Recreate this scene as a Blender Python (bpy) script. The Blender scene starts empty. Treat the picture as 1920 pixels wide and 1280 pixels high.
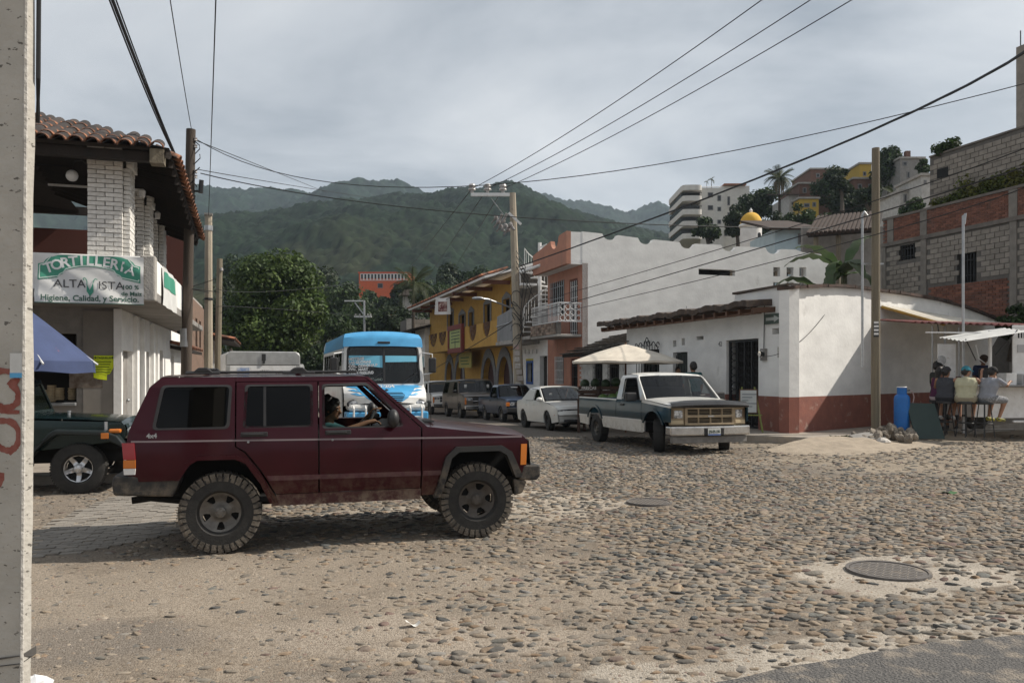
import bpy, bmesh, math, random
import numpy as np
from mathutils import Vector, Matrix, Euler
from mathutils.geometry import tessellate_polygon
random.seed(7); rng = np.random.default_rng(11)
SC = bpy.context.scene; COL = SC.collection
R = math.radians; PI = math.pi
# ------------------------------------------------------------------ camera, world, sun
cam_d = bpy.data.cameras.new('camera'); cam = bpy.data.objects.new('camera', cam_d); COL.objects.link(cam)
cam.location = (0, 0, 1.75); cam.rotation_euler = (R(90), 0, 0)
cam_d.sensor_width = 36; cam_d.lens = 28.125; cam_d.shift_y = 57/1920; cam_d.clip_start = .05; cam_d.clip_end = 6000
SC.camera = cam
SUN_H = Vector((.985, .17, 0)).normalized(); SUN_EL = R(44)
W = bpy.data.worlds.new('World'); SC.world = W; W.use_nodes = True
nt = W.node_tree; nt.nodes.clear(); N = nt.nodes.new; LK = nt.links.new
wo = N('ShaderNodeOutputWorld'); bg = N('ShaderNodeBackground'); bg.inputs[1].default_value = .1
sky = N('ShaderNodeTexSky'); sky.sky_type = 'NISHITA'; sky.sun_disc = False
sky.sun_elevation = SUN_EL; sky.sun_rotation = math.atan2(SUN_H.x, SUN_H.y)
tc = N('ShaderNodeTexCoord'); sep = N('ShaderNodeSeparateXYZ'); LK(tc.outputs['Generated'], sep.inputs[0])
zz = N('ShaderNodeMath'); zz.operation = 'MAXIMUM'; LK(sep.outputs[2], zz.inputs[0]); zz.inputs[1].default_value = 0
za = N('ShaderNodeMath'); za.operation = 'ADD'; LK(zz.outputs[0], za.inputs[0]); za.inputs[1].default_value = .22
dv = []
for i in (0, 1):
    m = N('ShaderNodeMath'); m.operation = 'DIVIDE'; LK(sep.outputs[i], m.inputs[0]); LK(za.outputs[0], m.inputs[1]); dv.append(m)
cmb = N('ShaderNodeCombineXYZ'); LK(dv[0].outputs[0], cmb.inputs[0]); LK(dv[1].outputs[0], cmb.inputs[1])
mp = N('ShaderNodeMapping'); mp.inputs['Rotation'].default_value = (0, 0, .35); mp.inputs['Scale'].default_value = (.8, 1.15, 1); mp.inputs['Location'].default_value = (4.3, 1.2, 0)
LK(cmb.outputs[0], mp.inputs[0])
n1 = N('ShaderNodeTexNoise'); n1.inputs['Scale'].default_value = 1.0; n1.inputs['Detail'].default_value = 9; n1.inputs['Roughness'].default_value = .56; n1.inputs['Distortion'].default_value = .35
LK(mp.outputs[0], n1.inputs['Vector'])
rp = N('ShaderNodeValToRGB'); LK(n1.outputs['Fac'], rp.inputs[0])
rp.color_ramp.elements[0].position = .37; rp.color_ramp.elements[0].color = (2.75, 3.02, 3.38, 1)
rp.color_ramp.elements[1].position = .68; rp.color_ramp.elements[1].color = (6.4, 6.5, 6.6, 1)
e = rp.color_ramp.elements.new(.5); e.color = (4.5, 4.72, 5.0, 1)
mx = N('ShaderNodeMix'); mx.data_type = 'RGBA'; mx.inputs[0].default_value = .93
LK(sky.outputs[0], mx.inputs[6]); LK(rp.outputs[0], mx.inputs[7])
LK(mx.outputs[2], bg.inputs[0]); LK(bg.outputs[0], wo.inputs[0])
sun_d = bpy.data.lights.new('sun', 'SUN'); sun = bpy.data.objects.new('sun', sun_d); COL.objects.link(sun)
sun_d.energy = 4.7; sun_d.angle = R(1.2); sun_d.color = (1, .93, .83)
sd = Vector((SUN_H.x*math.cos(SUN_EL), SUN_H.y*math.cos(SUN_EL), math.sin(SUN_EL)))
sun.rotation_euler = sd.to_track_quat('Z', 'Y').to_euler(); sun.location = sd*50
vs = SC.view_settings; vs.view_transform = 'Standard'; vs.look = 'None'; vs.gamma = 1; vs.exposure = .38
try: vs.use_curve_mapping = False
except Exception: pass
SC.cycles.max_bounces = 8; SC.cycles.transparent_max_bounces = 16; SC.cycles.volume_bounces = 0
try: SC.cycles.use_denoising = True
except Exception: pass
# ------------------------------------------------------------------ helpers
F = 1500.0; EYE = 1.75
def P(u, v, Y): return Vector(((u-960)/F*Y, Y, EYE-(v-697)/F*Y))     # a place seen at photo pixel u,v and Y metres away
D = Vector((-.293, .956, 0)).normalized(); E = Vector((D.y, -D.x, 0))  # along the side street / across it
ROT_STREET = math.atan2(E.y, E.x); ROT_RIGHT = math.atan2(-D.y, -D.x)
def gz(x, y):
    s = x*D.x+y*D.y
    q = min(60., max(0., s-15.)); return -.024*q*q/(q+4.)
def gz_np(x, y):
    q = np.clip(x*D.x+y*D.y-15., 0, 60); return -.024*q*q/(q+4.)
_lat = rng.random((256, 256))
def vnoise(x, y):
    xi = np.floor(x).astype(int); yi = np.floor(y).astype(int); fx = x-xi; fy = y-yi
    fx = fx*fx*(3-2*fx); fy = fy*fy*(3-2*fy)
    g = lambda a, b: _lat[a % 256, b % 256]
    return (g(xi, yi)*(1-fx)+g(xi+1, yi)*fx)*(1-fy)+(g(xi, yi+1)*(1-fx)+g(xi+1, yi+1)*fx)*fy
def fbm(x, y, o=5):
    t = 0; a = .5; n = 0
    for i in range(o):
        t = t+a*vnoise(x*2**i+17.3*i, y*2**i+5.1*i); n += a; a *= .5
    return t/n
def sstep(a, b, x): t = np.clip((x-a)/(b-a), 0, 1); return t*t*(3-2*t)

class MB:
    def __init__(s): s.V = []; s.F = []
    def add(s, V, Fs):
        o = len(s.V); s.V += [Vector(v) for v in V]; s.F += [[i+o for i in f] for f in Fs]; return s
    def box(s, x0, x1, y0, y1, z0, z1, M=None):
        V = [Vector((x, y, z)) for z in (z0, z1) for x, y in ((x0, y0), (x1, y0), (x1, y1), (x0, y1))]
        if M is not None: V = [M @ v for v in V]
        return s.add(V, [(3, 2, 1, 0), (4, 5, 6, 7), (0, 1, 5, 4), (1, 2, 6, 5), (2, 3, 7, 6), (3, 0, 4, 7)])
    def prism(s, pts, f, n):   # pts: 2-D outline; f(u,v)->3-D; n: offset vector of the far side
        k = len(pts); A = [Vector(f(*p)) for p in pts]; n = Vector(n)
        return s.add(A+[a+n for a in A], [list(range(k))[::-1], list(range(k, 2*k))]+[(i, (i+1) % k, k+(i+1) % k, k+i) for i in range(k)])
    def tube(s, pts, r, n=8, caps=True):
        pts = [Vector(p) for p in pts]; k = len(pts); rr = r if isinstance(r, (list, tuple)) else [r]*k
        V = []; Fs = []; up = Vector((0, 0, 1))
        for i, p in enumerate(pts):
            t = (pts[min(i+1, k-1)]-pts[max(i-1, 0)]).normalized()
            a = t.cross(up if abs(t.z) < .95 else Vector((1, 0, 0))).normalized(); b = a.cross(t)
            V += [p+(a*math.cos(2*PI*j/n)+b*math.sin(2*PI*j/n))*rr[i] for j in range(n)]
        for i in range(k-1):
            for j in range(n):
                Fs.append((i*n+j, i*n+(j+1) % n, (i+1)*n+(j+1) % n, (i+1)*n+j))
        if caps: Fs += [list(range(n))[::-1], list(range((k-1)*n, k*n))]
        return s.add(V, Fs)
    def lathe(s, prof, n=24, M=None, a0=0, a1=2*PI):   # prof [(r,z)] about local z
        full = abs(a1-a0-2*PI) < 1e-6; m = n if full else n+1; V = []; Fs = []
        for r, z in prof:
            for j in range(m):
                a = a0+(a1-a0)*j/n; v = Vector((r*math.cos(a), r*math.sin(a), z)); V.append(M @ v if M is not None else v)
        for i in range(len(prof)-1):
            for j in range(n):
                Fs.append((i*m+j, i*m+(j+1) % m, (i+1)*m+(j+1) % m, (i+1)*m+j))
        return s.add(V, Fs)
    def ball(s, c, r, n=12, m=8):   # r scalar or 3
        rx, ry, rz = (r, r, r) if not hasattr(r, '__len__') else r; c = Vector(c)
        V = [c+Vector((0, 0, -rz))]; Fs = []
        for i in range(1, m):
            a = -PI/2+PI*i/m
            V += [c+Vector((rx*math.cos(a)*math.cos(2*PI*j/n), ry*math.cos(a)*math.sin(2*PI*j/n), rz*math.sin(a))) for j in range(n)]
        V.append(c+Vector((0, 0, rz))); T = len(V)-1
        for j in range(n): Fs.append((0, 1+(j+1) % n, 1+j)); Fs.append((T, T-n+j, T-n+(j+1) % n))
        for i in range(m-2):
            for j in range(n): Fs.append((1+i*n+j, 1+i*n+(j+1) % n, 1+(i+1)*n+(j+1) % n, 1+(i+1)*n+j))
        return s.add(V, Fs)
    def caps(s, p0, r0, p1, r1, n=10):   # tapered capsule
        p0 = Vector(p0); p1 = Vector(p1); t = (p1-p0)
        if t.length < 1e-6: t = Vector((0, 0, 1e-4))
        t.normalize(); pts = []; rr = []
        for a in (-88, -60, -30, 0): pts.append(p0+t*r0*math.sin(R(a))); rr.append(r0*math.cos(R(a)))
        for a in (0, 30, 60, 88): pts.append(p1+t*r1*math.sin(R(a))); rr.append(r1*math.cos(R(a)))
        up = Vector((0, 0, 1)); a = t.cross(up if abs(t.z) < .95 else Vector((1, 0, 0))).normalized(); b = a.cross(t)
        V = [p+(a*math.cos(2*PI*j/n)+b*math.sin(2*PI*j/n))*q for p, q in zip(pts, rr) for j in range(n)]; k = len(pts)
        Fs = [(i*n+j, i*n+(j+1) % n, (i+1)*n+(j+1) % n, (i+1)*n+j) for i in range(k-1) for j in range(n)]
        return s.add(V, Fs+[list(range(n))[::-1], list(range((k-1)*n, k*n))])
    def grid(s, f, nu, nv):
        V = [f(i/nu, j/nv) for j in range(nv+1) for i in range(nu+1)]
        return s.add(V, [(j*(nu+1)+i, j*(nu+1)+i+1, (j+1)*(nu+1)+i+1, (j+1)*(nu+1)+i) for j in range(nv) for i in range(nu)])
    def sheet(s, outline, holes, f, thick=.01, cu=(), cv=(), flip=False):
        bm = bmesh.new(); loops = [outline]+list(holes)
        pts = [bm.verts.new((p[0], p[1], 0)) for l in loops for p in l]
        for t in tessellate_polygon([[Vector((p[0], p[1], 0)) for p in l] for l in loops]):
            try: bm.faces.new([pts[i] for i in t])
            except ValueError: pass
        for c in cu: bmesh.ops.bisect_plane(bm, geom=bm.verts[:]+bm.edges[:]+bm.faces[:], plane_co=(c, 0, 0), plane_no=(1, 0, 0), dist=1e-5)
        for c in cv: bmesh.ops.bisect_plane(bm, geom=bm.verts[:]+bm.edges[:]+bm.faces[:], plane_co=(0, c, 0), plane_no=(0, 1, 0), dist=1e-5)
        bm.normal_update()
        for q in bm.faces:
            if q.normal.z < 0: q.normal_flip()
        bm.verts.index_update(); V = []; B = []; h = 1e-3
        for v in bm.verts:
            u, w = v.co.x, v.co.y; p = Vector(f(u, w))
            n = (Vector(f(u+h, w))-Vector(f(u-h, w))).cross(Vector(f(u, w+h))-Vector(f(u, w-h)))
            n.normalize()
            if flip: n = -n
            V.append(p); B.append(p-n*thick)
        k = len(V); Fs = []
        for q in bm.faces:
            ix = [v.index for v in q.verts]
            if flip: ix = ix[::-1]
            Fs.append(ix)
            if thick: Fs.append([i+k for i in ix[::-1]])
        if thick:
            for ed in bm.edges:
                if ed.is_boundary:
                    l = ed.link_loops[0]; a = l.vert.index; b = l.link_loop_next.vert.index
                    if flip: a, b = b, a
                    Fs.append((b, a, a+k, b+k))
        bm.free(); return s.add(V+(B if thick else []), Fs)
    def move(s, M, start=0):
        for i in range(start, len(s.V)): s.V[i] = M @ s.V[i]
        return s
def mesh_of(name, mb, mat, smooth=False, angle=40):
    me = bpy.data.meshes.new(name); me.from_pydata([tuple(v) for v in mb.V], [], mb.F); me.validate(); me.update()
    if mat: me.materials.append(mat)
    if smooth:
        me.shade_smooth()
        if angle: me.set_sharp_from_angle(angle=R(angle))
    return me
def mtx(o): return Matrix.LocRotScale(o.location, o.rotation_euler, o.scale)
def obj(name, mb, mat, parent=None, smooth=False, angle=40, bevel=0, kind=None, loc=None, rot=None, world=False):
    if world and parent is not None:
        M = mtx(parent)
        if parent.parent is not None: M = mtx(parent.parent) @ M
        mb.move(M.inverted())
    me = mb if isinstance(mb, bpy.types.Mesh) else mesh_of(name, mb, mat, smooth, angle)
    o = bpy.data.objects.new(name, me); COL.objects.link(o); o.parent = parent
    if loc is not None: o.location = loc
    if rot is not None: o.rotation_euler = rot
    if bevel:
        m = o.modifiers.new('bevel', 'BEVEL'); m.width = bevel; m.segments = 2; m.limit_method = 'ANGLE'; m.angle_limit = R(40)
    if kind: o['kind'] = kind
    return o
def tag(o, label, cat, group=None):
    o['label'] = label; o['category'] = cat
    if group: o['group'] = group
    return o
def thing(name, label, cat, loc=(0, 0, 0), rotz=0, group=None):
    o = bpy.data.objects.new(name, None); COL.objects.link(o); o.location = loc; o.rotation_euler = (0, 0, rotz); o.empty_display_size = .2
    return tag(o, label, cat, group)
def single(name, mb, mat, label, cat, group=None, **k):     # a thing that is one mesh, origin at its base
    xs = [v.x for v in mb.V]; ys = [v.y for v in mb.V]; z = min(v.z for v in mb.V)
    c = Vector(((min(xs)+max(xs))/2, (min(ys)+max(ys))/2, z)); mb.V = [v-c for v in mb.V]
    return tag(obj(name, mb, mat, loc=c, **k), label, cat, group)
def struct(name, mb, mat, parent=None, **k): return obj(name, mb, mat, parent, kind='structure', **k)
def np_mesh(name, V, Fq, mat, cols=None, smooth=False):
    me = bpy.data.meshes.new(name); V = np.asarray(V, dtype=np.float32); Fq = np.asarray(Fq, dtype=np.int32); k = Fq.shape[1]
    me.vertices.add(len(V)); me.vertices.foreach_set('co', V.ravel())
    me.loops.add(Fq.size); me.loops.foreach_set('vertex_index', Fq.ravel())
    me.polygons.add(len(Fq)); me.polygons.foreach_set('loop_start', np.arange(0, Fq.size, k, dtype=np.int32))
    me.update(calc_edges=True)
    if cols is not None:
        a = me.color_attributes.new('Col', 'FLOAT_COLOR', 'POINT'); c = np.ones((len(V), 4), dtype=np.float32); c[:, :3] = cols
        a.data.foreach_set('color', c.ravel())
    if mat: me.materials.append(mat)
    if smooth: me.shade_smooth()
    return me
def text_mb(mb, body, size, M, bold=0, sx=1, extr=.002, align='CENTER', shear=0):
    c = bpy.data.curves.new('t', 'FONT'); c.body = body; c.size = size; c.align_x = align; c.align_y = 'CENTER'; c.extrude = extr; c.offset = bold; c.shear = shear; c.resolution_u = 3
    o = bpy.data.objects.new('t', c); COL.objects.link(o); dg = bpy.context.evaluated_depsgraph_get()
    me = bpy.data.meshes.new_from_object(o.evaluated_get(dg))
    S = Matrix.Diagonal((sx, 1, 1, 1))
    mb.add([M @ (S @ v.co) for v in me.vertices], [list(p.vertices) for p in me.polygons])
    bpy.data.objects.remove(o); bpy.data.curves.remove(c); bpy.data.meshes.remove(me); return mb
def frame(o, x, z):   # matrix from origin, local x dir, local 'up' dir (text lies in x/up plane)
    x = Vector(x).normalized(); z = Vector(z).normalized(); n = x.cross(z)
    return Matrix(((x.x, z.x, n.x, o[0]), (x.y, z.y, n.y, o[1]), (x.z, z.z, n.z, o[2]), (0, 0, 0, 1)))
# ------------------------------------------------------------------ materials
MATS = {}
def mat(name, c1, c2=None, scale=4, rough=.8, bump=0, bscale=60, metal=0, coat=0, spec=.4, detail=5, rnd=0, isl=0, stretch=(1, 1, 1), fac=(.35, .65), attr=False, c3=None, scale3=1, fac3=(.55, .72), stretch3=(1, 1, 1), emit=None):
    m = bpy.data.materials.new(name); MATS[name] = m; m.use_nodes = True; t = m.node_tree; b = t.nodes['Principled BSDF']
    A = t.nodes.new; L = t.links.new
    b.inputs['Roughness'].default_value = rough; b.inputs['Metallic'].default_value = metal; b.inputs['Specular IOR Level'].default_value = spec
    b.inputs['Coat Weight'].default_value = coat; b.inputs['Coat Roughness'].default_value = .08
    tc = A('ShaderNodeTexCoord')
    def noise_ramp(sc, st, fc):
        mp = A('ShaderNodeMapping'); mp.inputs['Scale'].default_value = st; L(tc.outputs['Object'], mp.inputs[0])
        n = A('ShaderNodeTexNoise'); n.inputs['Scale'].default_value = sc; n.inputs['Detail'].default_value = detail; n.inputs['Roughness'].default_value = .6; L(mp.outputs[0], n.inputs['Vector'])
        r = A('ShaderNodeMapRange'); r.inputs[1].default_value = fc[0]; r.inputs[2].default_value = fc[1]; L(n.outputs['Fac'], r.inputs[0]); return r.outputs[0]
    def mix(f, a, bb):
        x = A('ShaderNodeMix'); x.data_type = 'RGBA'
        if isinstance(f, (float, int)): x.inputs[0].default_value = f
        else: L(f, x.inputs[0])
        for i, q in ((6, a), (7, bb)):
            if hasattr(q, 'is_linked') or hasattr(q, 'links'): L(q, x.inputs[i])
            else: x.inputs[i].default_value = (*q, 1)
        return x.outputs[2]
    col = None
    if attr:
        a = A('ShaderNodeAttribute'); a.attribute_name = 'Col'; col = a.outputs['Color']
        if c2 is not None:
            col2 = mix(noise_ramp(scale, stretch, fac), (1, 1, 1), c2)
            x = A('ShaderNodeMix'); x.data_type = 'RGBA'; x.blend_type = 'MULTIPLY'; x.inputs[0].default_value = 1; L(col, x.inputs[6]); L(col2, x.inputs[7]); col = x.outputs[2]
    elif c2 is not None: col = mix(noise_ramp(scale, stretch, fac), c1, c2)
    if c3 is not None: col = mix(noise_ramp(scale3, stretch3, fac3), col if col is not None else c1, c3)
    if rnd or isl:
        if isl: g = A('ShaderNodeNewGeometry'); ro = g.outputs['Random Per Island']; amt = isl
        else: g = A('ShaderNodeObjectInfo'); ro = g.outputs['Random']; amt = rnd
        r = A('ShaderNodeMapRange'); r.inputs[3].default_value = 1-amt; r.inputs[4].default_value = 1+amt; L(ro, r.inputs[0])
        h = A('ShaderNodeHueSaturation'); L(r.outputs[0], h.inputs['Value'])
        if col is not None: L(col, h.inputs['Color'])
        else: h.inputs['Color'].default_value = (*c1, 1)
        col = h.outputs[0]
    if col is not None: L(col, b.inputs['Base Color'])
    else: b.inputs['Base Color'].default_value = (*c1, 1)
    if bump:
        n = A('ShaderNodeTexNoise'); n.inputs['Scale'].default_value = bscale; n.inputs['Detail'].default_value = 6; L(tc.outputs['Object'], n.inputs['Vector'])
        bp = A('ShaderNodeBump'); bp.inputs['Strength'].default_value = min(1, bump); bp.inputs['Distance'].default_value = .02*max(1, bump); L(n.outputs['Fac'], bp.inputs['Height']); L(bp.outputs[0], b.inputs['Normal'])
    return m
def glass(name, tint, refl=.9, f0=1.45):
    m = bpy.data.materials.new(name); MATS[name] = m; m.use_nodes = True; t = m.node_tree; t.nodes.clear(); A = t.nodes.new; L = t.links.new
    o = A('ShaderNodeOutputMaterial'); x = A('ShaderNodeMixShader'); tr = A('ShaderNodeBsdfTransparent'); g = A('ShaderNodeBsdfGlossy'); fr = A('ShaderNodeFresnel')
    tr.inputs[0].default_value = (*tint, 1); g.inputs[0].default_value = (refl, refl, refl, 1); g.inputs['Roughness'].default_value = .03; fr.inputs[0].default_value = f0
    L(fr.outputs[0], x.inputs[0]); L(tr.outputs[0], x.inputs[1]); L(g.outputs[0], x.inputs[2]); L(x.outputs[0], o.inputs[0]); return m
white_pl = mat('white plaster', (.80, .79, .76), (.68, .67, .645), 1.3, .9, .28, 11, stretch=(1, 1, 1.6), c3=(.38, .36, .33), scale3=1.5, stretch3=(1.1, 1.1, .7), fac3=(.64, .85), detail=7)
white_clean = mat('white wall paint', (.72, .71, .69), (.60, .59, .57), 2, .9, .35, 14)
red_band = mat('oxide red wall paint', (.27, .105, .075), (.21, .085, .065), 3, .9, .3, 20, c3=(.36, .25, .2), scale3=3.5, fac3=(.58, .72))
pink = mat('salmon wall paint', (.42, .20, .135), (.35, .17, .12), 2, .9, .3, 15, c3=(.3, .17, .12), scale3=1.4, stretch3=(2, 2, .4))
yellow = mat('ochre yellow wall paint', (.45, .265, .06), (.37, .215, .05), 2, .9, .3, 15)
greytrim = mat('grey stone trim', (.2, .2, .2), (.15, .15, .15), 6, .9, .4, 30)
concrete = mat('weathered concrete', (.36, .34, .31), (.27, .255, .235), 3, .9, .5, 30, c3=(.16, .15, .14), scale3=2.2, stretch3=(1.5, 1.5, .4), fac3=(.58, .78))
stain_conc = mat('stained grey cement', (.26, .245, .225), (.17, .16, .15), 2, .95, .6, 25)
block_m = mat('grey concrete block', (.265, .235, .20), (.2, .178, .152), 4, .95, .6, 40, rnd=.13, c3=(.1, .09, .08), scale3=.8, fac3=(.6, .8))
mortar_m = mat('grey mortar', (.13, .118, .105), (.1, .092, .083), 5, .95, .5, 50)
brick_m = mat('red clay brick', (.2, .083, .052), (.14, .066, .048), 5, .95, .5, 40, isl=.3, c3=(.09, .07, .06), scale3=.9, fac3=(.55, .75))
brickp = mat('red brick piece', (.27, .11, .065), (.2, .085, .055), 5, .95, .5, 40, rnd=.3)
wbrick = mat('whitewashed brick', (.70, .685, .65), (.58, .56, .52), 9, .9, .4, 30, rnd=.08)
tile_m = mat('terracotta roof tile', (.29, .12, .06), (.035, .028, .025), 3.5, .85, .5, 40, rnd=.5, fac=(.34, .54))
tile_s = mat('terracotta tile rows', (.32, .13, .07), (.07, .05, .042), 3, .85, .4, 40, isl=.45, fac=(.42, .62))
wood_d = mat('dark stained timber', (.022, .015, .011), (.013, .01, .008), 6, .8, .4, 30, stretch=(1, 1, .15))
wood_b = mat('brown timber', (.12, .06, .035), (.08, .042, .025), 6, .75, .3, 40, rnd=.25)
pole_w = mat('creosoted pole wood', (.075, .058, .045), (.045, .035, .028), 9, .9, .6, 40, stretch=(1, 1, .06))
pole_g = mat('weathered pole wood', (.2, .17, .12), (.13, .11, .08), 9, .9, .6, 40, stretch=(1, 1, .06))
pole_c = mat('pole concrete', (.36, .31, .235), (.27, .235, .185), 5, .9, .6, 40, stretch=(1, 1, .25), c3=(.2, .17, .14), scale3=4, fac3=(.6, .75))
black = mat('black plastic', (.018, .018, .019), (.028, .027, .027), 8, .5)
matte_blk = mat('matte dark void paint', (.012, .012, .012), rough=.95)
iron = mat('black wrought iron', (.02, .02, .021), rough=.55, bump=.2)
steel = mat('galvanised steel', (.42, .43, .44), (.33, .34, .35), 8, .45, metal=.7)
white_mt = mat('white painted steel', (.74, .74, .73), (.62, .61, .59), 5, .45, c3=(.4, .33, .27), scale3=6, fac3=(.66, .75))
grey_mt = mat('grey painted sheet steel', (.24, .245, .25), (.18, .185, .19), 3, .55, stretch=(1, 1, .3))
cable_m = mat('black cable rubber', (.012, .012, .013), rough=.6)
ceram = mat('glazed porcelain', (.45, .43, .41), (.3, .28, .27), 9, .25)
rubber = mat('tyre rubber', (.022, .021, .02), (.035, .033, .03), 12, .85, .2, 60)
dusty = mat('dusty tread rubber', (.17, .145, .115), (.045, .04, .035), 9, .95, .5, 40)
rim_g = mat('dusty alloy rim', (.2, .185, .165), (.12, .11, .098), 9, .5, metal=.45)
rim_d = mat('muddy steel rim', (.12, .105, .09), (.08, .07, .062), 10, .7, metal=.3)
rim_s = mat('bright alloy rim', (.62, .62, .63), (.5, .5, .5), 8, .3, metal=.8)
chrome = mat('worn chrome', (.6, .59, .57), (.42, .41, .4), 5, .22, metal=.9)
amber = mat('amber lamp plastic', (.55, .16, .02), rough=.25, coat=.5)
redlamp = mat('red lamp plastic', (.3, .015, .02), rough=.25, coat=.5)
lamp_gl = mat('headlamp lens', (.6, .61, .62), (.16, .165, .17), 14, .12, metal=.4, coat=.6, fac=(.42, .58))
g_dark = glass('dark tinted glass', (.015, .016, .018), .45)
g_mid = glass('green tinted windscreen', (.48, .52, .5))
g_win = glass('window glass', (.16, .17, .18))
leaf_m = None
# ------------------------------------------------------------------ foliage material
def leafmat(name, c1, c2, isl=.45, trans=.3, rough=.6):
    m = mat(name, c1, c2, scale=.7, rough=rough, isl=isl, spec=.25, fac=(.4, .6)); t = m.node_tree
    b = t.nodes['Principled BSDF']; o = [n for n in t.nodes if n.type == 'OUTPUT_MATERIAL'][0]
    tr = t.nodes.new('ShaderNodeBsdfTranslucent'); x = t.nodes.new('ShaderNodeMixShader'); x.inputs[0].default_value = trans
    src = b.inputs['Base Color'].links[0].from_socket; t.links.new(src, tr.inputs[0])
    t.links.new(b.outputs[0], x.inputs[1]); t.links.new(tr.outputs[0], x.inputs[2]); t.links.new(x.outputs[0], o.inputs[0]); return m
leaf_tree = leafmat('broad tree leaves', (.078, .115, .026), (.035, .06, .016))
leaf_hill = leafmat('hillside leaves', (.04, .066, .02), (.02, .036, .012))
leaf_dark = leafmat('dark evergreen leaves', (.03, .045, .016), (.016, .027, .011))
leaf_palm = leafmat('palm leaflets', (.062, .075, .026), (.035, .045, .016))
leaf_ban = leafmat('banana leaves', (.04, .075, .022), (.08, .1, .055), isl=.2)
leaf_vine = leafmat('vine leaves', (.07, .095, .02), (.13, .125, .03))
bark = mat('tree bark', (.1, .08, .062), (.06, .05, .04), 8, .95, .6, 30)
forest = mat('forest canopy', (1, 1, 1), (.55, .6, .55), .3, .95, attr=True, spec=.1, fac=(.3, .7))
# ------------------------------------------------------------------ ground
def axis(lo, hi, st, far, n):
    a = np.arange(lo, hi+1e-6, st); g = np.geomspace(st*1.6, far, n)
    return np.concatenate([(lo-np.cumsum(g))[::-1], a, hi+np.cumsum(g)])
def gpt(u, v): p = P(u, v, EYE*F/(v-697)); return (p.x, p.y)
def inpoly(x, y, pts):
    c = np.zeros(len(x), bool); j = len(pts)-1
    for i in range(len(pts)):
        xi, yi = pts[i]; xj, yj = pts[j]
        c ^= ((yi > y) != (yj > y)) & (x < (xj-xi)*(y-yi)/(yj-yi+1e-12)+xi); j = i
    return c
paver_zone = [gpt(64, 1000), gpt(215, 930), gpt(330, 905), gpt(340, 960), gpt(320, 1000), gpt(200, 1030), gpt(60, 1050)]
asph_zone = [gpt(1310, 1290), gpt(1480, 1250), gpt(1680, 1222), gpt(1930, 1186), (7, 6), (7, 3.5), (.9, 3.5)]
coll_zone = [gpt(1480, 1075), gpt(1530, 1050), gpt(1660, 1040), gpt(1780, 1046), gpt(1910, 1070), gpt(1905, 1100), gpt(1790, 1118), gpt(1640, 1122), gpt(1540, 1105)]
strip_zone = [gpt(560, 965), gpt(760, 945), gpt(1010, 915), gpt(1130, 925), gpt(1185, 945), gpt(1120, 966), gpt(960, 990), gpt(700, 1000)]
gx = axis(-12, 16, .075, 330, 30); gy = np.concatenate([np.arange(-60, 2.5, 2.5), np.arange(2.5, 9.5, .05), np.arange(9.5, 24, .085), 24+np.cumsum(np.geomspace(.12, 330, 36))])
XX, YY = np.meshgrid(gx, gy); nx, ny = len(gx), len(gy)
rx, ry = XX.ravel(), YY.ravel()
near = sstep(40, 20, ry)*sstep(22, 16, np.abs(rx))
ZZ = gz_np(rx, ry)+near*((fbm(rx*.6, ry*.6, 4)-.5)*.07+(fbm(rx*3, ry*3, 3)-.5)*.018)
dens = np.clip(sstep(-2.6, 2.6, rx*.6+(ry-6.7)*.7+(fbm(rx*.5+9, ry*.5, 3)-.5)*5), 0, 1)     # how bare the cobbles lie
def dens_at(x, y): return np.clip(sstep(-2.6, 2.6, x*.6+(y-6.7)*.7+(fbm(x*.5+9, y*.5, 3)-.5)*5), 0, 1)
sand = np.array([.292, .244, .192]); dark = np.array([.155, .132, .108]); pale = np.array([.35, .298, .238])
n_a = fbm(rx*.45+3, ry*.45+8, 5); n_b = fbm(rx*2.3, ry*2.3+4, 4)
gc = sand[None]*(1-dens[:, None]*.35)+dark[None]*dens[:, None]*.35
gc = gc*(.7+.6*n_b[:, None]); k = sstep(.55, .7, fbm(rx*6+2, ry*6, 3))[:, None]*.4; gc = gc*(1-k)+np.array([.16, .135, .11])[None]*k
k = sstep(.52, .66, n_a)[:, None]*.55; gc = gc*(1-k)+pale[None]*k
k = (sstep(.46, .36, n_a)*(1-dens*.5))[:, None]*.5; gc = gc*(1-k)+np.array([.2, .175, .15])[None]*k
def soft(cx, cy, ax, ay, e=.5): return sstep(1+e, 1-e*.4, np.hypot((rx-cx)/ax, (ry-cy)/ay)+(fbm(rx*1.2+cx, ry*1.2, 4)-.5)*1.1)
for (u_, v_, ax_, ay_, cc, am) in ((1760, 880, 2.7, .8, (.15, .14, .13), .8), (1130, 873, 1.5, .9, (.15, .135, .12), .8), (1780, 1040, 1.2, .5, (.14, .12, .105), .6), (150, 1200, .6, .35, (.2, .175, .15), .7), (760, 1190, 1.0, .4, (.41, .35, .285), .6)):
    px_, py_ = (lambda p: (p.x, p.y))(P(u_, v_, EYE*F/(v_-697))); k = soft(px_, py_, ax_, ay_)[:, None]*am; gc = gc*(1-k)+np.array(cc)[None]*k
edge_zone = [gpt(1120, 1262), gpt(1330, 1222), gpt(1640, 1185), gpt(1900, 1140), (7.4, 6.55), (7.4, 5.6), gpt(1640, 1262), gpt(1240, 1320), (.3, 4.0)]
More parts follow.
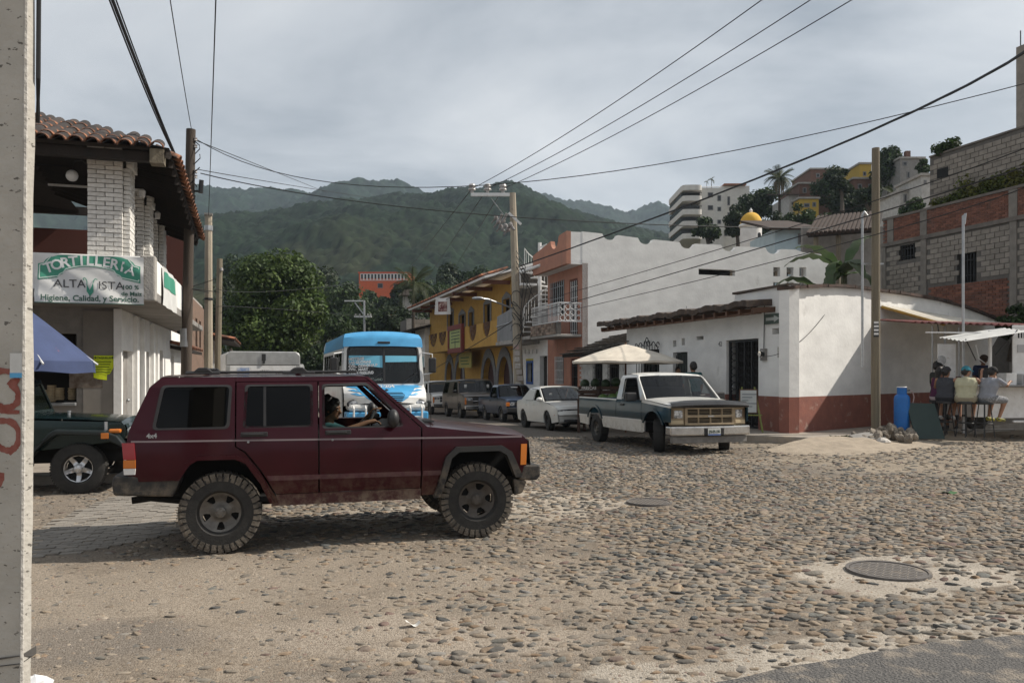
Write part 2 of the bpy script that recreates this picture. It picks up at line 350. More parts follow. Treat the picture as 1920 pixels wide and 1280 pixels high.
for zone, cc, am, wj in ((edge_zone, (.43, .385, .325), .85, .55), (coll_zone, (.43, .385, .325), .9, .5), (strip_zone, (.44, .385, .315), .95, .6)):
    wx = rx+(fbm(rx*1.7+31, ry*1.7, 5)-.5)*wj; wy = ry+(fbm(rx*1.7, ry*1.7+57, 5)-.5)*wj
    k = (inpoly(wx, wy, zone)*am*(.75+.5*fbm(rx*4, ry*4+9, 4)))[:, None].clip(0, 1); gc = gc*(1-k)+np.array(cc)[None]*(.75+.5*fbm(rx*5+3, ry*5, 4))[:, None]*k
# darker paving in the mouth of the side street, sandy apron at the right
sx = rx*D.x+ry*D.y; sw = rx*E.x+ry*E.y
k = (sstep(13.5, 17, sx)*sstep(11.5, 9.5, sw))[:, None]*.75; gc = gc*(1-k)+np.array([.15, .135, .12])[None]*k
k = (sstep(13.3, 14.3, ry+(fbm(rx*.8, ry*.8, 3)-.5)*2)*sstep(4.6, 6.5, rx))[:, None]; gc = gc*(1-k)+np.array([.31, .262, .205])[None]*(.8+.4*n_b[:, None])*k
Fq = (np.arange(ny-1)[:, None]*nx+np.arange(nx-1)[None]).ravel(); Fq = np.stack([Fq, Fq+1, Fq+nx+1, Fq+nx], 1)
ground_m = mat('dusty road earth', (1, 1, 1), (.6, .58, .56), 45, .97, .9, 90, attr=True, spec=.15, fac=(.42, .66), detail=8)
groundmesh = np_mesh('ground', np.stack([rx, ry, ZZ], 1), Fq, ground_m, gc, True)
ground = bpy.data.objects.new('ground', groundmesh); COL.objects.link(ground); ground['kind'] = 'structure'
def gzz(x, y):
    x = np.atleast_1d(np.asarray(x, float)); y = np.atleast_1d(np.asarray(y, float))
    return gz_np(x, y)+sstep(40, 20, y)*sstep(22, 16, np.abs(x))*((fbm(x*.6, y*.6, 4)-.5)*.07+(fbm(x*3, y*3, 3)-.5)*.018)
def gz(x, y): return float(gzz(x, y)[0])
# ------------------------------------------------------------------ sheets lying on the ground
def patch(name, outline, mt, h=.012, st=.16, jag=.12, jf=2.2, sub=1):
    bm = bmesh.new(); pts = []
    k = len(outline)
    for i in range(k):
        a = Vector(outline[i]); b = Vector(outline[(i+1) % k]); n = max(1, int((b-a).length/.12))
        for j in range(n):
            p = a.lerp(b, j/n); pts.append((p.x+(fbm(p.x*jf, p.y*jf, 4)-.5)*jag*4, p.y+(fbm(p.x*jf+50, p.y*jf, 4)-.5)*jag*4))
    mb = MB(); xs = [p[0] for p in pts]; ys = [p[1] for p in pts]
    mb.sheet(pts, [], lambda u, v: (u, v, 0), 0, np.arange(min(xs)+st/2, max(xs), st), np.arange(min(ys)+st/2, max(ys), st))
    X = np.array([v.x for v in mb.V]); Y = np.array([v.y for v in mb.V]); Z = gzz(X, Y)+h
    mb.V = [Vector((x, y, z)) for x, y, z in zip(X, Y, Z)]
    return struct(name, mb, mt, smooth=True, angle=0)
asph_m = mat('worn asphalt', (.18, .168, .155), (.075, .073, .072), 75, .95, 2.2, 60, c3=(.26, .225, .185), scale3=5, fac3=(.5, .62), detail=9)
conc_sand = mat('sandy old concrete', (.385, .325, .255), (.29, .24, .185), 12, .95, .6, 80, c3=(.23, .19, .15), scale3=3, fac3=(.55, .75), detail=7)
patch('asphalt_patch', [gpt(1320, 1295), gpt(1480, 1256), gpt(1680, 1228), gpt(1930, 1192), (7, 5.9), (7, 3.5), (1, 3.5)], asph_m, .02, jag=.05, jf=6)
# ------------------------------------------------------------------ cobbles
def dome(seg, rings):
    V = [(0, 0, 1.0)]; 
    for i in range(1, rings+1):
        a = PI/2*i/rings*1.12
        for j in range(seg):
            t = 2*PI*(j+.5*(i % 2))/seg; V.append((math.sin(a)*math.cos(t), math.sin(a)*math.sin(t), math.cos(a)))
    Fs = [(0, 1+j, 1+(j+1) % seg) for j in range(seg)]
    for i in range(rings-1):
        for j in range(seg):
            a, b = 1+i*seg+j, 1+i*seg+(j+1) % seg; c, d = a+seg, b+seg
            Fs += [(a, c, d), (a, d, b)]
    return np.array(V), np.array(Fs)
pal = np.array([(.045, .052, .056), (.07, .076, .076), (.12, .125, .115), (.16, .15, .13), (.21, .165, .12), (.29, .225, .155), (.25, .17, .105), (.15, .095, .08), (.33, .28, .22), (.2, .19, .175)])
wts = np.array([.13, .12, .1, .12, .16, .13, .09, .06, .04, .05])
stone_m = mat('river cobble', (1, 1, 1), (.62, .6, .58), 25, .8, .4, 60, attr=True, spec=.3, fac=(.35, .7))
st = .088; cx, cy = np.meshgrid(np.arange(-8, 14, st), np.arange(4.2, 23, st))
cx = cx+(np.arange(cx.shape[0])[:, None] % 2)*st/2
cx = (cx+rng.uniform(-.32, .32, cx.shape)*st).ravel(); cy = (cy+rng.uniform(-.32, .32, cy.shape)*st).ravel()
vis = (np.abs(cx) < cy*.66+.6); cx, cy = cx[vis], cy[vis]
dn = dens_at(cx, cy); n = len(cx)
far_r = (cy+(fbm(cx*.8, cy*.8, 3)-.5)*2 > 13.4) & (cx > 4.6)
prob = .13+.08*sstep(.5, .7, fbm(cx*.9, cy*.9+40, 3))+.85*dn**1.0; prob[inpoly(cx, cy, asph_zone)] = 0; prob[inpoly(cx, cy, paver_zone)] = 0
prob[inpoly(cx, cy, coll_zone)] *= .3; prob[inpoly(cx, cy, strip_zone)] *= .62; prob[far_r] *= .3
prob[(cx*D.x+cy*D.y > 16)] *= .35
prob[(np.hypot(cx-gpt(1665, 1072)[0], cy-gpt(1665, 1072)[1]) < .42) | (np.hypot(cx-gpt(1217, 943)[0], cy-gpt(1217, 943)[1]) < .4)] = 0
keep = rng.random(n) < prob; cx, cy, dn = cx[keep], cy[keep], dn[keep]; n = len(cx)
la = np.clip(rng.normal(.052, .015, n), .022, .095)*(.7+.36*dn); lb = la*rng.uniform(.5, .85, n); lb = np.minimum(lb, .055)
lh = rng.uniform(.012, .024, n)*(.6+.5*dn); yaw = rng.normal(.1, .45, n); emb = rng.uniform(.1, .5, n)+.2*(1-dn)
mu = vnoise(cx*.35+70, cy*.35)   # drifts of darker and browner stone
ci = rng.choice(len(pal), n, p=wts); col = pal[ci]*rng.uniform(.75, 1.3, (n, 1))
dust = np.clip(rng.random(n)*.7+(1-dn)*.15-.1, 0, .75)[:, None]; col = col*.82+np.array([.15, .132, .11])*.18; col = col*(1-dust)+np.array([.28, .235, .185])*dust
cz = gzz(cx, cy)
def stones(idx, seg, rings):
    dv, df = dome(seg, rings); m = len(idx); k = len(dv)
    rr = 1+rng.uniform(-.24, .24, (m, k)); rr[:, 0] = 1
    x = dv[None, :, 0]*rr*la[idx][:, None]; y = dv[None, :, 1]*rr*lb[idx][:, None]
    z = np.sign(dv[None, :, 2])*np.abs(dv[None, :, 2])**.6*lh[idx][:, None]-emb[idx][:, None]*lh[idx][:, None]
    z = z+x*rng.normal(0, .12, (m, 1))+y*rng.normal(0, .12, (m, 1))
    c, s = np.cos(yaw[idx])[:, None], np.sin(yaw[idx])[:, None]
    V = np.stack([x*c-y*s, x*s+y*c, z], 2); return V, df
order = np.argsort(cy-la*30); big = order[:300]; rest = order[300:]
Vb, dfb = stones(big, 9, 3)
for j, i in enumerate(big):
    me = np_mesh('cobblestone', Vb[j], dfb, stone_m, np.repeat(col[i][None], Vb.shape[1], 0), True)
    o = bpy.data.objects.new('cobblestone', me); COL.objects.link(o); o.parent = ground; o.location = (cx[i], cy[i], cz[i])
Vr, dfr = stones(rest, 8, 3); Vr = Vr+np.stack([cx[rest], cy[rest], cz[rest]], 1)[:, None]
m, k = Vr.shape[:2]
me = np_mesh('cobblestones', Vr.reshape(-1, 3), (dfr[None]+(np.arange(m)*k)[:, None, None]).reshape(-1, 3), stone_m, np.repeat(col[rest], k, 0), True)
o = bpy.data.objects.new('cobblestones', me); COL.objects.link(o); o.parent = ground; o['kind'] = 'stuff'
# loose gravel: tiny chips all over the near dust
gn = 15000; qx = rng.uniform(-5, 7.5, gn); qy = 4.3+rng.random(gn)**1.4*7; gv, gf = dome(5, 1)
ok = ~inpoly(qx, qy, asph_zone); qx, qy = qx[ok], qy[ok]; gn = len(qx)
gs = np.minimum(.03, rng.lognormal(-4.75, .48, gn)); gV = gv[None]*gs[:, None, None]*np.array([1, 1, .55])+np.stack([qx, qy, gzz(qx, qy)], 1)[:, None]
gcol = pal[rng.choice(len(pal), gn)]*.75+np.array([.3, .25, .2])*.35
me = np_mesh('gravel', gV.reshape(-1, 3), (gf[None]+(np.arange(gn)*len(gv))[:, None, None]).reshape(-1, 3), stone_m, np.repeat(gcol, len(gv), 0))
o = bpy.data.objects.new('gravel', me); COL.objects.link(o); o['kind'] = 'stuff'
# brick pavers in the lane at the left
paver_m = mat('grey paver', (.24, .216, .185), (.18, .162, .14), 10, .95, .5, 60, rnd=.13, c3=(.33, .28, .22), scale3=3)
pm = mesh_of('paver', MB().box(-.096, .096, -.046, .046, -.05, .014), paver_m)
lane = struct('paved_lane', MB().grid(lambda u, v: (lambda x, y: Vector((x, y, gz(x, y)+.006)))(*(np.array(gpt(64, 1000))*(1-u)*(1-v)+np.array(gpt(330, 905))*u*(1-v)+np.array(gpt(330, 990))*u*v+np.array(gpt(62, 1045))*(1-u)*v)), 40, 20), conc_sand, smooth=True)
pcount = 0
for r_ in range(60):
    for c_ in range(60):
        s = 6.4+r_*.1; w = -3.6+c_*.2+(r_ % 2)*.1
        p = D*s+E*w
        if inpoly(np.array([p.x]), np.array([p.y]), paver_zone)[0] and pcount < 300:
            o = bpy.data.objects.new('paver', pm); COL.objects.link(o); o.parent = lane; o.location = (p.x, p.y, gz(p.x, p.y)+random.uniform(-.004, .004)); o.rotation_euler = (random.uniform(-.02, .02), random.uniform(-.02, .02), ROT_STREET+random.uniform(-.03, .03)); pcount += 1
# manhole covers
lid_m = mat('rusty cast iron', (.12, .108, .10), (.085, .078, .072), 14, .8, .3, 50, c3=(.22, .18, .14), scale3=5)
def manhole(u, v, r, label):
    x, y = gpt(u, v); t = thing('manhole_cover', label, 'manhole cover', (x, y, gz(x, y)+.010), .3, 'cast iron manhole covers')
    mb = MB().lathe([(0, .004), (r*.9, .004), (r*.905, -.02)], 32); obj('lid', mb, lid_m, t)
    mb = MB().lathe([(r*.915, -.03), (r*.92, .012), (r, .014), (r*1.02, -.04)], 32); obj('rim', mb, lid_m, t)
    mb = MB()
    for i in range(-6, 7):
        for j in range(-6, 7):
            a, b = i*r*.13, j*r*.13
            if math.hypot(a, b) < r*.82:
                q = R(45) if (i+j) % 2 else R(-45); mb.box(-r*.05, r*.05, -r*.015, r*.015, .004, .008, Matrix.Translation((a, b, 0)) @ Matrix.Rotation(q, 4, 'Z'))
    obj('tread_studs', mb, mat('lid stud iron', (.2, .175, .15), rough=.8), t, kind='stuff')
manhole(1665, 1072, .345, 'round iron manhole cover set in the pale cement collar')
manhole(1217, 943, .3, 'smaller dark manhole cover at the end of the sandy concrete strip')
# ------------------------------------------------------------------ right-hand sidewalk, low house corner
CR = Vector((7.14, 20.6, 0)); WR = Vector((3.4, 2.72, 0)).normalized(); NR = Vector((WR.y, -WR.x, 0))   # splayed wall direction and its outward normal
side_m = mat('dusty cement walk', (.33, .29, .245), (.25, .22, .185), 4, .95, .5, 50, c3=(.4, .33, .25), scale3=1.5)
def slab(name, pts, z0, z1, mt, round_=0):
    mb = MB().prism(pts, lambda u, v: (u, v, z1), (0, 0, z0-z1)); return struct(name, mb, mt, bevel=.03)
A1 = CR-E*1.35; out = [A1+D*16, A1, CR+NR*1.7-WR*.5, CR+NR*1.9+WR*2.2, CR+NR*2.0+WR*7, CR+NR*2.2+WR*14, CR+WR*14, CR+D*16+E*.3]
slab('sidewalk', [(p.x, p.y) for p in out][::-1], -.9, .17, side_m)
o = struct('sidewalk_left', MB().prism([(-4.2, -3.4), (1.15, -3.4), (1.15, 18), (-4.2, 18)], lambda u, v: (u, v, .14), (0, 0, -.9)), side_m, loc=(-7.72, 15.7, 0), rot=(0, 0, ROT_STREET))
# dirt ramp in front of the right walk
def ramp(u, v):
    p = CR+NR*(1.5+v*2.4)+WR*(-2.8+u*9.2)-E*(1-u)*.5; return Vector((p.x, p.y, gz(p.x, p.y)-.05*v+(.21*(1-v)**1.5+(float(fbm(np.array([p.x*1.3]), np.array([p.y*1.3]), 4)[0])-.4)*.18*(1-v)*min(1, v*4))*min(1, u*5)*min(1, (1-u)*5)-.05*(u < .001 or u > .999)))
struct('dirt_bank', MB().grid(ramp, 60, 24), mat('pale dirt', (.34, .282, .215), (.25, .208, .16), 5, .97, .7, 45, c3=(.24, .2, .15), scale3=1.6, detail=8), smooth=True, angle=0)
# ------------------------------------------------------------------ hills
def hill(name, prof, Yr, Y0, cell, st, c1, c2, seed, x0, x1, back=200):
    us = np.array([p[0] for p in prof], float); hs = np.array([(697-p[1])/F*Yr for p in prof]); xs = (us-960)/F*Yr
    gx = np.arange(x0, x1, st); gy = np.arange(Y0, Yr+back, st*1.35); X, Y = np.meshgrid(gx, gy); X = X.ravel(); Y = Y.ravel()
    t = (Y-Y0)/(Yr-Y0); ridge = np.interp(X, xs, hs)
    X2 = X+(fbm(X/90+seed, Y/90, 3)-.5)*90*np.clip(1-np.abs(1-t), 0, 1)*np.clip((1-t)*3, 0, 1)
    ridge2 = np.interp(X2, xs, hs)
    pr = np.where(t < 1, np.sin(np.clip(t, 0, 1)*PI/2)**1.25, 1-.25*(t-1))
    z = ridge2*pr+(fbm(X/70+seed*3, Y/70, 4)-.5)*ridge*.28*np.clip(t*2, 0, 1)*np.clip((1-t)*3, 0, 1)
    ci = np.floor(X/cell).astype(int); cj = np.floor(Y/cell).astype(int); best = np.zeros(len(X)); bid = np.zeros(len(X))
    for a in (-1, 0, 1):
        for b in (-1, 0, 1):
            i, j = (ci+a) % 256, (cj+b) % 256; r1 = _lat[i, j]; r2 = _lat[(i*7+3) % 256, (j*5+11) % 256]; r3 = _lat[(i+91) % 256, (j+37) % 256]
            px = (ci+a+r1)*cell; py = (cj+b+r2)*cell; rad = cell*(.55+.5*r3); d2 = (X-px)**2+(Y-py)**2
            hgt = np.sqrt(np.maximum(0, rad*rad-d2))*(.62+.5*r1); q = hgt > best; best = np.where(q, hgt, best); bid = np.where(q, r3*.6+r2*.4, bid)
    z = z+best+(rng.random(len(X))-.5)*cell*.42-8
    big = fbm(X/60+9, Y/60+seed, 4)
    c = np.array(c1)[None]*(1-big[:, None])+np.array(c2)[None]*big[:, None]
    c = c*(.4+1.1*bid[:, None])*rng.uniform(.6, 1.4, (len(X), 1))
    k = (sstep(.5, .62, fbm(X/35+40, Y/35, 4))*sstep(.45, .15, t)*.6)[:, None]; c = c*(1-k)+np.array([.045, .04, .018])[None]*k*(.5+bid[:, None])
    c = c*(.6+.9*fbm(X/22+5, Y/22+seed, 4))[:, None]  # broad light and dark drifts painted in for lit and dim slopes
    w, h = len(gx), len(gy); q = (np.arange(h-1)[:, None]*w+np.arange(w-1)[None]).ravel(); q = np.stack([q, q+1, q+w+1, q+w], 1)
    me = np_mesh(name, np.stack([X, Y, z], 1), q, forest, c, True); o = bpy.data.objects.new(name, me); COL.objects.link(o); o['kind'] = 'structure'; return o
hill('hill', [(-300, 600), (60, 560), (380, 508), (440, 490), (500, 440), (560, 410), (620, 400), (700, 376), (800, 372), (880, 357), (925, 362), (968, 350), (1010, 374), (1060, 405), (1120, 428), (1280, 462), (1500, 520), (2100, 600)], 620, 190, 3.5, 1.25, (.006, .0145, .0085), (.013, .022, .011), 3, -330, 250, 60)
hill('hill', [(-400, 420), (60, 398), (380, 362), (450, 365), (520, 355), (600, 372), (640, 352), (715, 345), (765, 360), (830, 376), (950, 420), (1300, 520)], 1150, 620, 7, 2.6, (.008, .018, .012), (.015, .026, .016), 5, -800, 60, 60)
hill('hill', [(800, 440), (1000, 384), (1040, 388), (1090, 390), (1150, 408), (1200, 400), (1240, 412), (1275, 420), (1400, 428), (1700, 460), (2300, 520)], 1450, 800, 9, 4, (.008, .018, .013), (.015, .026, .017), 8, -120, 900, 60)
# ------------------------------------------------------------------ air
hz = MB().box(-1250, 1250, -40, 1700, -17, 365); hm = bpy.data.materials.new('valley haze'); hm.use_nodes = True; t = hm.node_tree; t.nodes.clear()
vo = t.nodes.new('ShaderNodeOutputMaterial'); pv = t.nodes.new('ShaderNodeVolumePrincipled'); pv.inputs['Color'].default_value = (.70, .85, 1, 1); pv.inputs['Density'].default_value = 0.00021; pv.inputs['Anisotropy'].default_value = .2
t.links.new(pv.outputs[0], vo.inputs['Volume']); obj('haze', hz, hm, kind='stuff')
# ------------------------------------------------------------------ building helpers
class Fr:    # a wall frame: origin, along-wall direction, inward direction
    def __init__(s, O, X, Y): s.O = Vector(O); s.X = Vector(X); s.Y = Vector(Y); s.rot = math.atan2(s.X.y, s.X.x)
    def x(s, u, y=0):
        k = (u-960)/F; o = s.O+s.Y*y; return (k*o.y-o.x)/(s.X.x-k*s.X.y)
    def z(s, v, x, y=0): p = s.O+s.X*x+s.Y*y; return EYE-(v-697)/F*p.y-s.O.z
    def q(s, u, v, y=0): x = s.x(u, y); return (x, s.z(v, x, y))
    def thing(s, name, label, cat, group=None): return thing(name, label, cat, s.O, s.rot, group)
    def rect(s, u0, v0, u1, v1, y=0):
        a = s.q(u0, v0, y); b = s.q(u1, v1, y); c = s.q(u0, v1, y); d = s.q(u1, v0, y)
        z1 = (a[1]+d[1])/2; z0 = (b[1]+c[1])/2; return (a[0], b[0], z0, z1)
def hole(r): x0, x1, z0, z1 = r; return [(x0, z0), (x1, z0), (x1, z1), (x0, z1)]
def wall(mb, out, holes, y=0, th=.25, cu=(), cv=()): return mb.sheet(out, [hole(h) if len(h) == 4 and not hasattr(h[0], '__len__') else h for h in holes], lambda u, v: (u, y, v), th, cu, cv)
def barred(t, r, y, mt=iron, n=6, rails=3, rad=.012, name='window_bars'):
    x0, x1, z0, z1 = r; mb = MB()
    for i in range(n+1):
        x = x0+(x1-x0)*i/n; mb.tube([(x, y, z0), (x, y, z1)], rad, 5)
    for i in range(rails):
        z = z0+(z1-z0)*(i+.5)/rails if rails > 1 else (z0+z1)/2; mb.box(x0, x1, y-.008, y+.008, z-.012, z+.012)
    return obj(name, mb, mt, t, kind='stuff')
def frame_mb(mb, r, y, w=.06, d=.05):
    x0, x1, z0, z1 = r
    mb.box(x0, x0+w, y-d, y+d, z0, z1); mb.box(x1-w, x1, y-d, y+d, z0, z1); mb.box(x0+w+.002, x1-w-.002, y-d, y+d, z1-w, z1); mb.box(x0+w+.002, x1-w-.002, y-d, y+d, z0, z0+w); return mb
def window(t, r, y=.12, fm=None, gm=None, mull=1, name='window'):
    f = frame_mb(MB(), r, y); x0, x1, z0, z1 = r
    for i in range(mull): x = x0+(x1-x0)*(i+1)/(mull+1); f.box(x-.02, x+.02, y-.03, y+.03, z0+.062, z1-.062)
    w = obj(name, f, fm or wood_d, t); obj('pane', MB().box(x0+.05, x1-.05, y+.01, y+.02, z0+.05, z1-.05), gm or g_win, w); return w
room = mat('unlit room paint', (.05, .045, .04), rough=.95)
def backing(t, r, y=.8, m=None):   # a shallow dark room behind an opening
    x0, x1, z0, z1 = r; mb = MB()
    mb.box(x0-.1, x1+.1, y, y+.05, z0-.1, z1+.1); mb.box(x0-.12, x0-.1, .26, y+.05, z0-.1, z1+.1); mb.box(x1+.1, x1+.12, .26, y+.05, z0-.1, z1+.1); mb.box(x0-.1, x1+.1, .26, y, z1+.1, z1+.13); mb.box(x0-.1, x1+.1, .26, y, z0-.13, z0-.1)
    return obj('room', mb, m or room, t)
# ================================================================== LEFT: tortilla shop
L0 = Vector((-7.72, 15.7, .14)); FL = Fr(L0, E, D); t = FL.thing('shop_building', 'two storey tortilla shop with tiled roof and white brick columns above a banner', 'shop')
yb = -2.06; xb = .907
win = (-4.2, -.74, 1.02, 2.35)
mb = wall(MB(), [(-6, 0), (.0, 0), (0, 2.86), (-6, 2.86)], [win], 0, .2); obj('front_wall', mb, stain_conc, t)
obj('panel', MB().box(-.62, -.09, -.03, -.004, .25, 2.8), mat('grey board', (.235, .215, .19), (.19, .175, .155), 2, .9), t)
obj('panel', MB().box(-.09+.01, .06, -.06, -.004, 0, 2.84), white_pl, t)
mb = MB().sheet([(.21, 0), (12, 0), (12, 2.86), (.21, 2.86)], [hole((.5, 1.7, .02, 2.05)), hole((3.2, 4.3, .02, 2.1)), hole((5.6, 7.0, .02, 2.2)), hole((9, 9.8, .9, 2.1))], lambda u, v: (0, u, v), .2)
obj('side_wall', mb, white_pl, t)
for y0, y1, z1 in ((.5, 1.7, 2.05), (3.2, 4.3, 2.1), (5.6, 7.0, 2.2), (9, 9.8, 2.1)):
    d_ = obj('door', MB().box(-.16, -.1, y0, y1, .02, z1), stain_conc if y0 < 1 else wood_d, t); obj('handle', MB().ball((-.07, y1-.12, 1.0), .035), steel, d_)
for y0 in (1.75, 2.75, 4.4, 5.2): obj('pilaster', MB().box(.003, .09, y0, y0+.32, 0, 2.8), white_pl, t)
mb = MB().box(-4.4, -.6, 1.2, 1.25, .8, 2.6).box(-4.4, -4.35, .21, 1.2, .8, 2.6).box(-.6, -.55, .21, 1.2, .8, 2.6).box(-4.4, -.6, .21, 1.2, 2.4, 2.44); obj('kitchen', mb, mat('shade dark kitchen wall', (.035, .03, .026), rough=.95), t)  # near-black walls put the shade of the dark interior into the colour
obj('counter', MB().box(win[0], win[1], -.12, .9, .96, 1.02), grey_mt, t, bevel=.01)
obj('shelf', MB().box(-2.4, -.8, .5, .85, 1.62, 1.65), wood_b, t)
# upper floor slab, parapet with pier
obj('floor_slab', MB().box(-6, xb, yb, 9, 2.862, 3.0), stain_conc, t, bevel=.02)
ptop = 3.62
obj('parapet', MB().box(-6, xb-.23, yb, yb+.16, 3.003, ptop), white_pl, t, bevel=.02)
obj('parapet', MB().box(xb-.16, xb, yb+.24, 2.75, 3.003, ptop-.02), white_pl, t, bevel=.02)
obj('pier', MB().box(xb-.228, xb+.01, yb-.012, yb+.235, 2.85, ptop+.02), concrete, t, bevel=.03)
obj('parapet', MB().box(-6, xb-.17, 6.2, 6.35, 3.003, 5.35), mat('dark red wall', (.085, .03, .022), rough=.9), t)
# brick columns
bm_ = [mesh_of('brick', MB().box(-w/2, w/2, -.1, 0, 0, .066), wbrick) for w in (.265, .13)]
nb = 0; rest = MB()
for (x0, y0, zt) in ((-.19, -1.8, 5.5), (-.19, .72, 5.35), (-.19, 3.0, 5.3)):
    c_ = obj('column', MB().box(x0+.02, x0+.54, y0+.02, y0+.54, 3.0, zt), white_clean, t); z = 3.02; k = 0
    while z < zt-.03:
        cap = .04 if z > zt-.32 else 0
        segs = [(.14, 0), (.42, 0)] if k % 2 else [(.07, 1), (.28, 0), (.49, 1)]
        for a, b in segs:
            for side in (0, 1):
                jit = random.uniform(-.006, .006)+cap
                if side == 0: loc = (x0+a, y0-jit, z); rz = 0
                else: loc = (x0+.56+jit, y0+a, z); rz = PI/2
                if nb < 300:
                    o = bpy.data.objects.new('brick', bm_[b]); COL.objects.link(o); o.parent = c_; o.location = loc; o.rotation_euler = (random.uniform(-.015, .015), random.uniform(-.02, .02), rz+random.uniform(-.015, .015)); nb += 1
                else: rest.box(-.13 if not b else -.062, .13 if not b else .062, -.1, 0, 0, .066, Matrix.Translation(loc) @ Matrix.Rotation(rz, 4, 'Z'))
        z += .078; k += 1
if rest.V: obj('column_bricks', rest, wbrick, t, kind='stuff')
# roof
A, B_, C_, D_ = Vector((1.2, -2.6, 5.4)), Vector((-6, -2.6, 5.4)), Vector((-6, .6, 6.65)), Vector((-2.0, .6, 6.65)); Fp = Vector((1.2, 3.6, 4.85)); G_ = Vector((-2.0, 4.2, 6.0)); H_ = Vector((-6, 6.6, 6.2)); I_ = Vector((-2, 6.6, 5.8))
def quadslab(mb, q, th):
    n = (q[1]-q[0]).cross(q[2]-q[0]).normalized(); n = n if n.z > 0 else -n
    V = list(q)+[p-n*th for p in q]; k = len(q); return mb.add(V, [list(range(k)), list(range(k, 2*k))[::-1]]+[(i, i+k, (i+1) % k+k, (i+1) % k) for i in range(k)])
mb = MB(); quadslab(mb, [A, D_, C_, B_], .06); quadslab(mb, [A, Fp, G_, D_], .06); quadslab(mb, [D_, G_, I_, H_, C_], .06)
rf = obj('roof', mb, wood_d, t)
mb = MB()
for i in range(14):
    y = -2.4+i*.45
    a = A.lerp(Fp, i/13); b = D_.lerp(G_, i/13); mb.box(0, (b-a).length, -.05, .05, -.18, -.065, Matrix.Translation(a) @ (b-a).to_track_quat('X', 'Z').to_matrix().to_4x4())
obj('rafters', mb, wood_d, t, kind='stuff')
obj('fascia_beam', MB().box(-6, 1.1, -2.5, -2.34, 5.18, 5.34), wood_d, t)
obj('fascia_beam', MB().box(.9, 1.12, -2.66, -2.4, 5.12, 5.36), pole_g, t)
obj('tie_beam', MB().box(-6, -.2, 6.2, 6.36, 5.75, 5.95), wood_d, t)
def barrel(w0, w1, L):
    mb = MB(); n = 7; V = []
    for (w, y, h0) in ((w0, 0, .01), (w1, L, .03)):
        for r in (1, .84):
            for j in range(n+1):
                a = PI*j/n; V.append(Vector((-math.cos(a)*w/2*r, y, math.sin(a)*w*.42*r+h0)))
    m = n+1; Fs = []
    for j in range(n): Fs += [(j, j+1, 2*m+j+1, 2*m+j), (m+j+1, m+j, 3*m+j, 3*m+j+1), (j+1, j, m+j, m+j+1)]
    return mb.add(V, Fs)
tmesh = mesh_of('roof_tile', barrel(.235, .19, .44), tile_m, True, 50); nt_ = 0
def lay(o0, ax, up, n0, n1, rows, parent, cond):
    global nt_
    ax = ax.normalized(); nrm = ax.cross(up).normalized(); up = up.normalized()
    for i in range(n0, n1):
        for r_ in range(rows):
            p = o0+ax*(i*.245)+up*(r_*.36-.12)+nrm*.0
            if not cond(p) or nt_ >= 300: continue
            x = ax.copy(); M = Matrix((x, up, nrm)).transposed()
            o = bpy.data.objects.new('roof_tile', tmesh); COL.objects.link(o); o.parent = parent; o.location = p+nrm*(.012*r_ % .02); e = M.to_euler(); o.rotation_euler = (e[0]+random.uniform(-.03, .03), e[1]+random.uniform(-.05, .05), e[2]+random.uniform(-.04, .04)); nt_ += 1
e1 = (A-B_).normalized(); u1 = (C_-B_)-e1*(C_-B_).dot(e1)
lay(B_+e1*2.6, e1, u1, 0, 19, 9, rf, lambda p: (p.x-1.25) < -(p.y+2.75)*.95)
e2 = (Fp-A).normalized(); u2 = (D_-A)-e2*(D_-A).dot(e2)
lay(A.copy(), e2, u2, 0, 26, 6, rf, lambda p: p.y+2.75 >= 1.2-p.x+.5)
# fittings on the upper floor
lb = obj('wall_lamp', MB().tube([(-.19, -1.72, 5.2), (-.3, -1.72, 5.3), (-.42, -1.72, 5.28), (-.46, -1.72, 5.12)], .014, 6), black, t); obj('globe', MB().ball((-.46, -1.72, 5.02), .1), mat('opal glass globe', (.6, .6, .58), rough=.3), lb)
for y in (-.55, 1.7, 4.0):
    f_ = obj('spot_lamp', MB().lathe([(0, 0), (.05, 0), (.06, .12), (.02, .16), (0, .16)], 10, Matrix.Translation((.5, y, 4.95))), white_clean, t)
obj('tube_light', MB().box(-1.7, -.6, 2.0, 2.06, 5.6, 5.64), white_mt, t)
# banner (rippled sheet with flat print)
bn_m = mat('white vinyl banner', (.66, .66, .64), (.56, .56, .54), 2, .6)
green_p = mat('green banner print', (.05, .25, .17), (.07, .29, .2), 3, .6); pale_p = mat('pale green banner print', (.55, .66, .6), rough=.6); dk_p = mat('dark banner print', (.05, .05, .055), rough=.6); dg_p = mat('dark green banner print', (.05, .11, .085), rough=.6)
bx0, bx1 = FL.x(64, yb-.05), FL.x(269, yb-.05); bz0, bz1 = 2.77, 3.60; bw = bx1-bx0; bh = bz1-bz0
def ripple(u, v):   # u,v in 0..1 on the banner -> depth
    return -.03-.026*math.sin(9*(v*.55+u*1.0)+2.2*u)*(.25+.75*(1-v))*(1 if u > .02 else .3)-.014*math.sin(23*(u*.8+v*.6))*(.4+.6*abs(u-.5))
bt = thing('banner', 'white and green tortilla shop banner hung along the upper parapet', 'banner', FL.O+FL.X*((bx0+bx1)/2)+FL.Y*yb+Vector((0, 0, bz0)), FL.rot)
def bn(u, v, off=0): return Vector(((u-.5)*bw*1.0, ripple(u, v)-off, v*bh))
obj('cloth', MB().grid(lambda u, v: bn(u, v), 70, 30), bn_m, bt, smooth=True, angle=0)
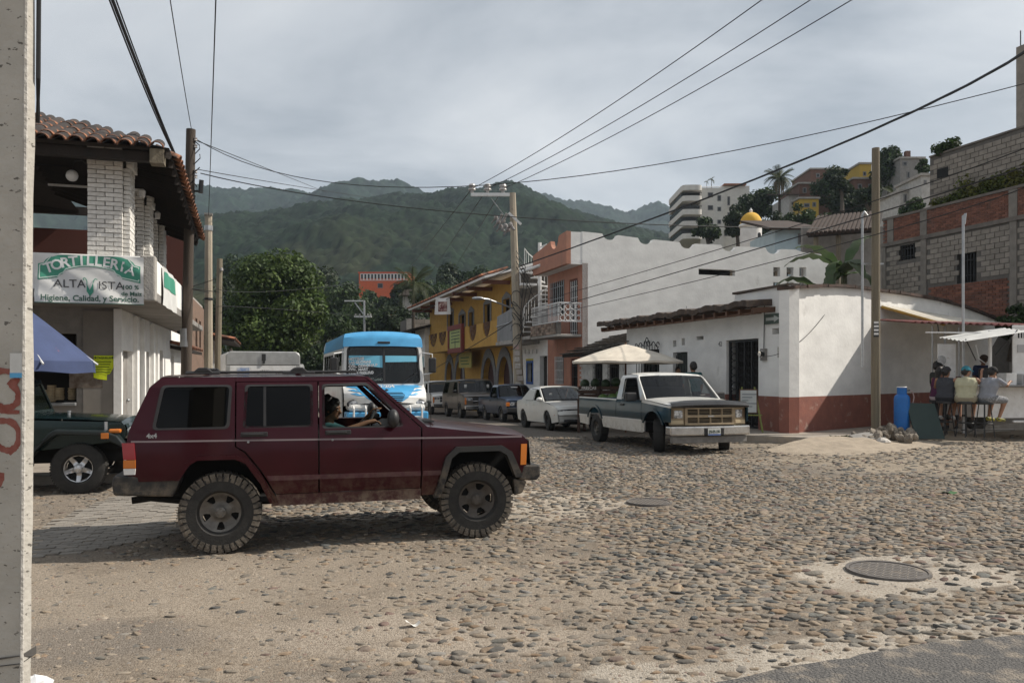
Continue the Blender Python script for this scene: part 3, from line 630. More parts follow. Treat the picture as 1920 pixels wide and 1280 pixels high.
def flatprint(name, pts, m, off=.006, cut=.03):
    mb = MB().sheet(pts, [], lambda u, v: bn(u, v, off), 0, np.arange(0, 1, cut), np.arange(0, 1, cut*2)); return obj(name, mb, m, bt, smooth=True, angle=0)
def arcband(lo, hi):   # green cartouche: curved plate with notched corners
    top = [(x, hi-.0*(x-.5)**2) for x in np.linspace(.14, .86, 15)]
    return [(.03, .80), (.08, .82), (.10, .88), (.14, .94)]+[(x, min(.985, 1.08-1.2*(x-.5)**2)) for x in np.linspace(.16, .84, 15)]+[(.86, .94), (.90, .88), (.92, .82), (.97, .80), (.97, .45), (.80, .53), (.79, .57), (.75, .60)]+[(x, .76-.0-1.9*(x-.5)**2*.9) for x in np.linspace(.73, .27, 13)]+[(.25, .60), (.21, .57), (.2, .53), (.03, .47)]
flatprint('cartouche', arcband(0, 0), green_p, .005)
ol = MB()
pb = [(.045, .775), (.09, .80), (.115, .86), (.15, .955)]; 
for seq in (pb, [(1-a, b) for a, b in pb], [(.045, .775), (.045, .505), (.21, .56), (.225, .6), (.26, .635)]+[(x, .785-1.75*(x-.5)**2) for x in np.linspace(.28, .72, 13)]+[(.74, .635), (.775, .6), (.79, .56), (.955, .49), (.955, .775)]):
    for a, b in zip(seq, seq[1:]):
        a = np.array(a); b = np.array(b); d = (b-a)/np.linalg.norm((b-a)*[bw, bh]); n_ = np.array([-d[1]*bh/bw, d[0]*bw/bh])*.008; q = [a+n_, b+n_, b-n_, a-n_]; ol.add([bn(*p, .010) for p in q], [(3, 2, 1, 0)])
obj('outline', ol, pale_p, bt)
def print_text(name, body, size, cx, cz, m, sx=1, bold=0, arc=0, sp=None):
    mb = MB()
    if arc:
        n = len(body)
        for i, ch in enumerate(body):
            q = (i-(n-1)/2)/((n-1)/2); k = len(mb.V); text_mb(mb, ch, size, Matrix.Translation((cx*bw+q*sp*bw, cz*bh-arc*q*q*bh, 0)) @ Matrix.Rotation(-q*.30, 4, 'Z'), bold, sx, 0)
    else: text_mb(mb, body, size, Matrix.Translation((cx*bw, cz*bh, 0)), bold, sx, 0)
    mb.V = [bn(v.x/bw, v.y/bh, .011) for v in mb.V]; obj(name, mb, m, bt)
print_text('lettering', 'TORTILLERIA', .235, .5, .885, mat('white banner print', (.68, .69, .68), rough=.6), 1, .006, .17, .375)
print_text('lettering', 'ALTA', .19, .315, .40, dk_p, 1.08)
print_text('lettering', 'ISTA', .19, .695, .38, dk_p, 1.08)
print_text('lettering', '100 %', .1, .875, .36, dg_p, 1.1, .002); print_text('lettering', 'de Maiz', .1, .885, .225, dg_p, 1.05, .002)
print_text('lettering', 'Higiene, Calidad, y Servicio.', .135, .505, .11, dg_p, 1.0, .003)
flatprint('leaf_emblem', [(.50, .16), (.535, .24), (.535, .36), (.53, .43), (.512, .33), (.50, .285), (.49, .33), (.475, .40), (.47, .26)], green_p, .012, .2)
ol = MB(); 
for seq in ([(.475, .38), (.475, .46), (.462, .52), (.447, .53), (.44, .5), (.45, .48)], [(.53, .42), (.535, .48), (.55, .52), (.568, .5)]):
    for a, b in zip(seq, seq[1:]):
        a = np.array(a); b = np.array(b); d = (b-a)/np.linalg.norm((b-a)*[bw, bh]); n_ = np.array([-d[1]*bh/bw, d[0]*bw/bh])*.006; ol.add([bn(*p, .012) for p in (a+n_, b+n_, b-n_, a-n_)], [(3, 2, 1, 0)])
obj('emblem_stems', ol, green_p, bt)
obj('hem', MB().tube([bn(u, .01, .004) for u in np.linspace(0, 1, 30)], .008, 5), dg_p, bt)
# second banner on the side parapet
b2 = thing('banner', 'narrow white and green banner on the side parapet facing the lane', 'banner', FL.O+FL.X*(xb+.02)+FL.Y*.2+Vector((0, 0, 2.85)), FL.rot)
obj('cloth', MB().grid(lambda u, v: Vector((.012+.012*math.sin(u*14+v*5), -1.4+2.3*u, v*.72+.0)), 24, 6), bn_m, b2, smooth=True, angle=0)
obj('cartouche', MB().grid(lambda u, v: Vector((.020+.012*math.sin((.1+.8*u)*14+(.5+.4*v)*5), -1.4+2.3*(.1+.8*u), (.5+.4*v)*.72)), 24, 4), green_p, b2, smooth=True, angle=0)
# poster, tortilla stacks, umbrella
pt = thing('poster', 'torn fluorescent yellow poster on the grey shop wall', 'poster', FL.O+FL.X*FL.x(196)+FL.Y*(-.05)+Vector((0, 0, 1.45)), FL.rot)
obj('sheet', MB().sheet([(-.185, .05), (-.18, .48), (.18, .48), (.18, .27), (.1, .12), (.05, .1), (.05, .0), (-.1, .02)], [], lambda u, v: (u, .002+.004*math.sin(u*20), v), .003, np.arange(-.15, .18, .06), ()), mat('fluorescent yellow paper', (.62, .72, .02), (.55, .65, .03), 6, .8), pt)
mb = MB(); text_mb(mb, 'TAQUILLA', .052, frame((0, -.006, .43), (1, 0, 0), (0, 0, 1)), .001); text_mb(mb, '+', .09, frame((-.15, -.006, .43), (1, 0, 0), (0, 0, 1)), .003); text_mb(mb, '+', .09, frame((.15, -.006, .43), (1, 0, 0), (0, 0, 1)), .003)
for i in range(5): mb.box(-.15, .13-.02*(i % 3), -.006, -.004, .35-i*.05, .362-i*.05)
obj('print', mb, mat('dark green ink', (.05, .09, .02), rough=.8), pt, kind='stuff')
obj('patch', MB().box(-.86, -.28, -.033, -.031, 1.3, 1.62), mat('torn brown paper remains', (.1, .07, .05), (.2, .17, .14), 9, .95), t)
tort_m = mat('wrapped tortillas', (.42, .33, .2), (.3, .22, .13), 8, .8, rnd=.25)
for (u, h, b, lab) in ((69, .17, .0, 'short stack of tortillas at the left end of the counter'), (86, .26, 0, 'brown taller stack of tortillas second from the left'), (97, .34, 0, 'tallest stack of tortillas near the middle of the counter'), (112, .24, .04, 'stack of tortillas leaning by the black rack'), (136, .26, .04, 'stack of tortillas at the right end by the window jamb')):
    x = FL.x(u, .25); mb = MB(); k = int(h/.03)
    for i in range(k): mb.lathe([(0, i*.03+.002), (.078+.004*(i % 2), i*.03+.002), (.08, i*.03+.024), (0, i*.03+.028)], 12, Matrix.Translation((random.uniform(-.006, .006), random.uniform(-.006, .006), 0)))
    tag(obj('tortilla_stack', mb, tort_m, loc=FL.O+FL.X*x+FL.Y*.25+Vector((0, 0, 1.025+b)), kind=None), lab, 'tortillas', 'tortilla stacks on the shop counter')
ub = P(-10, 697, 12.4); ut = thing('market_umbrella', 'blue market umbrella with a faded red print by the shop window', 'umbrella', (ub.x, ub.y, gz(ub.x, ub.y)), 0)
blue_c = mat('faded blue canvas', (.05, .07, .15), (.04, .056, .12), 3, .85, c3=(.3, .07, .07), scale3=2.6, fac3=(.64, .70)); UR = 1.42
mb = MB(); n = 8; V = [Vector((0, 0, 3.08))]; Fs = []
for r_ in range(1, 7):
    for j in range(n*4):
        a = 2*PI*j/(n*4)+.2; q = (j % 4)/4; dip = math.sin(q*PI)*.05*r_/6; rad = UR*r_/6*(1-dip*.7); V.append(Vector((rad*math.cos(a), rad*math.sin(a), 3.08-1.16*(r_/6)**1.08-dip*.0)))
m_ = n*4; Fs += [(0, 1+j, 1+(j+1) % m_) for j in range(m_)]+[(1+i*m_+j, 1+(i+1)*m_+j, 1+(i+1)*m_+(j+1) % m_, 1+i*m_+(j+1) % m_) for i in range(5) for j in range(m_)]
k0 = len(V); V += [Vector((v.x*1.005, v.y*1.005, v.z-.17-.02*math.sin(i*1.3))) for i, v in enumerate(V[1+5*m_:1+6*m_])]; Fs += [(1+5*m_+j, k0+j, k0+(j+1) % m_, 1+5*m_+(j+1) % m_) for j in range(m_)]
cn = obj('canopy', MB().add(V, Fs), blue_c, ut, smooth=True, angle=30)
obj('pole', MB().tube([(0, 0, 0), (0, 0, 3.0)], .024), steel, ut)
mb = MB()
for j in range(n): a = 2*PI*j/n+.2; mb.tube([(0, 0, 3.02), (UR*math.cos(a)*1.02, UR*math.sin(a)*1.02, 1.9)], .008, 5)
obj('ribs', mb, white_mt, ut, kind='stuff')
tip = MB()
for j in range(n): a = 2*PI*j/n+.2; tip.tube([(UR*math.cos(a)*.99, UR*math.sin(a)*.99, 1.92), (UR*math.cos(a)*1.04, UR*math.sin(a)*1.04, 1.87)], .016, 6)
obj('rib_tips', tip, white_mt, ut, kind='stuff')
# houses farther along the left side of the lane
def leftbox(s0, s1, w, h, mt, label, roof=None, over=.5, wins=(), name='house', depth=6, top=None):
    O = D*s0+E*w; O.z = gz(O.x, O.y); fr = Fr(O, D, -E); L = s1-s0
    t = fr.thing(name, label, 'house'); hs = [(a, b, c, d) for a, b, c, d in wins]
    mb = MB().sheet([(0, -.5), (L, -.5), (L, h), (0, h)], [hole(q) for q in hs], lambda u, v: (u, 0, v), .22, flip=True); obj('wall', mb, mt, t)
    obj('gable_wall', MB().box(.0, .2, .225, depth, -.5, h), mt, t); obj('gable_wall', MB().box(L-.2, L, .225, depth, -.5, h), mt, t); obj('back_wall', MB().box(.2, L-.2, depth-.2, depth, -.5, h), mt, t)
    for q in hs: window(t, q, .14, wood_d, g_win)
    if roof == 'tile':
        mb = MB(); quadslab(mb, [Vector((-.3, -over, h-.05)), Vector((L+.3, -over, h-.05)), Vector((L+.3, depth+.3, h+1.1)), Vector((-.3, depth+.3, h+1.1))], .1); r = obj('roof', mb, wood_d, t)
        mb = MB(); k = int((L+.6)/.25)
        for i in range(k):
            M = Matrix.Translation((-.3+i*.25, -over-.03, h-.03)) @ Matrix.Rotation(math.atan2(1.15, depth+over), 4, 'X')
            for rr in range(3): b = barrel(.24, .2, .44); mb.add([M @ Matrix.Translation((0, rr*.36, .0+.01*rr)) @ v for v in b.V], b.F)
        obj('tile_rows', mb, tile_s, r, kind='stuff')
    else: obj('roof', MB().box(-.05, L+.05, -.15, depth, h, h+.15), concrete, t)
    return t, fr
t2, f2 = leftbox(26.3, 33, -3.3, 2.75, white_pl, 'white low house with a tiled eave behind the wooden pole', 'tile', .9, [(1.2, 2.0, .9, 2.0), (3.5, 4.3, .9, 2.0)])
t2, f2 = leftbox(33.2, 41, -3.1, 5.1, mat('brown brick upper storey', (.2, .125, .09), (.14, .1, .075), 5, .95, .5, 30), 'brown brick two storey house behind the concrete pole', None, 0, [(1, 2.1, 1, 2.1), (3, 4, 3.2, 4.4), (5, 6, 3.2, 4.4)])
t2, f2 = leftbox(41.2, 50, -2.8, 3.9, white_pl, 'white house with projecting timber awning beside the big tree', 'tile', 1.3, [(1.5, 2.4, 2.2, 3.2), (4.5, 5.4, 2.2, 3.2)])
# ================================================================== RIGHT: low white house at the corner
CR0 = CR+Vector((0, 0, .17)); FH = Fr(CR0, -D, E); FW = Fr(CR0, WR, -NR)
t = FH.thing('corner_house', 'low white corner house with an oxide red base band and rough tiled eave', 'house')
xl = FH.x(1175); H1 = 3.42
door = FH.rect(1362, 640, 1422, 806); door = (door[0], door[1], 0.0, 2.5)
w1 = FH.rect(1202, 655, 1236, 735); w2 = FH.rect(1262, 660, 1289, 712)
w2 = (w2[0], w2[1], .1, w2[3])
vents = [FH.rect(1262, 638, 1268, 650), FH.rect(1278, 634, 1284, 647), FH.rect(1306, 630, 1319, 637), FH.rect(1448, 615, 1466, 626)]
bandz = .93
mb = wall(MB(), [(xl, bandz), (0, bandz), (0, 3.82), (-2.5, 3.78), (-2.55, H1+.1), (xl, H1)], [(door[0], door[1], bandz+.001, door[3]) if 0 else [(door[0], bandz), (door[1], bandz), (door[1], door[3]), (door[0], door[3])], (w1[0], w1[1], max(w1[2], bandz+.02), w1[3]), ] + vents, 0, .3)
# the door opening reaches the floor: cut the wall outline round it instead of a hole
mb = wall(MB(), [(xl, bandz), (w2[0], bandz), (w2[0], w2[3]), (w2[1], w2[3]), (w2[1], bandz), (door[0], bandz), (door[0], door[3]), (door[1], door[3]), (door[1], bandz), (0, bandz), (0, 3.82), (-2.5, 3.78), (-2.55, H1+.1), (xl, H1)], [(w1[0], w1[1], max(w1[2], bandz+.02), w1[3])]+vents, 0, .3)
obj('street_wall', mb, white_pl, t)
for a, b in ((xl, w2[0]), (w2[1], door[0]), (door[1], .0)): obj('base_band', MB().box(a, b, -.004, .3, -.7, bandz-.001), red_band, t)
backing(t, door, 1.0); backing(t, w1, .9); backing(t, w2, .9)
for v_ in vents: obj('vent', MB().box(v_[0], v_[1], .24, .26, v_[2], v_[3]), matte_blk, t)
# door grille: bars, scrolls in diamonds
dg = obj('door', frame_mb(MB(), (door[0]+.02, door[1]-.02, .02, door[3]-.02), .1, .05, .03), iron, t)
mb = MB(); dw = (door[1]-door[0]-.14)
for i in range(5):
    x = door[0]+.07+dw*i/4; mb.box(x-.022, x+.022, .075, .125, .07, door[3]-.07)
for i in range(4):
    xa = door[0]+.07+dw*(i+.5)/4
    for k in range(11):
        z = .12+k*.21; r_ = dw/8*.8
        mb.tube([(xa+r_*math.cos(a)*(.9 if k % 2 else 1), .1, z+.1*math.sin(a)) for a in np.linspace(0, 2*PI, 9)], .011, 4, False)
    mb.tube([(xa, .1, .07), (xa, .1, door[3]-.07)], .009, 4)
obj('grille', mb, iron, dg, kind='stuff'); obj('handle', MB().ball((door[0]+.3, .03, 1.15), .035), steel, dg)
f_ = window(t, (w1[0], w1[1], max(w1[2], bandz+.02), w1[3]), .16, wood_d)
mb = MB(); x0, x1, z0, z1 = w1[0]-.12, w1[1]+.12, bandz-.05, w1[3]
for i in range(9): x = x0+(x1-x0)*i/8; mb.tube([(x, -.12, z0), (x, -.12, z1+.06+.22*math.sin(PI*i/8))], .013, 5)
for z in (z0+.1, z1-.1): mb.box(x0, x1, -.13, -.11, z-.014, z+.014)
for s in (-1, 1):
    c = (x0+x1)/2; mb.tube([(c+s*(x1-c)*q, -.12, z1+.06+.36*math.sin(PI*(1-q)/2)*(.6+.4*math.cos(q*PI*3))) for q in np.linspace(0, 1, 12)], .016, 5)
    mb.tube([(c+s*(x1-c+.02)+.09*math.cos(a), -.12, z1+.14+.09*math.sin(a)) for a in np.linspace(0, 5.2, 11)], .016, 5); mb.tube([(c+s*.13+.1*math.cos(a), -.12, z1+.2+.1*math.sin(a)) for a in np.linspace(0, 5.2, 11)], .014, 5)
    mb.box(c+s*(x1-c)-.012, c+s*(x1-c)+.012, -.12, .0, z0+.08, z0+.12)
obj('window_grille', mb, iron, t, kind='stuff')
f_ = obj('door', MB().box(w2[0]+.02, w2[1]-.02, .15, .2, .02, w2[3]-.02), mat('dark green door', (.03, .04, .035), rough=.6), t); barred(f_, (w2[0]+.05, w2[1]-.05, .2, w2[3]-.1), .1, iron, 5, 4, .014, 'grille')
# eave: rough tile edge over timber rafters
e0, e1_ = FH.q(1122, 611, -.75), FH.q(1402, 562, -.75); xe0, xe1 = e0[0], e1_[0]; ze = (e0[1]+e1_[1])/2
eave_m = mat('weathered eave tiles', (.085, .06, .045), (.05, .04, .034), 6, .95, .6, 25)
def eslab(u, v):
    x = xe0+(xe1-xe0)*u; y = -.78+.04*math.sin(x*9)+1.2*v
    return Vector((x, y, ze+.05+.10*v+.02*math.sin(x*13)*(1-v)+.025*math.sin(x*4.1)*(1-v)))
mb = MB().grid(eslab, 120, 6); k = len(mb.V); mb.grid(lambda u, v: eslab(u, v)-Vector((0, 0, .15+.02*math.sin(u*90))), 120, 6)
mb.F[-720:] = [f[::-1] for f in mb.F[-720:]]; mb.F += [(i, i+k, i+1+k, i+1) for i in range(120)]+[(6*121+i+1, 6*121+i+1+k, 6*121+i+k, 6*121+i) for i in range(120)]+[(j*121+120, j*121+120+k, (j+1)*121+120+k, (j+1)*121+120) for j in range(6)]
ev = obj('eave', mb, eave_m, t, smooth=True)
mb = MB(); nn = int((xe1-xe0)/.62)
rm_ = mesh_of('rafter', MB().box(-.05, .05, -.68, .0, -.14, 0), wood_b)
for i in range(nn+1):
    o = obj('rafter', rm_, wood_b, ev, loc=(xe0+.1+i*.62, 0, ze-.10), rot=(.06, 0, random.uniform(-.02, .02)))
obj('eave_board', MB().box(xe0, xe1, -.62, -.5, ze-.30, ze-.255), wood_b, ev)
# splayed wall with curved gable top
top = [FW.q(u, v) for u, v in ((1480, 541), (1520, 538), (1560, 537), (1610, 540), (1650, 546), (1700, 553), (1760, 563), (1810, 577), (1850, 592), (1885, 607))]
xe = 12.5
tw = top+[(xe, 2.2)]

M_w = Matrix.Translation(FW.O) @ Matrix.Rotation(FW.rot, 4, 'Z')
mb = MB().sheet([(0, bandz), (xe, bandz), (xe, 2.2)]+top[::-1][0:]+[], [], lambda u, v: (u, 0, v), .3, np.arange(.5, xe, .6)); mb.move(M_w); obj('splayed_wall', mb, white_pl, t, world=True)
mb = MB().box(-.002, xe, -.004, .3, -.7, bandz-.001); mb.move(M_w); obj('base_band', mb, red_band, t, world=True)
mb = MB(); tp = [Vector((a, 0, b)) for a, b in top]
for i in range(len(tp)-1):
    a, b = tp[i], tp[i+1]; L = (b-a).length; k = max(1, int(L/.3))
    for j in range(k):
        p = a.lerp(b, (j+.5)/k); M = Matrix.Translation(p) @ (b-a).to_track_quat('X', 'Z').to_matrix().to_4x4(); mb.box(-L/k/2-.02, L/k/2+.02, -.1-random.random()*.05, .35, -.02, .045+random.random()*.03, M @ Matrix.Rotation(random.uniform(-.05, .05), 4, 'X'))
mb.move(M_w); obj('coping', mb, mat('dark coping tiles', (.075, .045, .035), (.045, .035, .03), 6, .95, isl=.4), t, world=True, kind='stuff')
mb = MB(); a = FH.q(1402, 552, 0); mb.box(-2.55, .0, -.06, .32, 3.80, 3.86); obj('coping_edge', mb, eave_m, t)
obj('roof_slab', MB().prism([(xl, .31), (-.6, .31), (-4.1, 9), (xl, 9)], lambda u, v: (u, v, 3.3), (0, 0, .12)), concrete, t)
# sign, meter, notice on the house
sg = FH.rect(1434, 588, 1464, 607, -.05); st_ = thing('street_sign', 'small dark green arrow sign high on the white corner house', 'sign', FH.O+FH.X*((sg[0]+sg[1])/2)+FH.Y*(-.05)+Vector((0, 0, sg[2])), FH.rot)
sw_, sh_ = sg[1]-sg[0], sg[3]-sg[2]; obj('plate', MB().box(-sw_/2, sw_/2, -.01, .03, 0, sh_), mat('dull green sign enamel', (.045, .075, .055), (.07, .09, .075), 5, .5), st_)
ar = [(-.4, .35), (.1, .35), (.1, .15), (.45, .5), (.1, .85), (.1, .65), (-.4, .65)]; obj('arrow', MB().sheet([(a*sw_, b*sh_) for a, b in ar], [], lambda u, v: (u, -.014, v), .002), mat('pale sign film', (.4, .42, .4), rough=.5), st_)
p = FH.q(1428, 664, -.1); mt_ = thing('electric_meter', 'round electric meter beside the barred door', 'meter', FH.O+FH.X*p[0]+FH.Y*(-.0)+Vector((0, 0, p[1]-.15)), FH.rot)
obj('base', MB().box(-.11, .11, -.07, 0, -.02, .3), stain_conc, mt_); obj('dial', MB().lathe([(.0, .17), (.07, .17), (.09, .14), (.1, .06), (.1, 0)], 16, Matrix.Translation((0, 0, .16)) @ Matrix.Rotation(R(90), 4, 'X')), g_win, mt_, smooth=True)
obj('conduit', MB().tube([(0, -.03, .3), (.02, -.03, 1.0), (.03, -.03, 1.5)], .012, 5), black, mt_)
p = FH.q(1462, 660, -.01); single('notice', MB().box(-.11, .11, -.006, 0, 0, .28).move(Matrix.Translation(FH.O+FH.X*p[0]+Vector((0, 0, p[1]-.14))) @ Matrix.Rotation(FH.rot, 4, 'Z')), mat('faded notice paper', (.55, .53, .47), (.36, .33, .3), 30, .9), 'small faded paper notice on the white wall right of the meter', 'notice')
p = FH.q(1350, 645, -.01); mb = MB(); text_mb(mb, '42', .2, frame(FH.O+FH.X*p[0]+FH.Y*(-.006)+Vector((0, 0, p[1])), FH.X, (0, 0, 1)), .003); obj('house_number', mb, greytrim, t, world=True)
# ================================================================== lean-to house left of it
FB = Fr(CR0-E*.05, -D, E); xa, xb_ = FB.x(1085), FB.x(1172)
t = thing('lean_to_house', 'low white brick house with a weathered lean-to shingle roof behind the cream umbrella', 'house', FB.O, FB.rot)
wl = [FB.rect(1112, 678, 1127, 740), FB.rect(1140, 676, 1158, 740)]; wl = [(a, b, .6, d) for a, b, c, d in wl]
bw_m = mat('whitewashed brickwork', (.55, .54, .51), (.42, .41, .39), 5, .95, .5, 20, c3=(.3, .27, .24), scale3=3)
obj('wall', wall(MB(), [(xa, -1), (xb_, -1), (xb_, 2.75), (xa, 2.35)], wl, .06, .25), bw_m, t)
mb = MB(); k = 0
for r_ in range(28):
    z = .0+r_*.1
    for c_ in range(int((xb_-xa)/.34)):
        x = xa+.02+c_*.34+(r_ % 2)*.17
        if x+.32 < xb_ and not any(a-.32 < x < b and c-.1 < z < d for a, b, c, d in wl) and z < 2.3: mb.box(x, x+.325, .045-random.random()*.012, .07, z, z+.085)
obj('bricks', mb, bw_m, t, kind='stuff')
for i, r_ in enumerate(wl): window(t, r_, .15, wood_d, g_win if not i else None, 1); barred(t, r_, .0, iron, 5, 3, .012)
mb = MB()
for r_ in range(7):
    for c_ in range(14):
        x = xa-.35+c_*(xb_-xa+.6)/14; y = -.75+r_*.34; z = 2.32+.12*(c_/14)+r_*.125; mb.box(x+.005, x+(xb_-xa+.6)/14-.005, y, y+.4, z, z+.035, Matrix.Translation((0, 0, random.random()*.02)))
r_ = obj('roof', mb, mat('grey weathered shingles', (.12, .105, .09), (.07, .062, .055), 4, .95, .5, 30, isl=.35), t, kind='stuff'); obj('eave_beam', MB().box(xa-.4, xb_+.15, -.6, -.5, 2.2, 2.33), wood_d, t)
# ================================================================== salmon building with tall white side wall
PX = Vector((3.0, 34.1, 0)); PX.z = gz(PX.x, PX.y)+.1; FP = Fr(PX, -D, E); FS = Fr(PX, E, D)
t = FP.thing('salmon_building', 'salmon fronted two storey building with a tall scalloped white side wall', 'building')
xl = FP.x(1027); zb = FP.z(632, -.3); zt = FP.z(493, 0); ztop = FS.z(434, 0); 
gw = FP.rect(1042, 668, 1057, 720); gd = FP.rect(1070, 672, 1083, 742); ud = FP.rect(1067, 523, 1083, 606); uw = FP.rect(1033, 528, 1058, 592); ud = (ud[0], ud[1], zb+.06, ud[3]); gd = (gd[0], gd[1], .05, gd[3])
obj('street_wall', wall(MB(), [(xl, -.6), (gd[0], -.6), (gd[0], gd[3]), (gd[1], gd[3]), (gd[1], -.6), (0, -.6), (0, zt), (xl, zt)], [gw, ud, uw], 0, .25), pink, t)
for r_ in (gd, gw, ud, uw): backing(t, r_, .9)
for r_, nm in ((gd, 'door'), (ud, 'door')):
    d_ = obj(nm, frame_mb(MB(), r_, .1, .08, .05), mat('red brown door frame', (.14, .05, .035), rough=.7) if nm else None, t); barred(d_, (r_[0]+.08, r_[1]-.08, r_[2], r_[3]-.08), .06, white_mt if r_ is ud else iron, 4, 5, .018, 'grille'); obj('panel', MB().box(r_[0]+.08, r_[1]-.08, .12, .15, r_[2], r_[3]-.08), g_win, d_)
for r_ in (gw, uw): window(t, r_, .14, wood_b, g_win, 1); barred(t, (r_[0], r_[1], r_[2], r_[3]), -.04, steel if r_ is uw else white_mt, 7, 3, .016)
bl0 = FP.x(962, -1.2); 
obj('upper_parapet', wall(MB(), [(xl-.1, zt-.05), (-.01, zt-.05), (-.01, ztop-.01), (-.9, ztop-.05)]+[(-1.5+.5*math.cos(a), ztop-.1-.5*math.sin(a)*.9) for a in np.linspace(.1, PI-.1, 9)]+[(xl-.1, ztop-.45)], [], -.72, .2), pink, t)
obj('parapet_soffit', MB().box(xl-.1, -.01, -.52, .0, zt-.06, zt+.12), white_clean, t)
stone_b = mat('mixed stone facing', (.17, .105, .075), (.32, .27, .22), 7, .95, .7, 12, fac=(.55, .62))
bx0_ = FP.x(995, -1.15)
obj('balcony', MB().box(bx0_, -.05, -1.15, -.01, zb, zb+.12), concrete, t, bevel=.03)
sp = obj('balcony_facing', MB().box(bx0_, -.05, -1.13, -.95, zb+.122, zb+.62), mortar_m, t)
stm = mat('facing stone', (.19, .12, .09), (.30, .25, .2), 5, .95, .6, 30, rnd=.5)
for r_ in range(4):
    x = bx0_+.02
    while x < -.3:
        w = random.uniform(.16, .36); o = obj('stone', MB().box(x, min(x+w-.02, -.06), -1.15-random.random()*.03, -1.12, zb+.13+r_*.122, zb+.13+r_*.122+.108), stm, sp); x += w
rl = MB(); zr0, zr1 = zb+.64, zb+1.42
for y_, a, b in ((-1.05, bx0_, -.08),):
    rl.box(a, b, -1.07, -1.03, zr1, zr1+.05); rl.box(a, b, -1.07, -1.03, zr0, zr0+.04)
    n = int((b-a)/.16)
    for i in range(n+1): x = a+(b-a)*i/n; rl.box(x-.014, x+.014, -1.06, -1.04, zr0+.04, zr1)
for i in range(4):   # side railing with rings
    for j in range(3): rl.tube([(-.05, -1.0+.12+i*.24+.11*math.cos(a), zr0+.16+j*.24+.11*math.sin(a)) for a in np.linspace(0, 2*PI, 11)], .014, 4, False)
rl.box(-.07, -.03, -1.05, -.02, zr1, zr1+.05); rl.box(-.07, -.03, -1.05, -.02, zr0, zr0+.04)
n = 4
for i in range(n+1): rl.box(-.065, -.035, -1.05+i*1.0/n-.012, -1.05+i*1.0/n+.012, zr0, zr1)
obj('balcony_railing', rl, white_mt, t, kind='stuff')
tops = []
def T(u, v): tops.append(FS.q(u, v))
prof = [(1092, 434)]
for (c, v) in ((1144, 440), (1211, 448), (1289, 456), (1367, 461), (1450, 466)):
    prof += [(c-15, v-2)]+[(c-13*math.cos(a), v+10*math.sin(a)) for a in np.linspace(.15, PI-.15, 9)]+[(c+15, v+1)]
prof += [(1492, 468), (1505, 473), (1520, 474), (1560, 480)]
tops = [FS.q(u, v) for u, v in prof]; x1s = tops[-1][0]
holes = [FS.rect(1310, 505, 1378, 516)]+[FS.rect(a, b, a+13, b+17) for b in (501, 529) for a in (1450, 1475, 1499)]
mb = MB().sheet([(0.0, -.6), (x1s, -.6)]+tops[::-1], [hole(h) for h in holes], lambda u, v: (u, 0, v), .22, np.arange(1, x1s, 1.2)); mb.move(Matrix.Translation(FS.O) @ Matrix.Rotation(FS.rot, 4, 'Z')); obj('side_wall', mb, white_pl, t, world=True)
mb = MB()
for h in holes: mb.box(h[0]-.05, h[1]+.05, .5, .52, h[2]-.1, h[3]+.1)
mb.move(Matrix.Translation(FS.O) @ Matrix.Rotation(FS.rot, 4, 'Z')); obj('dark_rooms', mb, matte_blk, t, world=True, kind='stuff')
obj('upper_return', MB().box(-.17, -.012, -.70, -.0, zt-.04, ztop-.03), white_pl, t)
obj('roof_slab', MB().box(xl, -.25, .25, 11, zt+.02, zt+.2), concrete, t)
obj('gable_wall', MB().box(xl-.02, xl+.2, .25, 6, -.6, zt), mat('old brick side', (.2, .13, .1), (.28, .24, .2), 4, .95, .5, 20), t)
mb = MB()
for i in range(4): x = 4.6+i*.12; mb.tube([(x, -.05+i*.01, 4.3), (x+random.uniform(-.06, .06), -.05, 4.3+.3+random.random()*.3)], .008, 5)
mb.move(Matrix.Translation(FS.O) @ Matrix.Rotation(FS.rot, 4, 'Z')); obj('starter_bars', mb, iron, t, world=True, kind='stuff')
# ================================================================== narrow white building with spiral stair and metal balcony
FN = Fr(PX-Vector((0, 0, .1)), -D, E); xn0, xn1 = FN.x(962), FP.x(1027)-.03
t = FN.thing('narrow_building', 'narrow white ground floor with blue framed window under a spiral stair', 'building')
zs = FN.z(640, (xn0+xn1)/2, -.6)
nd = FN.rect(1012, 667, 1026, 745); nw = FN.rect(987, 676, 1000, 720); nd = (nd[0], min(nd[1], xn1-.05), .05, nd[3])
sl = [FN.rect(984+i*7, 655, 986.4+i*7, 663) for i in range(4)]
obj('street_wall', wall(MB(), [(xn0, -.6), (nd[0], -.6), (nd[0], nd[3]), (nd[1], nd[3]), (nd[1], -.6), (xn1, -.6), (xn1, zs), (xn0, zs)], [nw]+sl, 0, .25), white_pl, t)
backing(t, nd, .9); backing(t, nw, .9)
obj('red_stripe', MB().box(xn0, nd[0]-.02, -.006, -.002, .85, .95), mat('dark red stripe', (.25, .04, .04), rough=.9), t)
fr_b = mat('blue window frame', (.03, .09, .3), rough=.6); f_ = obj('window', frame_mb(MB(), nw, .0, .12, .02), fr_b, t); obj('lintel', MB().box(nw[0], nw[1], -.03, .0, nw[3], nw[3]+.1), mat('yellow lintel', (.5, .42, .05), rough=.7), f_); obj('curtain', MB().grid(lambda u, v: Vector((nw[0]+.3+(nw[1]-nw[0]-.5)*u*(.6+.4*v), .25+.03*math.sin(u*22), nw[2]+(nw[3]-nw[2])*v)), 20, 2), white_clean, f_)
obj('door', MB().box(nd[0]+.05, nd[1]-.05, .2, .25, .05, nd[3]-.05), wood_d, t)
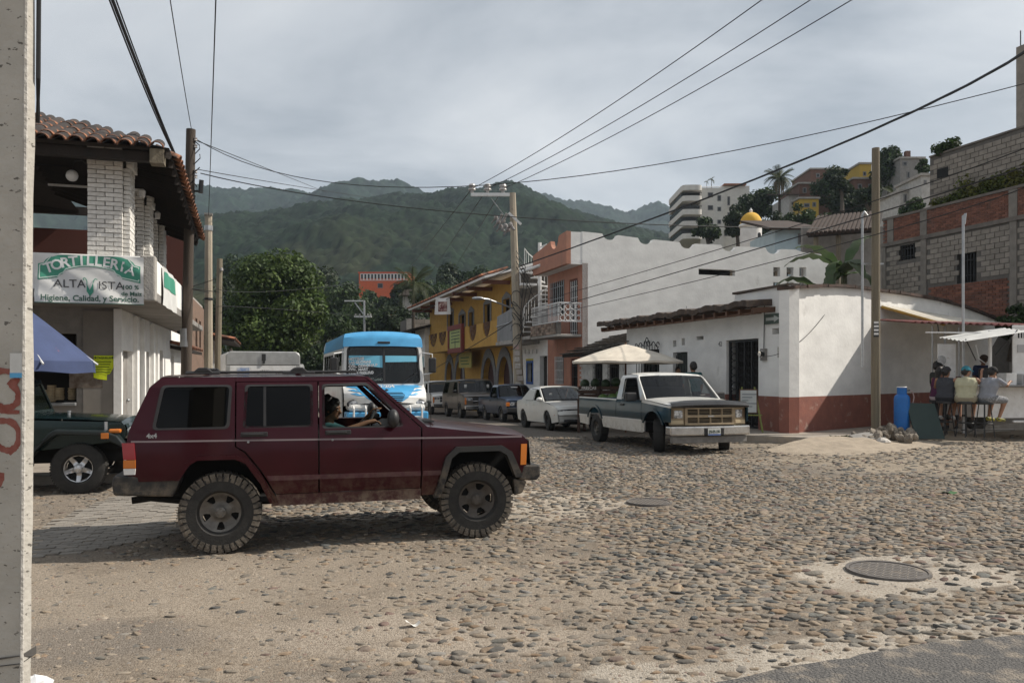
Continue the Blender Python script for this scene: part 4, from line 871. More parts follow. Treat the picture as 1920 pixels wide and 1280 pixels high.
obj('floor_slab', MB().box(xn0-.4, xn1, -.9, 5, zs+.002, zs+.16), concrete, t, bevel=.02)
obj('upper_wall', MB().box(xn0, xn1, 2.2, 2.4, zs+.16, zs+3.0), mat('old bare brick', (.22, .12, .085), (.3, .25, .21), 3, .95, .6, 20), t)
pt_ = obj('white_panel', MB().box(xn1-1.6, xn1-.9, 1.0, 1.1, zs+.16, zs+2.6), white_clean, t)
# spiral stair
sc0 = FN.q(1012, 600, .1)[0]; ss = thing('spiral_stair', 'white metal spiral stair rising beside the salmon building', 'stair', FN.O+FN.X*sc0+FN.Y*.1+Vector((0, 0, zs+.16)), FN.rot)
hs = FN.z(455, sc0, .1)-zs-.16
obj('centre_post', MB().tube([(0, 0, 0), (0, 0, hs)], .09, 10), white_mt, ss)
ns = 15; trd = mesh_of('tread', MB().prism([(.08, -.1), (.85, -.2), (.85, .2), (.08, .1)], lambda u, v: (u, v, 0), (0, 0, .05)), white_mt)
for i in range(ns): obj('tread', trd, white_mt, ss, loc=(0, 0, .25+i*.23), rot=(0, 0, -1.9+i*.42))
mb = MB(); hp = []
for i in range(ns):
    a = -1.9+i*.42; p = Vector((.83*math.cos(a), .83*math.sin(a), .3+i*.23)); mb.tube([p, p+Vector((0, 0, .95))], .014, 5); hp.append(p+Vector((0, 0, .95)))
    a -= .2; p = Vector((.83*math.cos(a), .83*math.sin(a), .2+i*.23)); mb.tube([p, p+Vector((0, 0, .95))], .012, 5)
mb.tube(hp, .024, 6); obj('handrail', mb, white_mt, ss, kind='stuff')
obj('landing', MB().box(-1.3, .2, -1.0, -.2, 2.55, 2.65), white_mt, ss); mb = MB()
for i in range(8): mb.box(-1.3+i*.18, -1.28+i*.18, -1.0, -.98, 2.65, 3.5)
mb.box(-1.3, .0, -1.01, -.97, 3.5, 3.54); obj('landing_rail', mb, white_mt, ss, kind='stuff')
mb = MB()
for i in range(5): mb.box(.3+i*.16, .325+i*.16, .0, .03, hs-1.6, hs-.25)
mb.box(.0, .98, .0, .03, hs-.25, hs-.2); mb.box(.0, .98, 0, .03, hs-1.62, hs-1.57); obj('roof_rail', mb, white_mt, ss, kind='stuff')
pA = FP.q(994, 489, -1.6); pp = thing('drain_pipe', 'white drain pipe sticking out of the salmon parapet', 'pipe', FP.O+FP.X*(xl+.5)+FP.Y*(-.7)+Vector((0, 0, zt+.25)), FP.rot); obj('pipe', MB().tube([(0.5, 0, .06), (-1.9, -.4, -.05)], .075, 10), white_mt, pp)
tk = FN.q(1000, 515, 3.2); tt = thing('water_tank', 'black plastic water tank on the roof beside the spiral stair', 'water tank', FN.O+FN.X*tk[0]+FN.Y*3.2+Vector((0, 0, zs+3.0)), FN.rot)
obj('tank', MB().lathe([(0, 0), (.62, 0), (.66, .1), (.66, .95), (.6, 1.15), (.3, 1.32), (.3, 1.42), (0, 1.44)], 24), black, tt, smooth=True); obj('pipe', MB().tube([(-.5, -.2, 1.1), (-.5, -.2, 1.75)], .03, 6), white_mt, tt)
obj('plinth', MB().box(xn0+.2, xn1-.1, 2.42, 4.8, zs+2.85, zs+3.0), concrete, t)
# ================================================================== yellow arcaded house
FY = Fr(PX-Vector((0, 0, .35)), -D, E); y0_, y1_ = FY.x(806), FY.x(962)
t = FY.thing('yellow_house', 'ochre yellow two storey house with grey arches and a long balcony', 'house')
def arch_out(r, n=14):
    x0, x1, z0, z1 = r; rr = (x1-x0)/2; c = (x0+x1)/2; zc = z1-rr*1.25
    return [(x1, z0)]+[(c+rr*math.cos(a), zc+rr*1.25*math.sin(a)) for a in np.linspace(0, PI, n)]+[(x0, z0)]
arcs = [FY.rect(906, 670, 928, 735), FY.rect(935, 668, 958, 738), FY.rect(837, 678, 850, 730), FY.rect(855, 676, 869, 730)]; arcs = [(a, b, -.3, d) for a, b, c, d in arcs]
zbl = FY.z(650, FY.x(905, -1.2), -1.2); zpt = zbl+1.35; zev = FY.z(508, y1_, -1.4)-.2
cut = []
for r_ in sorted(arcs): cut += arch_out(r_)[::-1]
uppers = [FY.rect(840, 585, 850, 618), FY.rect(880, 585, 888, 612), FY.rect(909, 570, 920, 612), FY.rect(944, 560, 957, 590), FY.rect(862, 590, 872, 612)]
obj('street_wall', wall(MB(), [(y0_, -.6)]+[(a, max(b, -.6)) for a, b in cut]+[(y1_, -.6), (y1_, zev), (y0_, zev)], uppers, 0, .35), yellow, t)
for r_ in arcs:
    o1 = arch_out(r_); x0, x1, z0, z1 = r_; o2 = arch_out((x0-.45, x1+.45, z0, z1+.55)); mb = MB().sheet(o2+o1[::-1], [], lambda u, v: (u, -.06, v), .055); obj('arch_trim', mb, greytrim, t)
    d_ = obj('door', MB().box(x0+.05, x1-.05, .3, .34, z0, z1), mat('maroon door timber', (.05, .02, .018), rough=.8), t)
for r_ in uppers: window(t, r_, .2, wood_d, g_win, 1); mb = MB().sheet([(r_[0]-.2, r_[2]-.1), (r_[1]+.2, r_[2]-.1), (r_[1]+.2, r_[3]+.1), ((r_[0]+r_[1])/2, r_[3]+.4), (r_[0]-.2, r_[3]+.1)], [hole(r_)], lambda u, v: (u, -.05, v), .045); obj('window_trim', mb, greytrim, t)
a0, a1 = FY.x(804, -1.2), FY.x(932, -1.2)
hl = []
for u in (812, 829, 886, 912):
    c = FY.x(u, -1.2); w = abs(FY.x(u+7.5, -1.2)-c); hl.append((c, w))
ot = [(a0, zbl), (a1, zbl), (a1, zpt)]
for c, w in sorted(hl, reverse=True): ot += [(c+w*math.cos(a), zpt-min(w, .95)*math.sin(a)) for a in np.linspace(0, PI, 9)]
ot += [(a0, zpt)]
obj('balcony_parapet', MB().sheet(ot, [], lambda u, v: (u, -1.2, v), .15), yellow, t)
for c, w in hl:
    mb = MB()
    for i in range(-4, 5): x = c+w*i/4.4; h = math.sqrt(max(0, 1-(i/4.4)**2))*min(w, .95); mb.box(x-.03, x+.03, -1.15, -1.12, zpt-h, zpt+.02)
    for k in (.3, .6, .9): mb.tube([(c+w*k*math.cos(a), -1.13, zpt-min(w, .95)*k*math.sin(a)) for a in np.linspace(0, PI, 9)], .03, 4)
    obj('lattice', mb, wood_b, t, kind='stuff')
obj('balcony_slab', MB().box(a0, a1, -1.04, -.01, zbl, zbl+.18), mat('painted soffit', (.4, .27, .11), rough=.9), t); obj('balcony_end', MB().box(a1-.15, a1, -1.03, -.01, zbl+.19, zpt), white_clean, t)
mb = MB(); quadslab(mb, [Vector((y0_-.5, -1.7, zev-.1)), Vector((y1_+.3, -1.7, zev-.1)), Vector((y1_+.3, 3.5, zev+1.4)), Vector((y0_-.5, 3.5, zev+1.4))], .12); r_ = obj('roof', mb, white_clean, t)
mb = MB(); k = int((y1_-y0_+.8)/.27)
for i in range(k):
    M = Matrix.Translation((y0_-.5+i*.27, -1.78, zev-.08)) @ Matrix.Rotation(.28, 4, 'X')
    for rr in range(4): b = barrel(.26, .21, .46); mb.add([M @ Matrix.Translation((0, rr*.38, .012*rr)) @ v for v in b.V], b.F)
obj('tile_rows', mb, tile_s, r_, kind='stuff')
for i in range(7): obj('roof_bracket', MB().box(y0_+.8+i*(y1_-y0_-1.4)/6-.11, y0_+.8+i*(y1_-y0_-1.4)/6+.11, -1.6, -.01, zev-.42, zev-.21), mat('varnished bracket timber', (.13, .045, .025), rough=.6), t)
obj('gable_wall', MB().box(y1_-.3, y1_, .36, 6, -.6, zev+.5), mat('dark thatch gable', (.12, .1, .08), (.07, .06, .05), 6, .95, .6, 20), t); obj('gable_wall', MB().box(y0_, y0_+.3, .36, 6, -.6, zev+.3), white_pl, t)
# shop signs of the yellow house
sx0, sx1 = FY.x(841, -1.35), FY.x(867, -1.35); sz0, sz1 = FY.z(660, sx1, -1.35)+.0, FY.z(606, sx1, -1.35)
s_ = thing('shop_sign', 'large green sign in a dark red frame on the yellow balcony', 'sign', FY.O+FY.X*((sx0+sx1)/2)+FY.Y*(-1.32)+Vector((0, 0, sz0)), FY.rot); w = (sx1-sx0)/2; h = sz1-sz0
obj('frame', frame_mb(MB(), (-w, w, 0, h), 0, .3, .1), mat('dark red sign frame', (.16, .03, .025), rough=.6), s_); obj('board', MB().box(-w+.3, w-.3, -.03, .05, .3, h-.3), mat('yellow green sign board', (.30, .36, .12), (.36, .4, .17), 2, .6), s_)
mb = MB()
for i in range(5): mb.box(-w*.6, w*.6, -.045, -.035, h*.82-i*.2, h*.82-i*.2+.06)
text_mb(mb, 'i', 1.0, frame((.0, -.045, h*.33), (1, 0, 0), (0, 0, 1)), .03); obj('print', mb, mat('dark sign print', (.05, .08, .05), rough=.7), s_, kind='stuff')
hx0, hx1 = FY.x(861, -.7), FY.x(884, -.7); s_ = thing('hanging_sign', 'small yellow hanging board below the yellow balcony', 'sign', FY.O+FY.X*((hx0+hx1)/2)+FY.Y*(-.7)+Vector((0, 0, zbl-1.15)), FY.rot); w = (hx1-hx0)/2
obj('board', MB().box(-w, w, -.03, .03, 0, .95), mat('mustard sign board', (.30, .26, .06), (.36, .3, .09), 3, .7), s_); obj('print', MB().box(-w*.7, w*.7, -.036, -.032, .6, .68).box(-w*.7, w*.5, -.036, -.032, .4, .47).box(-w*.6, w*.7, -.036, -.032, .2, .27), mat('green sign letters', (.06, .12, .04), rough=.7), s_, kind='stuff'); obj('hanger', MB().box(-w*.8, -w*.77, -.01, .01, .95, 1.15).box(w*.77, w*.8, -.01, .01, .95, 1.15), iron, s_, kind='stuff')
# grey sheet balcony
gx0, gx1 = FY.x(932, -1.3), FY.x(965, -1.3); gb = thing('metal_balcony', 'corrugated grey sheet balcony between the yellow house and the concrete pole', 'balcony', FY.O+FY.X*gx0+FY.Y*(-1.3)+Vector((0, 0, FY.z(648, gx0, -1.3))), FY.rot); L = gx1-gx0; gh = FY.z(575, gx1, -1.3)-FY.z(648, gx0, -1.3)
obj('sheet', MB().grid(lambda u, v: Vector((L*u, .02*math.sin(u*120), .2+(gh-.2)*v*(.82+.18*u))), 160, 1), grey_mt, gb, smooth=True, angle=0); obj('slab', MB().box(-.1, L, -.05, 1.28, 0, .18), concrete, gb, bevel=.02); obj('rail', MB().tube([(0, -.03, gh*.55), (L, -.03, gh*.6)], .03, 6), steel, gb)
# house beyond, block wall
FZ = Fr(FY.O, -D, E); t = FZ.thing('white_house', 'white and turquoise house beyond the yellow house with dark eaves', 'house'); a, b = y0_-7.5, y0_-.1
zz_ = FZ.z(618, (a+b)/2, 0)
obj('wall', wall(MB(), [(a, -.6), (b, -.6), (b, zz_), (a, zz_)], [(b-3, b-2, 1, 2.4), (a+1.5, a+2.6, 1, 2.4)], -.4, .25), white_pl, t); obj('turquoise_panel', MB().box(b-3.5, b-.6, -.43, -.404, 2.6, 3.6), mat('turquoise paint', (.1, .4, .42), rough=.8), t); obj('gable_wall', MB().box(b-.3, b, -.15, 5, -.6, zz_), white_pl, t)
mb = MB(); quadslab(mb, [Vector((a-.5, -1.8, zz_-.2)), Vector((b+.6, -1.8, zz_-.2)), Vector((b+.6, 3.5, zz_+1.1)), Vector((a-.5, 3.5, zz_+1.1))], .2); obj('roof', mb, wood_d, t)
mb = MB(); quadslab(mb, [Vector((a, -2.2, 2.1)), Vector((b, -2.2, 2.1)), Vector((b, -.42, 2.7)), Vector((a, -.42, 2.7))], .08); obj('awning', mb, wood_d, t)
bwO = D*70+E*11.5; bwO.z = gz(bwO.x, bwO.y); FK = Fr(bwO, E, D); ax, bx = FK.x(764), FK.x(838); bh_ = FK.z(597, ax); t = FK.thing('block_building', 'unfinished pale block building behind the bus', 'building')
core = obj('wall', MB().box(ax, bx, .0, 4, 0, bh_-.05), mortar_m, t); bmsh = mesh_of('block', MB().box(0, .74, -.03, .05, 0, .36), mat('pale block', (.36, .31, .26), (.28, .24, .2), 3, .95, rnd=.15))
nb_ = 0; z = bh_-.42; r_ = 0
while z > 0.4 and nb_ < 150:
    x = ax+(r_ % 2)*.38
    while x < bx-.7: obj('block', bmsh, None, core, loc=(x, 0, z)); x += .77; nb_ += 1
    z -= .39; r_ += 1
obj('corner_post', MB().box(ax-.1, ax+.45, -.06, -.035, 0, bh_), concrete, t)
# ================================================================== grey block building on the right
GO = Vector((16.14, 34.8, .3)); FG = Fr(GO, -D, E); t = FG.thing('grey_block_building', 'tall unfinished grey block building with red brick bands above the taco stand', 'building')
wled = mat('weathered ledge', (.165, .145, .125), (.115, .1, .088), 2.5, .95, .6, 25); wcol = mat('weathered column concrete', (.215, .195, .17), (.15, .135, .118), 2.5, .95, .6, 25); zA = 7.15-.3; zB = 8.3-.3; zC = 10.65-.3; Lx = 12.5
gw1 = FG.rect(1685, 459, 1717, 487); gw2 = FG.rect(1794, 474, 1831, 530)
up0 = FG.x(1743, .7)
core = obj('wall', wall(MB(), [(0, -1), (Lx, -1), (Lx, zA), (0, zA)], [gw1, gw2], 0, .3), mortar_m, t)
for g in (gw1, gw2): backing(t, g, .9); barred(t, g, .05, iron, 6, 2, .02)
for x0, x1 in ((FG.x(1728), FG.x(1738)), (FG.x(1895), FG.x(1908)), (-.02, .2)): obj('concrete_column', MB().box(x0, x1, -.06, -.002, -1, zA), wcol, t)
obj('ledge_beam', MB().box(-.02, Lx, -.09, .32, zA+.002, zA+.16), wled, t)
patch_r = (FG.x(1742), FG.x(1893), FG.z(585, FG.x(1800)), FG.z(533, FG.x(1800)))
bl = MB().box(0, .385, -.018, .02, 0, .185); bmsh = [mesh_of('block', MB().box(0, w, -d, .02, 0, .172), block_m) for w, d in ((.372, .018), (.366, .03), (.37, .024))]
pieces = []
def inr(x, z, r_, m=.0): return r_[0]-m < x < r_[1]+m and r_[2]-m < z < r_[3]+m
r_ = 0; z = 2.6
while z < zA-.18:
    x = .22-(r_ % 2)*.2
    while x < Lx-.4:
        cx_, cz_ = x+.19, z+.09
        if not any(inr(cx_, cz_, g, .06) for g in (gw1, gw2)) and not inr(cx_, cz_, (patch_r[0], patch_r[1], 0, patch_r[3]), .1) and x > .2 and not (FG.x(1728) < cx_ < FG.x(1738)) and not (FG.x(1895) < cx_ < FG.x(1908)): pieces.append((x, 0, z))
        x += .4
    z += .2; r_ += 1
zlo = len(pieces); r_ = 0; z = zB+.2; up = obj('upper_wall', MB().box(up0, Lx, .72, 1.0, zB-.2, zC-.02), mortar_m, t)
upp = []
while z < zC-.2:
    x = up0+.02+(r_ % 2)*.2
    while x < 9.4: upp.append((x, .72, z)); x += .4
    z += .2; r_ += 1
random.shuffle(pieces); allp = [(p, core) for p in pieces if p[0] < 9.6][:185]+[(p, up) for p in upp][:115]
used_ = set()
for p, par in allp: obj('block', bmsh[random.randrange(3)], None, par, loc=p, rot=(random.uniform(-.01, .01), 0, random.uniform(-.01, .01))); used_.add(p)
mb = MB()
for p in pieces+upp:
    if p not in used_ and p[0] < 11: mb.box(p[0], p[0]+.37, p[1]-.022, p[1]+.02, p[2], p[2]+.172)
if mb.V: obj('blocks', mb, mat('grey concrete blocks', (.265, .235, .20), (.2, .178, .152), 4, .95, .6, 40, isl=.14), t, kind='stuff')
obj('brick_band_wall', MB().box(0, Lx, .02, .3, zA+.162, zB), mortar_m, t)
mb = MB(); z = zA+.18; r_ = 0
while z < zB-.06:
    x = (r_ % 2)*.12
    while x < 10.5: mb.box(x, x+.225, .0, .03, z, z+.062); x += .24
    z += .075; r_ += 1
z = patch_r[2]-.6; r_ = 0
while z < patch_r[3]:
    x = patch_r[0]+.12*(r_ % 2)
    while x < patch_r[1]-.1: mb.box(x, x+.28, -.03, -.001, z, z+.085); x += .3
    z += .1; r_ += 1
obj('bricks', mb, brick_m, t, kind='stuff')
for u in (1670, 1732, 1900): x = FG.x(u); obj('concrete_column', MB().box(x-.17, x+.17, -.03, .015, zA+.165, zB+.1), wcol, t)
obj('ledge_beam', MB().box(-.02, Lx, -.05, .7, zB+.002, zB+.1), wled, t)
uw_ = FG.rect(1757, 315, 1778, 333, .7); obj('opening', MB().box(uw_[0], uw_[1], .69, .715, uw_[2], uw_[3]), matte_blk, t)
tx = FG.x(1906, .7); obj('tower', MB().box(tx, tx+2.5, .68, 3, zC-.02, zC+3.0), block_m, t); obj('rebar', MB().tube([(tx+.08, .8, zC+3), (tx+.08, .8, zC+3.6)], .02, 5), iron, t)
obj('end_wall', MB().box(-.0, .3, .31, 6, -1, zA), mortar_m, t); obj('coping', MB().box(up0, Lx, .66, 1.05, zC-.019, zC+.05), wled, t)
# vines along the ledge
def leaves(name, pts_r, n, size, m, parent=None, flat=0, world=True):
    c = np.array([p[0] for p in pts_r]); r_ = np.array([p[1] for p in pts_r]).reshape(len(pts_r), -1)*np.ones((1, 3))
    w = (r_.prod(1))**(2/3.); k = rng.choice(len(c), n, p=w/w.sum())
    d = rng.normal(size=(n, 3)); d /= np.linalg.norm(d, axis=1)[:, None]; rad = rng.random(n)**.42
    pos = c[k]+d*rad[:, None]*r_[k]
    nr = d*.8+rng.normal(size=(n, 3))*.6+np.array([0, 0, .35]); nr /= np.linalg.norm(nr, axis=1)[:, None]
    t1 = np.cross(nr, rng.normal(size=(n, 3))); t1 /= np.linalg.norm(t1, axis=1)[:, None]; t2 = np.cross(nr, t1)
    s = size*rng.uniform(.55, 1.3, n)[:, None]
    V = np.stack([pos-t1*s*.5, pos+t2*s*.32+nr*s*.06, pos+t1*s*.55, pos-t2*s*.32+nr*s*.06], 1).reshape(-1, 3)
    if parent is not None and world: M = np.array((mtx(parent) if parent.parent is None else mtx(parent.parent) @ mtx(parent)).inverted()); V = V @ M[:3, :3].T+M[:3, 3]
    me = np_mesh(name, V, np.arange(4*n).reshape(-1, 4), m); o = bpy.data.objects.new(name, me); COL.objects.link(o); o.parent = parent; return o
vt = FG.thing('climbing_vine', 'yellow green vine trailing along the ledge of the grey block building', 'vine'); M = mtx(vt); cl = []
for i in range(46):
    u = 1755+i*4.0; x = FG.x(u, .6); zv = zB+.1+ (.25+.012*i)*random.random(); cl.append((M @ Vector((x, .55, zv)), (.22, .22, .28)))
for u, v in ((1800, 350), (1812, 345), (1895, 345), (1882, 372)): q = FG.q(u, v, .4); cl.append((M @ Vector((q[0], .45, q[1])), (.3, .2, .4)))
leaves('foliage', cl, 2600, .15, leaf_vine, vt)
ub_ = thing('rooftop_shrub', 'small green shrub growing on top of the grey block wall', 'shrub', FG.O+FG.X*FG.x(1773, .9)+FG.Y*.9+Vector((0, 0, zC)), 0)
leaves('foliage', [(ub_.location+Vector((a, b, c)), .28) for a, b, c in ((-.3, 0, .2), (.1, 0, .35), (.4, .1, .45), (.0, .2, .15))], 700, .16, leaf_hill, ub_)
# ================================================================== trees, palms, banana
def tree(label, base, crowns, n, size, m, trunk_r=.2, group=None, name='tree', cat='tree', limbs=5):
    base = Vector(base); t = thing(name, label, cat, base, 0, group)
    cs = [(Vector(c), r_) for c, r_ in crowns]; mid = sum((c for c, r_ in cs), Vector())/len(cs)
    mb = MB(); fork = base.lerp(Vector((mid.x, mid.y, base.z+(mid.z-base.z)*.5)), 1)
    mb.tube([base-Vector((0, 0, .3)), base.lerp(fork, .5)+Vector((.1*trunk_r, 0, 0)), fork], [trunk_r*1.25, trunk_r, trunk_r*.8], 8)
    for c, r_ in cs[:limbs]: mb.tube([fork-Vector((0, 0, .2)), fork.lerp(c, .5)+Vector((0, 0, .15)), c], [trunk_r*.6, trunk_r*.38, trunk_r*.12], 6)
    obj('trunk', mb, bark, t, world=True, smooth=True); leaves('crown', [(tuple(c), r_) for c, r_ in cs], n, size, m, t); return t
def crown_blob(c, rad, k, rr, seed, squash=.8):
    rg = random.Random(seed); out = []; c = Vector(c)
    for i in range(k):
        a = rg.random()*2*PI; z = rg.uniform(-.75, 1); q = math.sqrt(max(0, 1-z*z))*rg.uniform(.55, 1); r_ = rr*rg.uniform(.6, 1.25)
        out.append((c+Vector((rad[0]*q*math.cos(a), rad[1]*q*math.sin(a), rad[2]*z)), (r_, r_, r_*squash)))
    return out+[(c, (rad[0]*.6, rad[1]*.6, rad[2]*.6))]
def px_tree(label, u, v_top, v_bot, Y, wpx, n, size, m, seed, k=22, group=None, base_v=None, **kw):
    ct = P(u, (v_top+v_bot)/2, Y); rx_ = wpx/2/F*Y; rz_ = (v_bot-v_top)/2/F*Y; b = P(u, base_v or v_bot+20, Y)
    rr = min(rx_, rz_)*.42
    return tree(label, (ct.x, Y+rx_*.1, max(b.z, -3) if base_v else b.z), crown_blob(ct, (rx_-rr*.6, rx_-rr*.6, rz_-rr*.5), k, rr, seed), n, size, m, **kw, group=group)
px_tree('big round leafy tree at the end of the lane left of the bus', 522, 485, 698, 54, 208, 36000, .30, leaf_tree, 3, 46, base_v=735, trunk_r=.35)
gr = 'trees massed on the slope behind the bus'
specs = [(430, 520, 660, 84, 120, 'dark tree behind the wooden poles left of the big round tree'), (640, 520, 650, 92, 120, 'dark tree directly right of the big round tree'), (690, 560, 680, 84, 120, 'bushy tree below the orange hillside house, above the bus roof'), (745, 572, 690, 78, 110, 'bushy tree behind the block building, right of the tall lamp post'), (640, 590, 720, 70, 100, 'low dark tree at the right foot of the big round tree'), (812, 515, 610, 110, 110, 'tree on the slope behind the palm crown'), (850, 490, 590, 120, 90, 'tree showing above the left end of the yellow roof'), (790, 590, 700, 74, 80, 'small tree squeezed between the palm and the yellow house'), (905, 505, 590, 115, 90, 'tree behind the tile edge of the yellow roof'), (590, 500, 600, 120, 130, 'pale brownish tree high behind the big round tree'), (705, 545, 600, 140, 80, 'tree hiding the left foot of the orange house'), (470, 480, 560, 150, 140, 'far dark tree behind the concrete pole'), (760, 535, 600, 140, 70, 'tree right under the orange house, left of the palm'), (560, 640, 720, 66, 150, 'low shaded tree behind the white box truck')]
for i, (u, a, b, Y, w, lab) in enumerate(specs): px_tree(lab, u, a, b, Y, w, 3600, .0075*Y*.62, leaf_hill if i % 3 else leaf_dark, 20+i, 18, gr)
def frond_mesh(L, droop, name='frond', w=.32, nl=26):
    mb = MB(); pts = []
    for i in range(9): s = i/8; pts.append(Vector((L*s*(1-.18*droop*s), 0, L*(.45*s-droop*s*s))))
    mb.tube(pts, [.035*(1-s/9)+.006 for s in range(9)], 4)
    for i in range(nl):
        s = .12+.86*i/nl; f = s*8; j = min(7, int(f)); p = pts[j].lerp(pts[j+1], f-j); d = (pts[j+1]-pts[j]).normalized(); ll = w*L*(1-.75*abs(s-.45))
        for sd_ in (-1, 1):
            q = p+Vector((ll*.45*d.x, sd_*ll*.8, -ll*.38+d.z*ll*.4)); k = Vector((d.x, 0, d.z))*.045*L*.5; mb.add([p-k*.5, p+k*.5, q+k*.15], [(0, 1, 2)])
    return mesh_of(name, mb, leaf_palm)
def palm(label, base, top, L, n, group=None, skirt=False, lean=0):
    base, top = Vector(base), Vector(top); t = thing('palm_tree', label, 'palm', base, 0, group); h = top-base
    obj('trunk', MB().tube([Vector((0, 0, -.4)), h*.33+Vector((lean*.3, 0, 0)), h*.7+Vector((lean*.2, 0, 0)), h], [.26*L/3, .19*L/3, .17*L/3, .19*L/3], 8), bark, t, smooth=True)
    ms = [frond_mesh(L, d) for d in (.35, .75, 1.15)]
    for i in range(n):
        k = i % 3; o = obj('frond', ms[k], None, t, loc=h, rot=(random.uniform(-.2, .2), [-.55, -.1, .2][k]+random.uniform(-.15, .15), i*2.4+random.uniform(-.3, .3)))
    if skirt:
        mb = MB()
        for i in range(10): a = i*.63; mb.tube([h, h+Vector((.5*math.cos(a), .5*math.sin(a), -.5)), h+Vector((.45*math.cos(a), .45*math.sin(a), -L*random.uniform(.6, 1.0)))], [.12, .16, .03], 5)
        obj('dead_fronds', mb, mat('dry palm fronds', (.2, .16, .11), (.13, .1, .07), 5, .95), t, kind='stuff')
    return t
palm('tall fan palm with hanging dry fronds standing on the right ridge', P(1461, 430, 95), P(1461, 335, 95), 2.1, 34, skirt=True)
palm('palm with arching fronds below the orange hillside house', P(775, 640, 68), P(775, 532, 68), 2.2, 30)
# banana plant between the white wall and the pole
def ban_leaf(L, w, droop):
    mb = MB(); n = 12; rows = []
    for i in range(n+1):
        s = i/n; c = Vector((L*s*(1-.25*droop*s), 0, L*(.7*s-droop*s*s))); ww = w*math.sin(PI*min(1, s*.93+.05))**.6*(1+.12*math.sin(i*2.3))
        rows += [c+Vector((0, -ww, -.22*ww+.05*math.sin(i*3))), c, c+Vector((0, ww, -.22*ww+.05*math.sin(i*2)))]
    mb.add(rows, [(i*3+j, i*3+j+1, (i+1)*3+j+1, (i+1)*3+j) for i in range(n) for j in (0, 1)]); return mesh_of('leaf', mb, leaf_ban, True, 0)
bb = P(1600, 610, 35.5); bt_ = thing('banana_plant', 'banana plant with torn drooping leaves behind the white wall and wooden pole', 'banana plant', (bb.x-.5, bb.y, 2.0), 0)
obj('stem', MB().tube([(0, 0, -2), (.05, 0, 2.2), (.1, 0, 4.2)], [.22, .19, .12], 8), mat('banana stem', (.12, .13, .06), (.09, .08, .05), 4, .8), bt_); obj('stem', MB().tube([(-.7, .3, -2), (-.75, .3, 2.0), (-.8, .3, 3.4)], [.2, .17, .1], 8), MATS['banana stem'], bt_)
bl_ = [ban_leaf(3.2, .30, .85), ban_leaf(2.7, .27, 1.15), ban_leaf(3.4, .30, .65)]
for (x, z, k, ry_, rz_) in ((.1, 4.1, 0, -.35, 2.9), (.1, 4.1, 2, -.3, 3.5), (.1, 4.2, 1, -.1, 3.9), (.1, 4.1, 0, .0, 4.6), (.1, 4.0, 1, .2, 5.3), (.1, 4.2, 2, -.6, .6), (-.8, 3.4, 0, -.1, 3.3), (-.8, 3.3, 1, .2, 4.2), (-.8, 3.4, 2, -.2, 5.0), (-.8, 3.4, 1, .3, 2.5), (.1, 4.1, 1, .3, .0), (.1, 4.0, 0, .35, 4.0)): obj('leaf', bl_[k], None, bt_, loc=(x, 0 if x > 0 else .3, z), rot=(random.uniform(-.3, .3), ry_, rz_))
# ================================================================== right-hand hillside
def slope_z(x, y):
    k = x/y*F+960; cv = np.interp(k, [1150, 1277, 1360, 1440, 1500, 1560, 1650, 1720, 1800, 1950, 2300], [560, 520, 480, 452, 440, 418, 375, 352, 330, 310, 300]); q = np.clip((y-58)/52, 0, 1.0)
    return (-1.4+(EYE-(cv-697)/F*110+1.4)*q**1.15)
gx_ = np.linspace(8, 95, 70); gy_ = np.linspace(56, 150, 60); X, Y = np.meshgrid(gx_, gy_); X = X.ravel(); Y = Y.ravel(); Z = slope_z(X, Y)+(fbm(X*.2, Y*.2, 4)-.5)*2.2-.8
q = (np.arange(59)[:, None]*70+np.arange(69)[None]).ravel(); o = bpy.data.objects.new('hillside', np_mesh('hillside', np.stack([X, Y, Z], 1), np.stack([q, q+1, q+71, q+70], 1), mat('hillside undergrowth', (.05, .055, .025), (.09, .08, .05), .5, .98, 1, 2), None, True)); COL.objects.link(o); o['kind'] = 'structure'
gr = 'trees on the right hillside'
specs = [(1425, 345, 425, 100, 85, 4000, 'large tree right of the white apartment block'), (1385, 385, 450, 88, 60, 2500, 'greyer tree in front of the apartment block, left of the dome'), (1325, 405, 460, 92, 55, 2200, 'small dark tree at the foot of the apartment block'), (1460, 395, 470, 84, 80, 3000, 'dark tree behind the yellow dome, below the tall palm'), (1558, 315, 420, 92, 80, 3600, 'open topped tree in the middle of the hillside houses'), (1600, 350, 440, 84, 90, 3200, 'dark tree left of the wooden pole on the hillside'), (1664, 280, 380, 88, 75, 3600, 'tall bushy tree just right of the wooden pole top'), (1520, 405, 460, 80, 90, 2600, 'low dark trees above the pale blue house'), (1730, 300, 335, 80, 26, 900, 'small tree beside the grey hilltop house'), (1645, 385, 440, 74, 70, 2200, 'dark shrub tree behind the wooden pole'), (1700, 340, 400, 78, 60, 1800, 'bushy tree below the grey hilltop house'), (1580, 318, 372, 80, 50, 2000, 'dark crown in front of the dark brick house'), (1500, 382, 440, 74, 66, 2000, 'tree at the feet of the yellow hillside house'), (1630, 345, 400, 70, 60, 2000, 'tree covering the lower brown brick house left of the pole'), (1715, 372, 410, 58, 50, 1400, 'bush before the small white terrace'), (1545, 400, 470, 60, 80, 2200, 'dark tree behind the dark tiled shelter')]
for i, (u, a, b, Y, w, n, lab) in enumerate(specs): px_tree(lab, u, a, b, Y, w, n, .0042*Y, leaf_dark if i % 2 else leaf_hill, 60+i, 16, gr)
px_tree('vine covered bush at the far right below the brick patch', 1905, 570, 640, 25.5, 70, 2600, .13, leaf_hill, 90, 14, name='bush', cat='bush')
bp = P(1690, 400, 70); palm('small bright palm between hillside tree and white terrace', P(1680, 400, 70), P(1680, 368, 70), 1.5, 18)
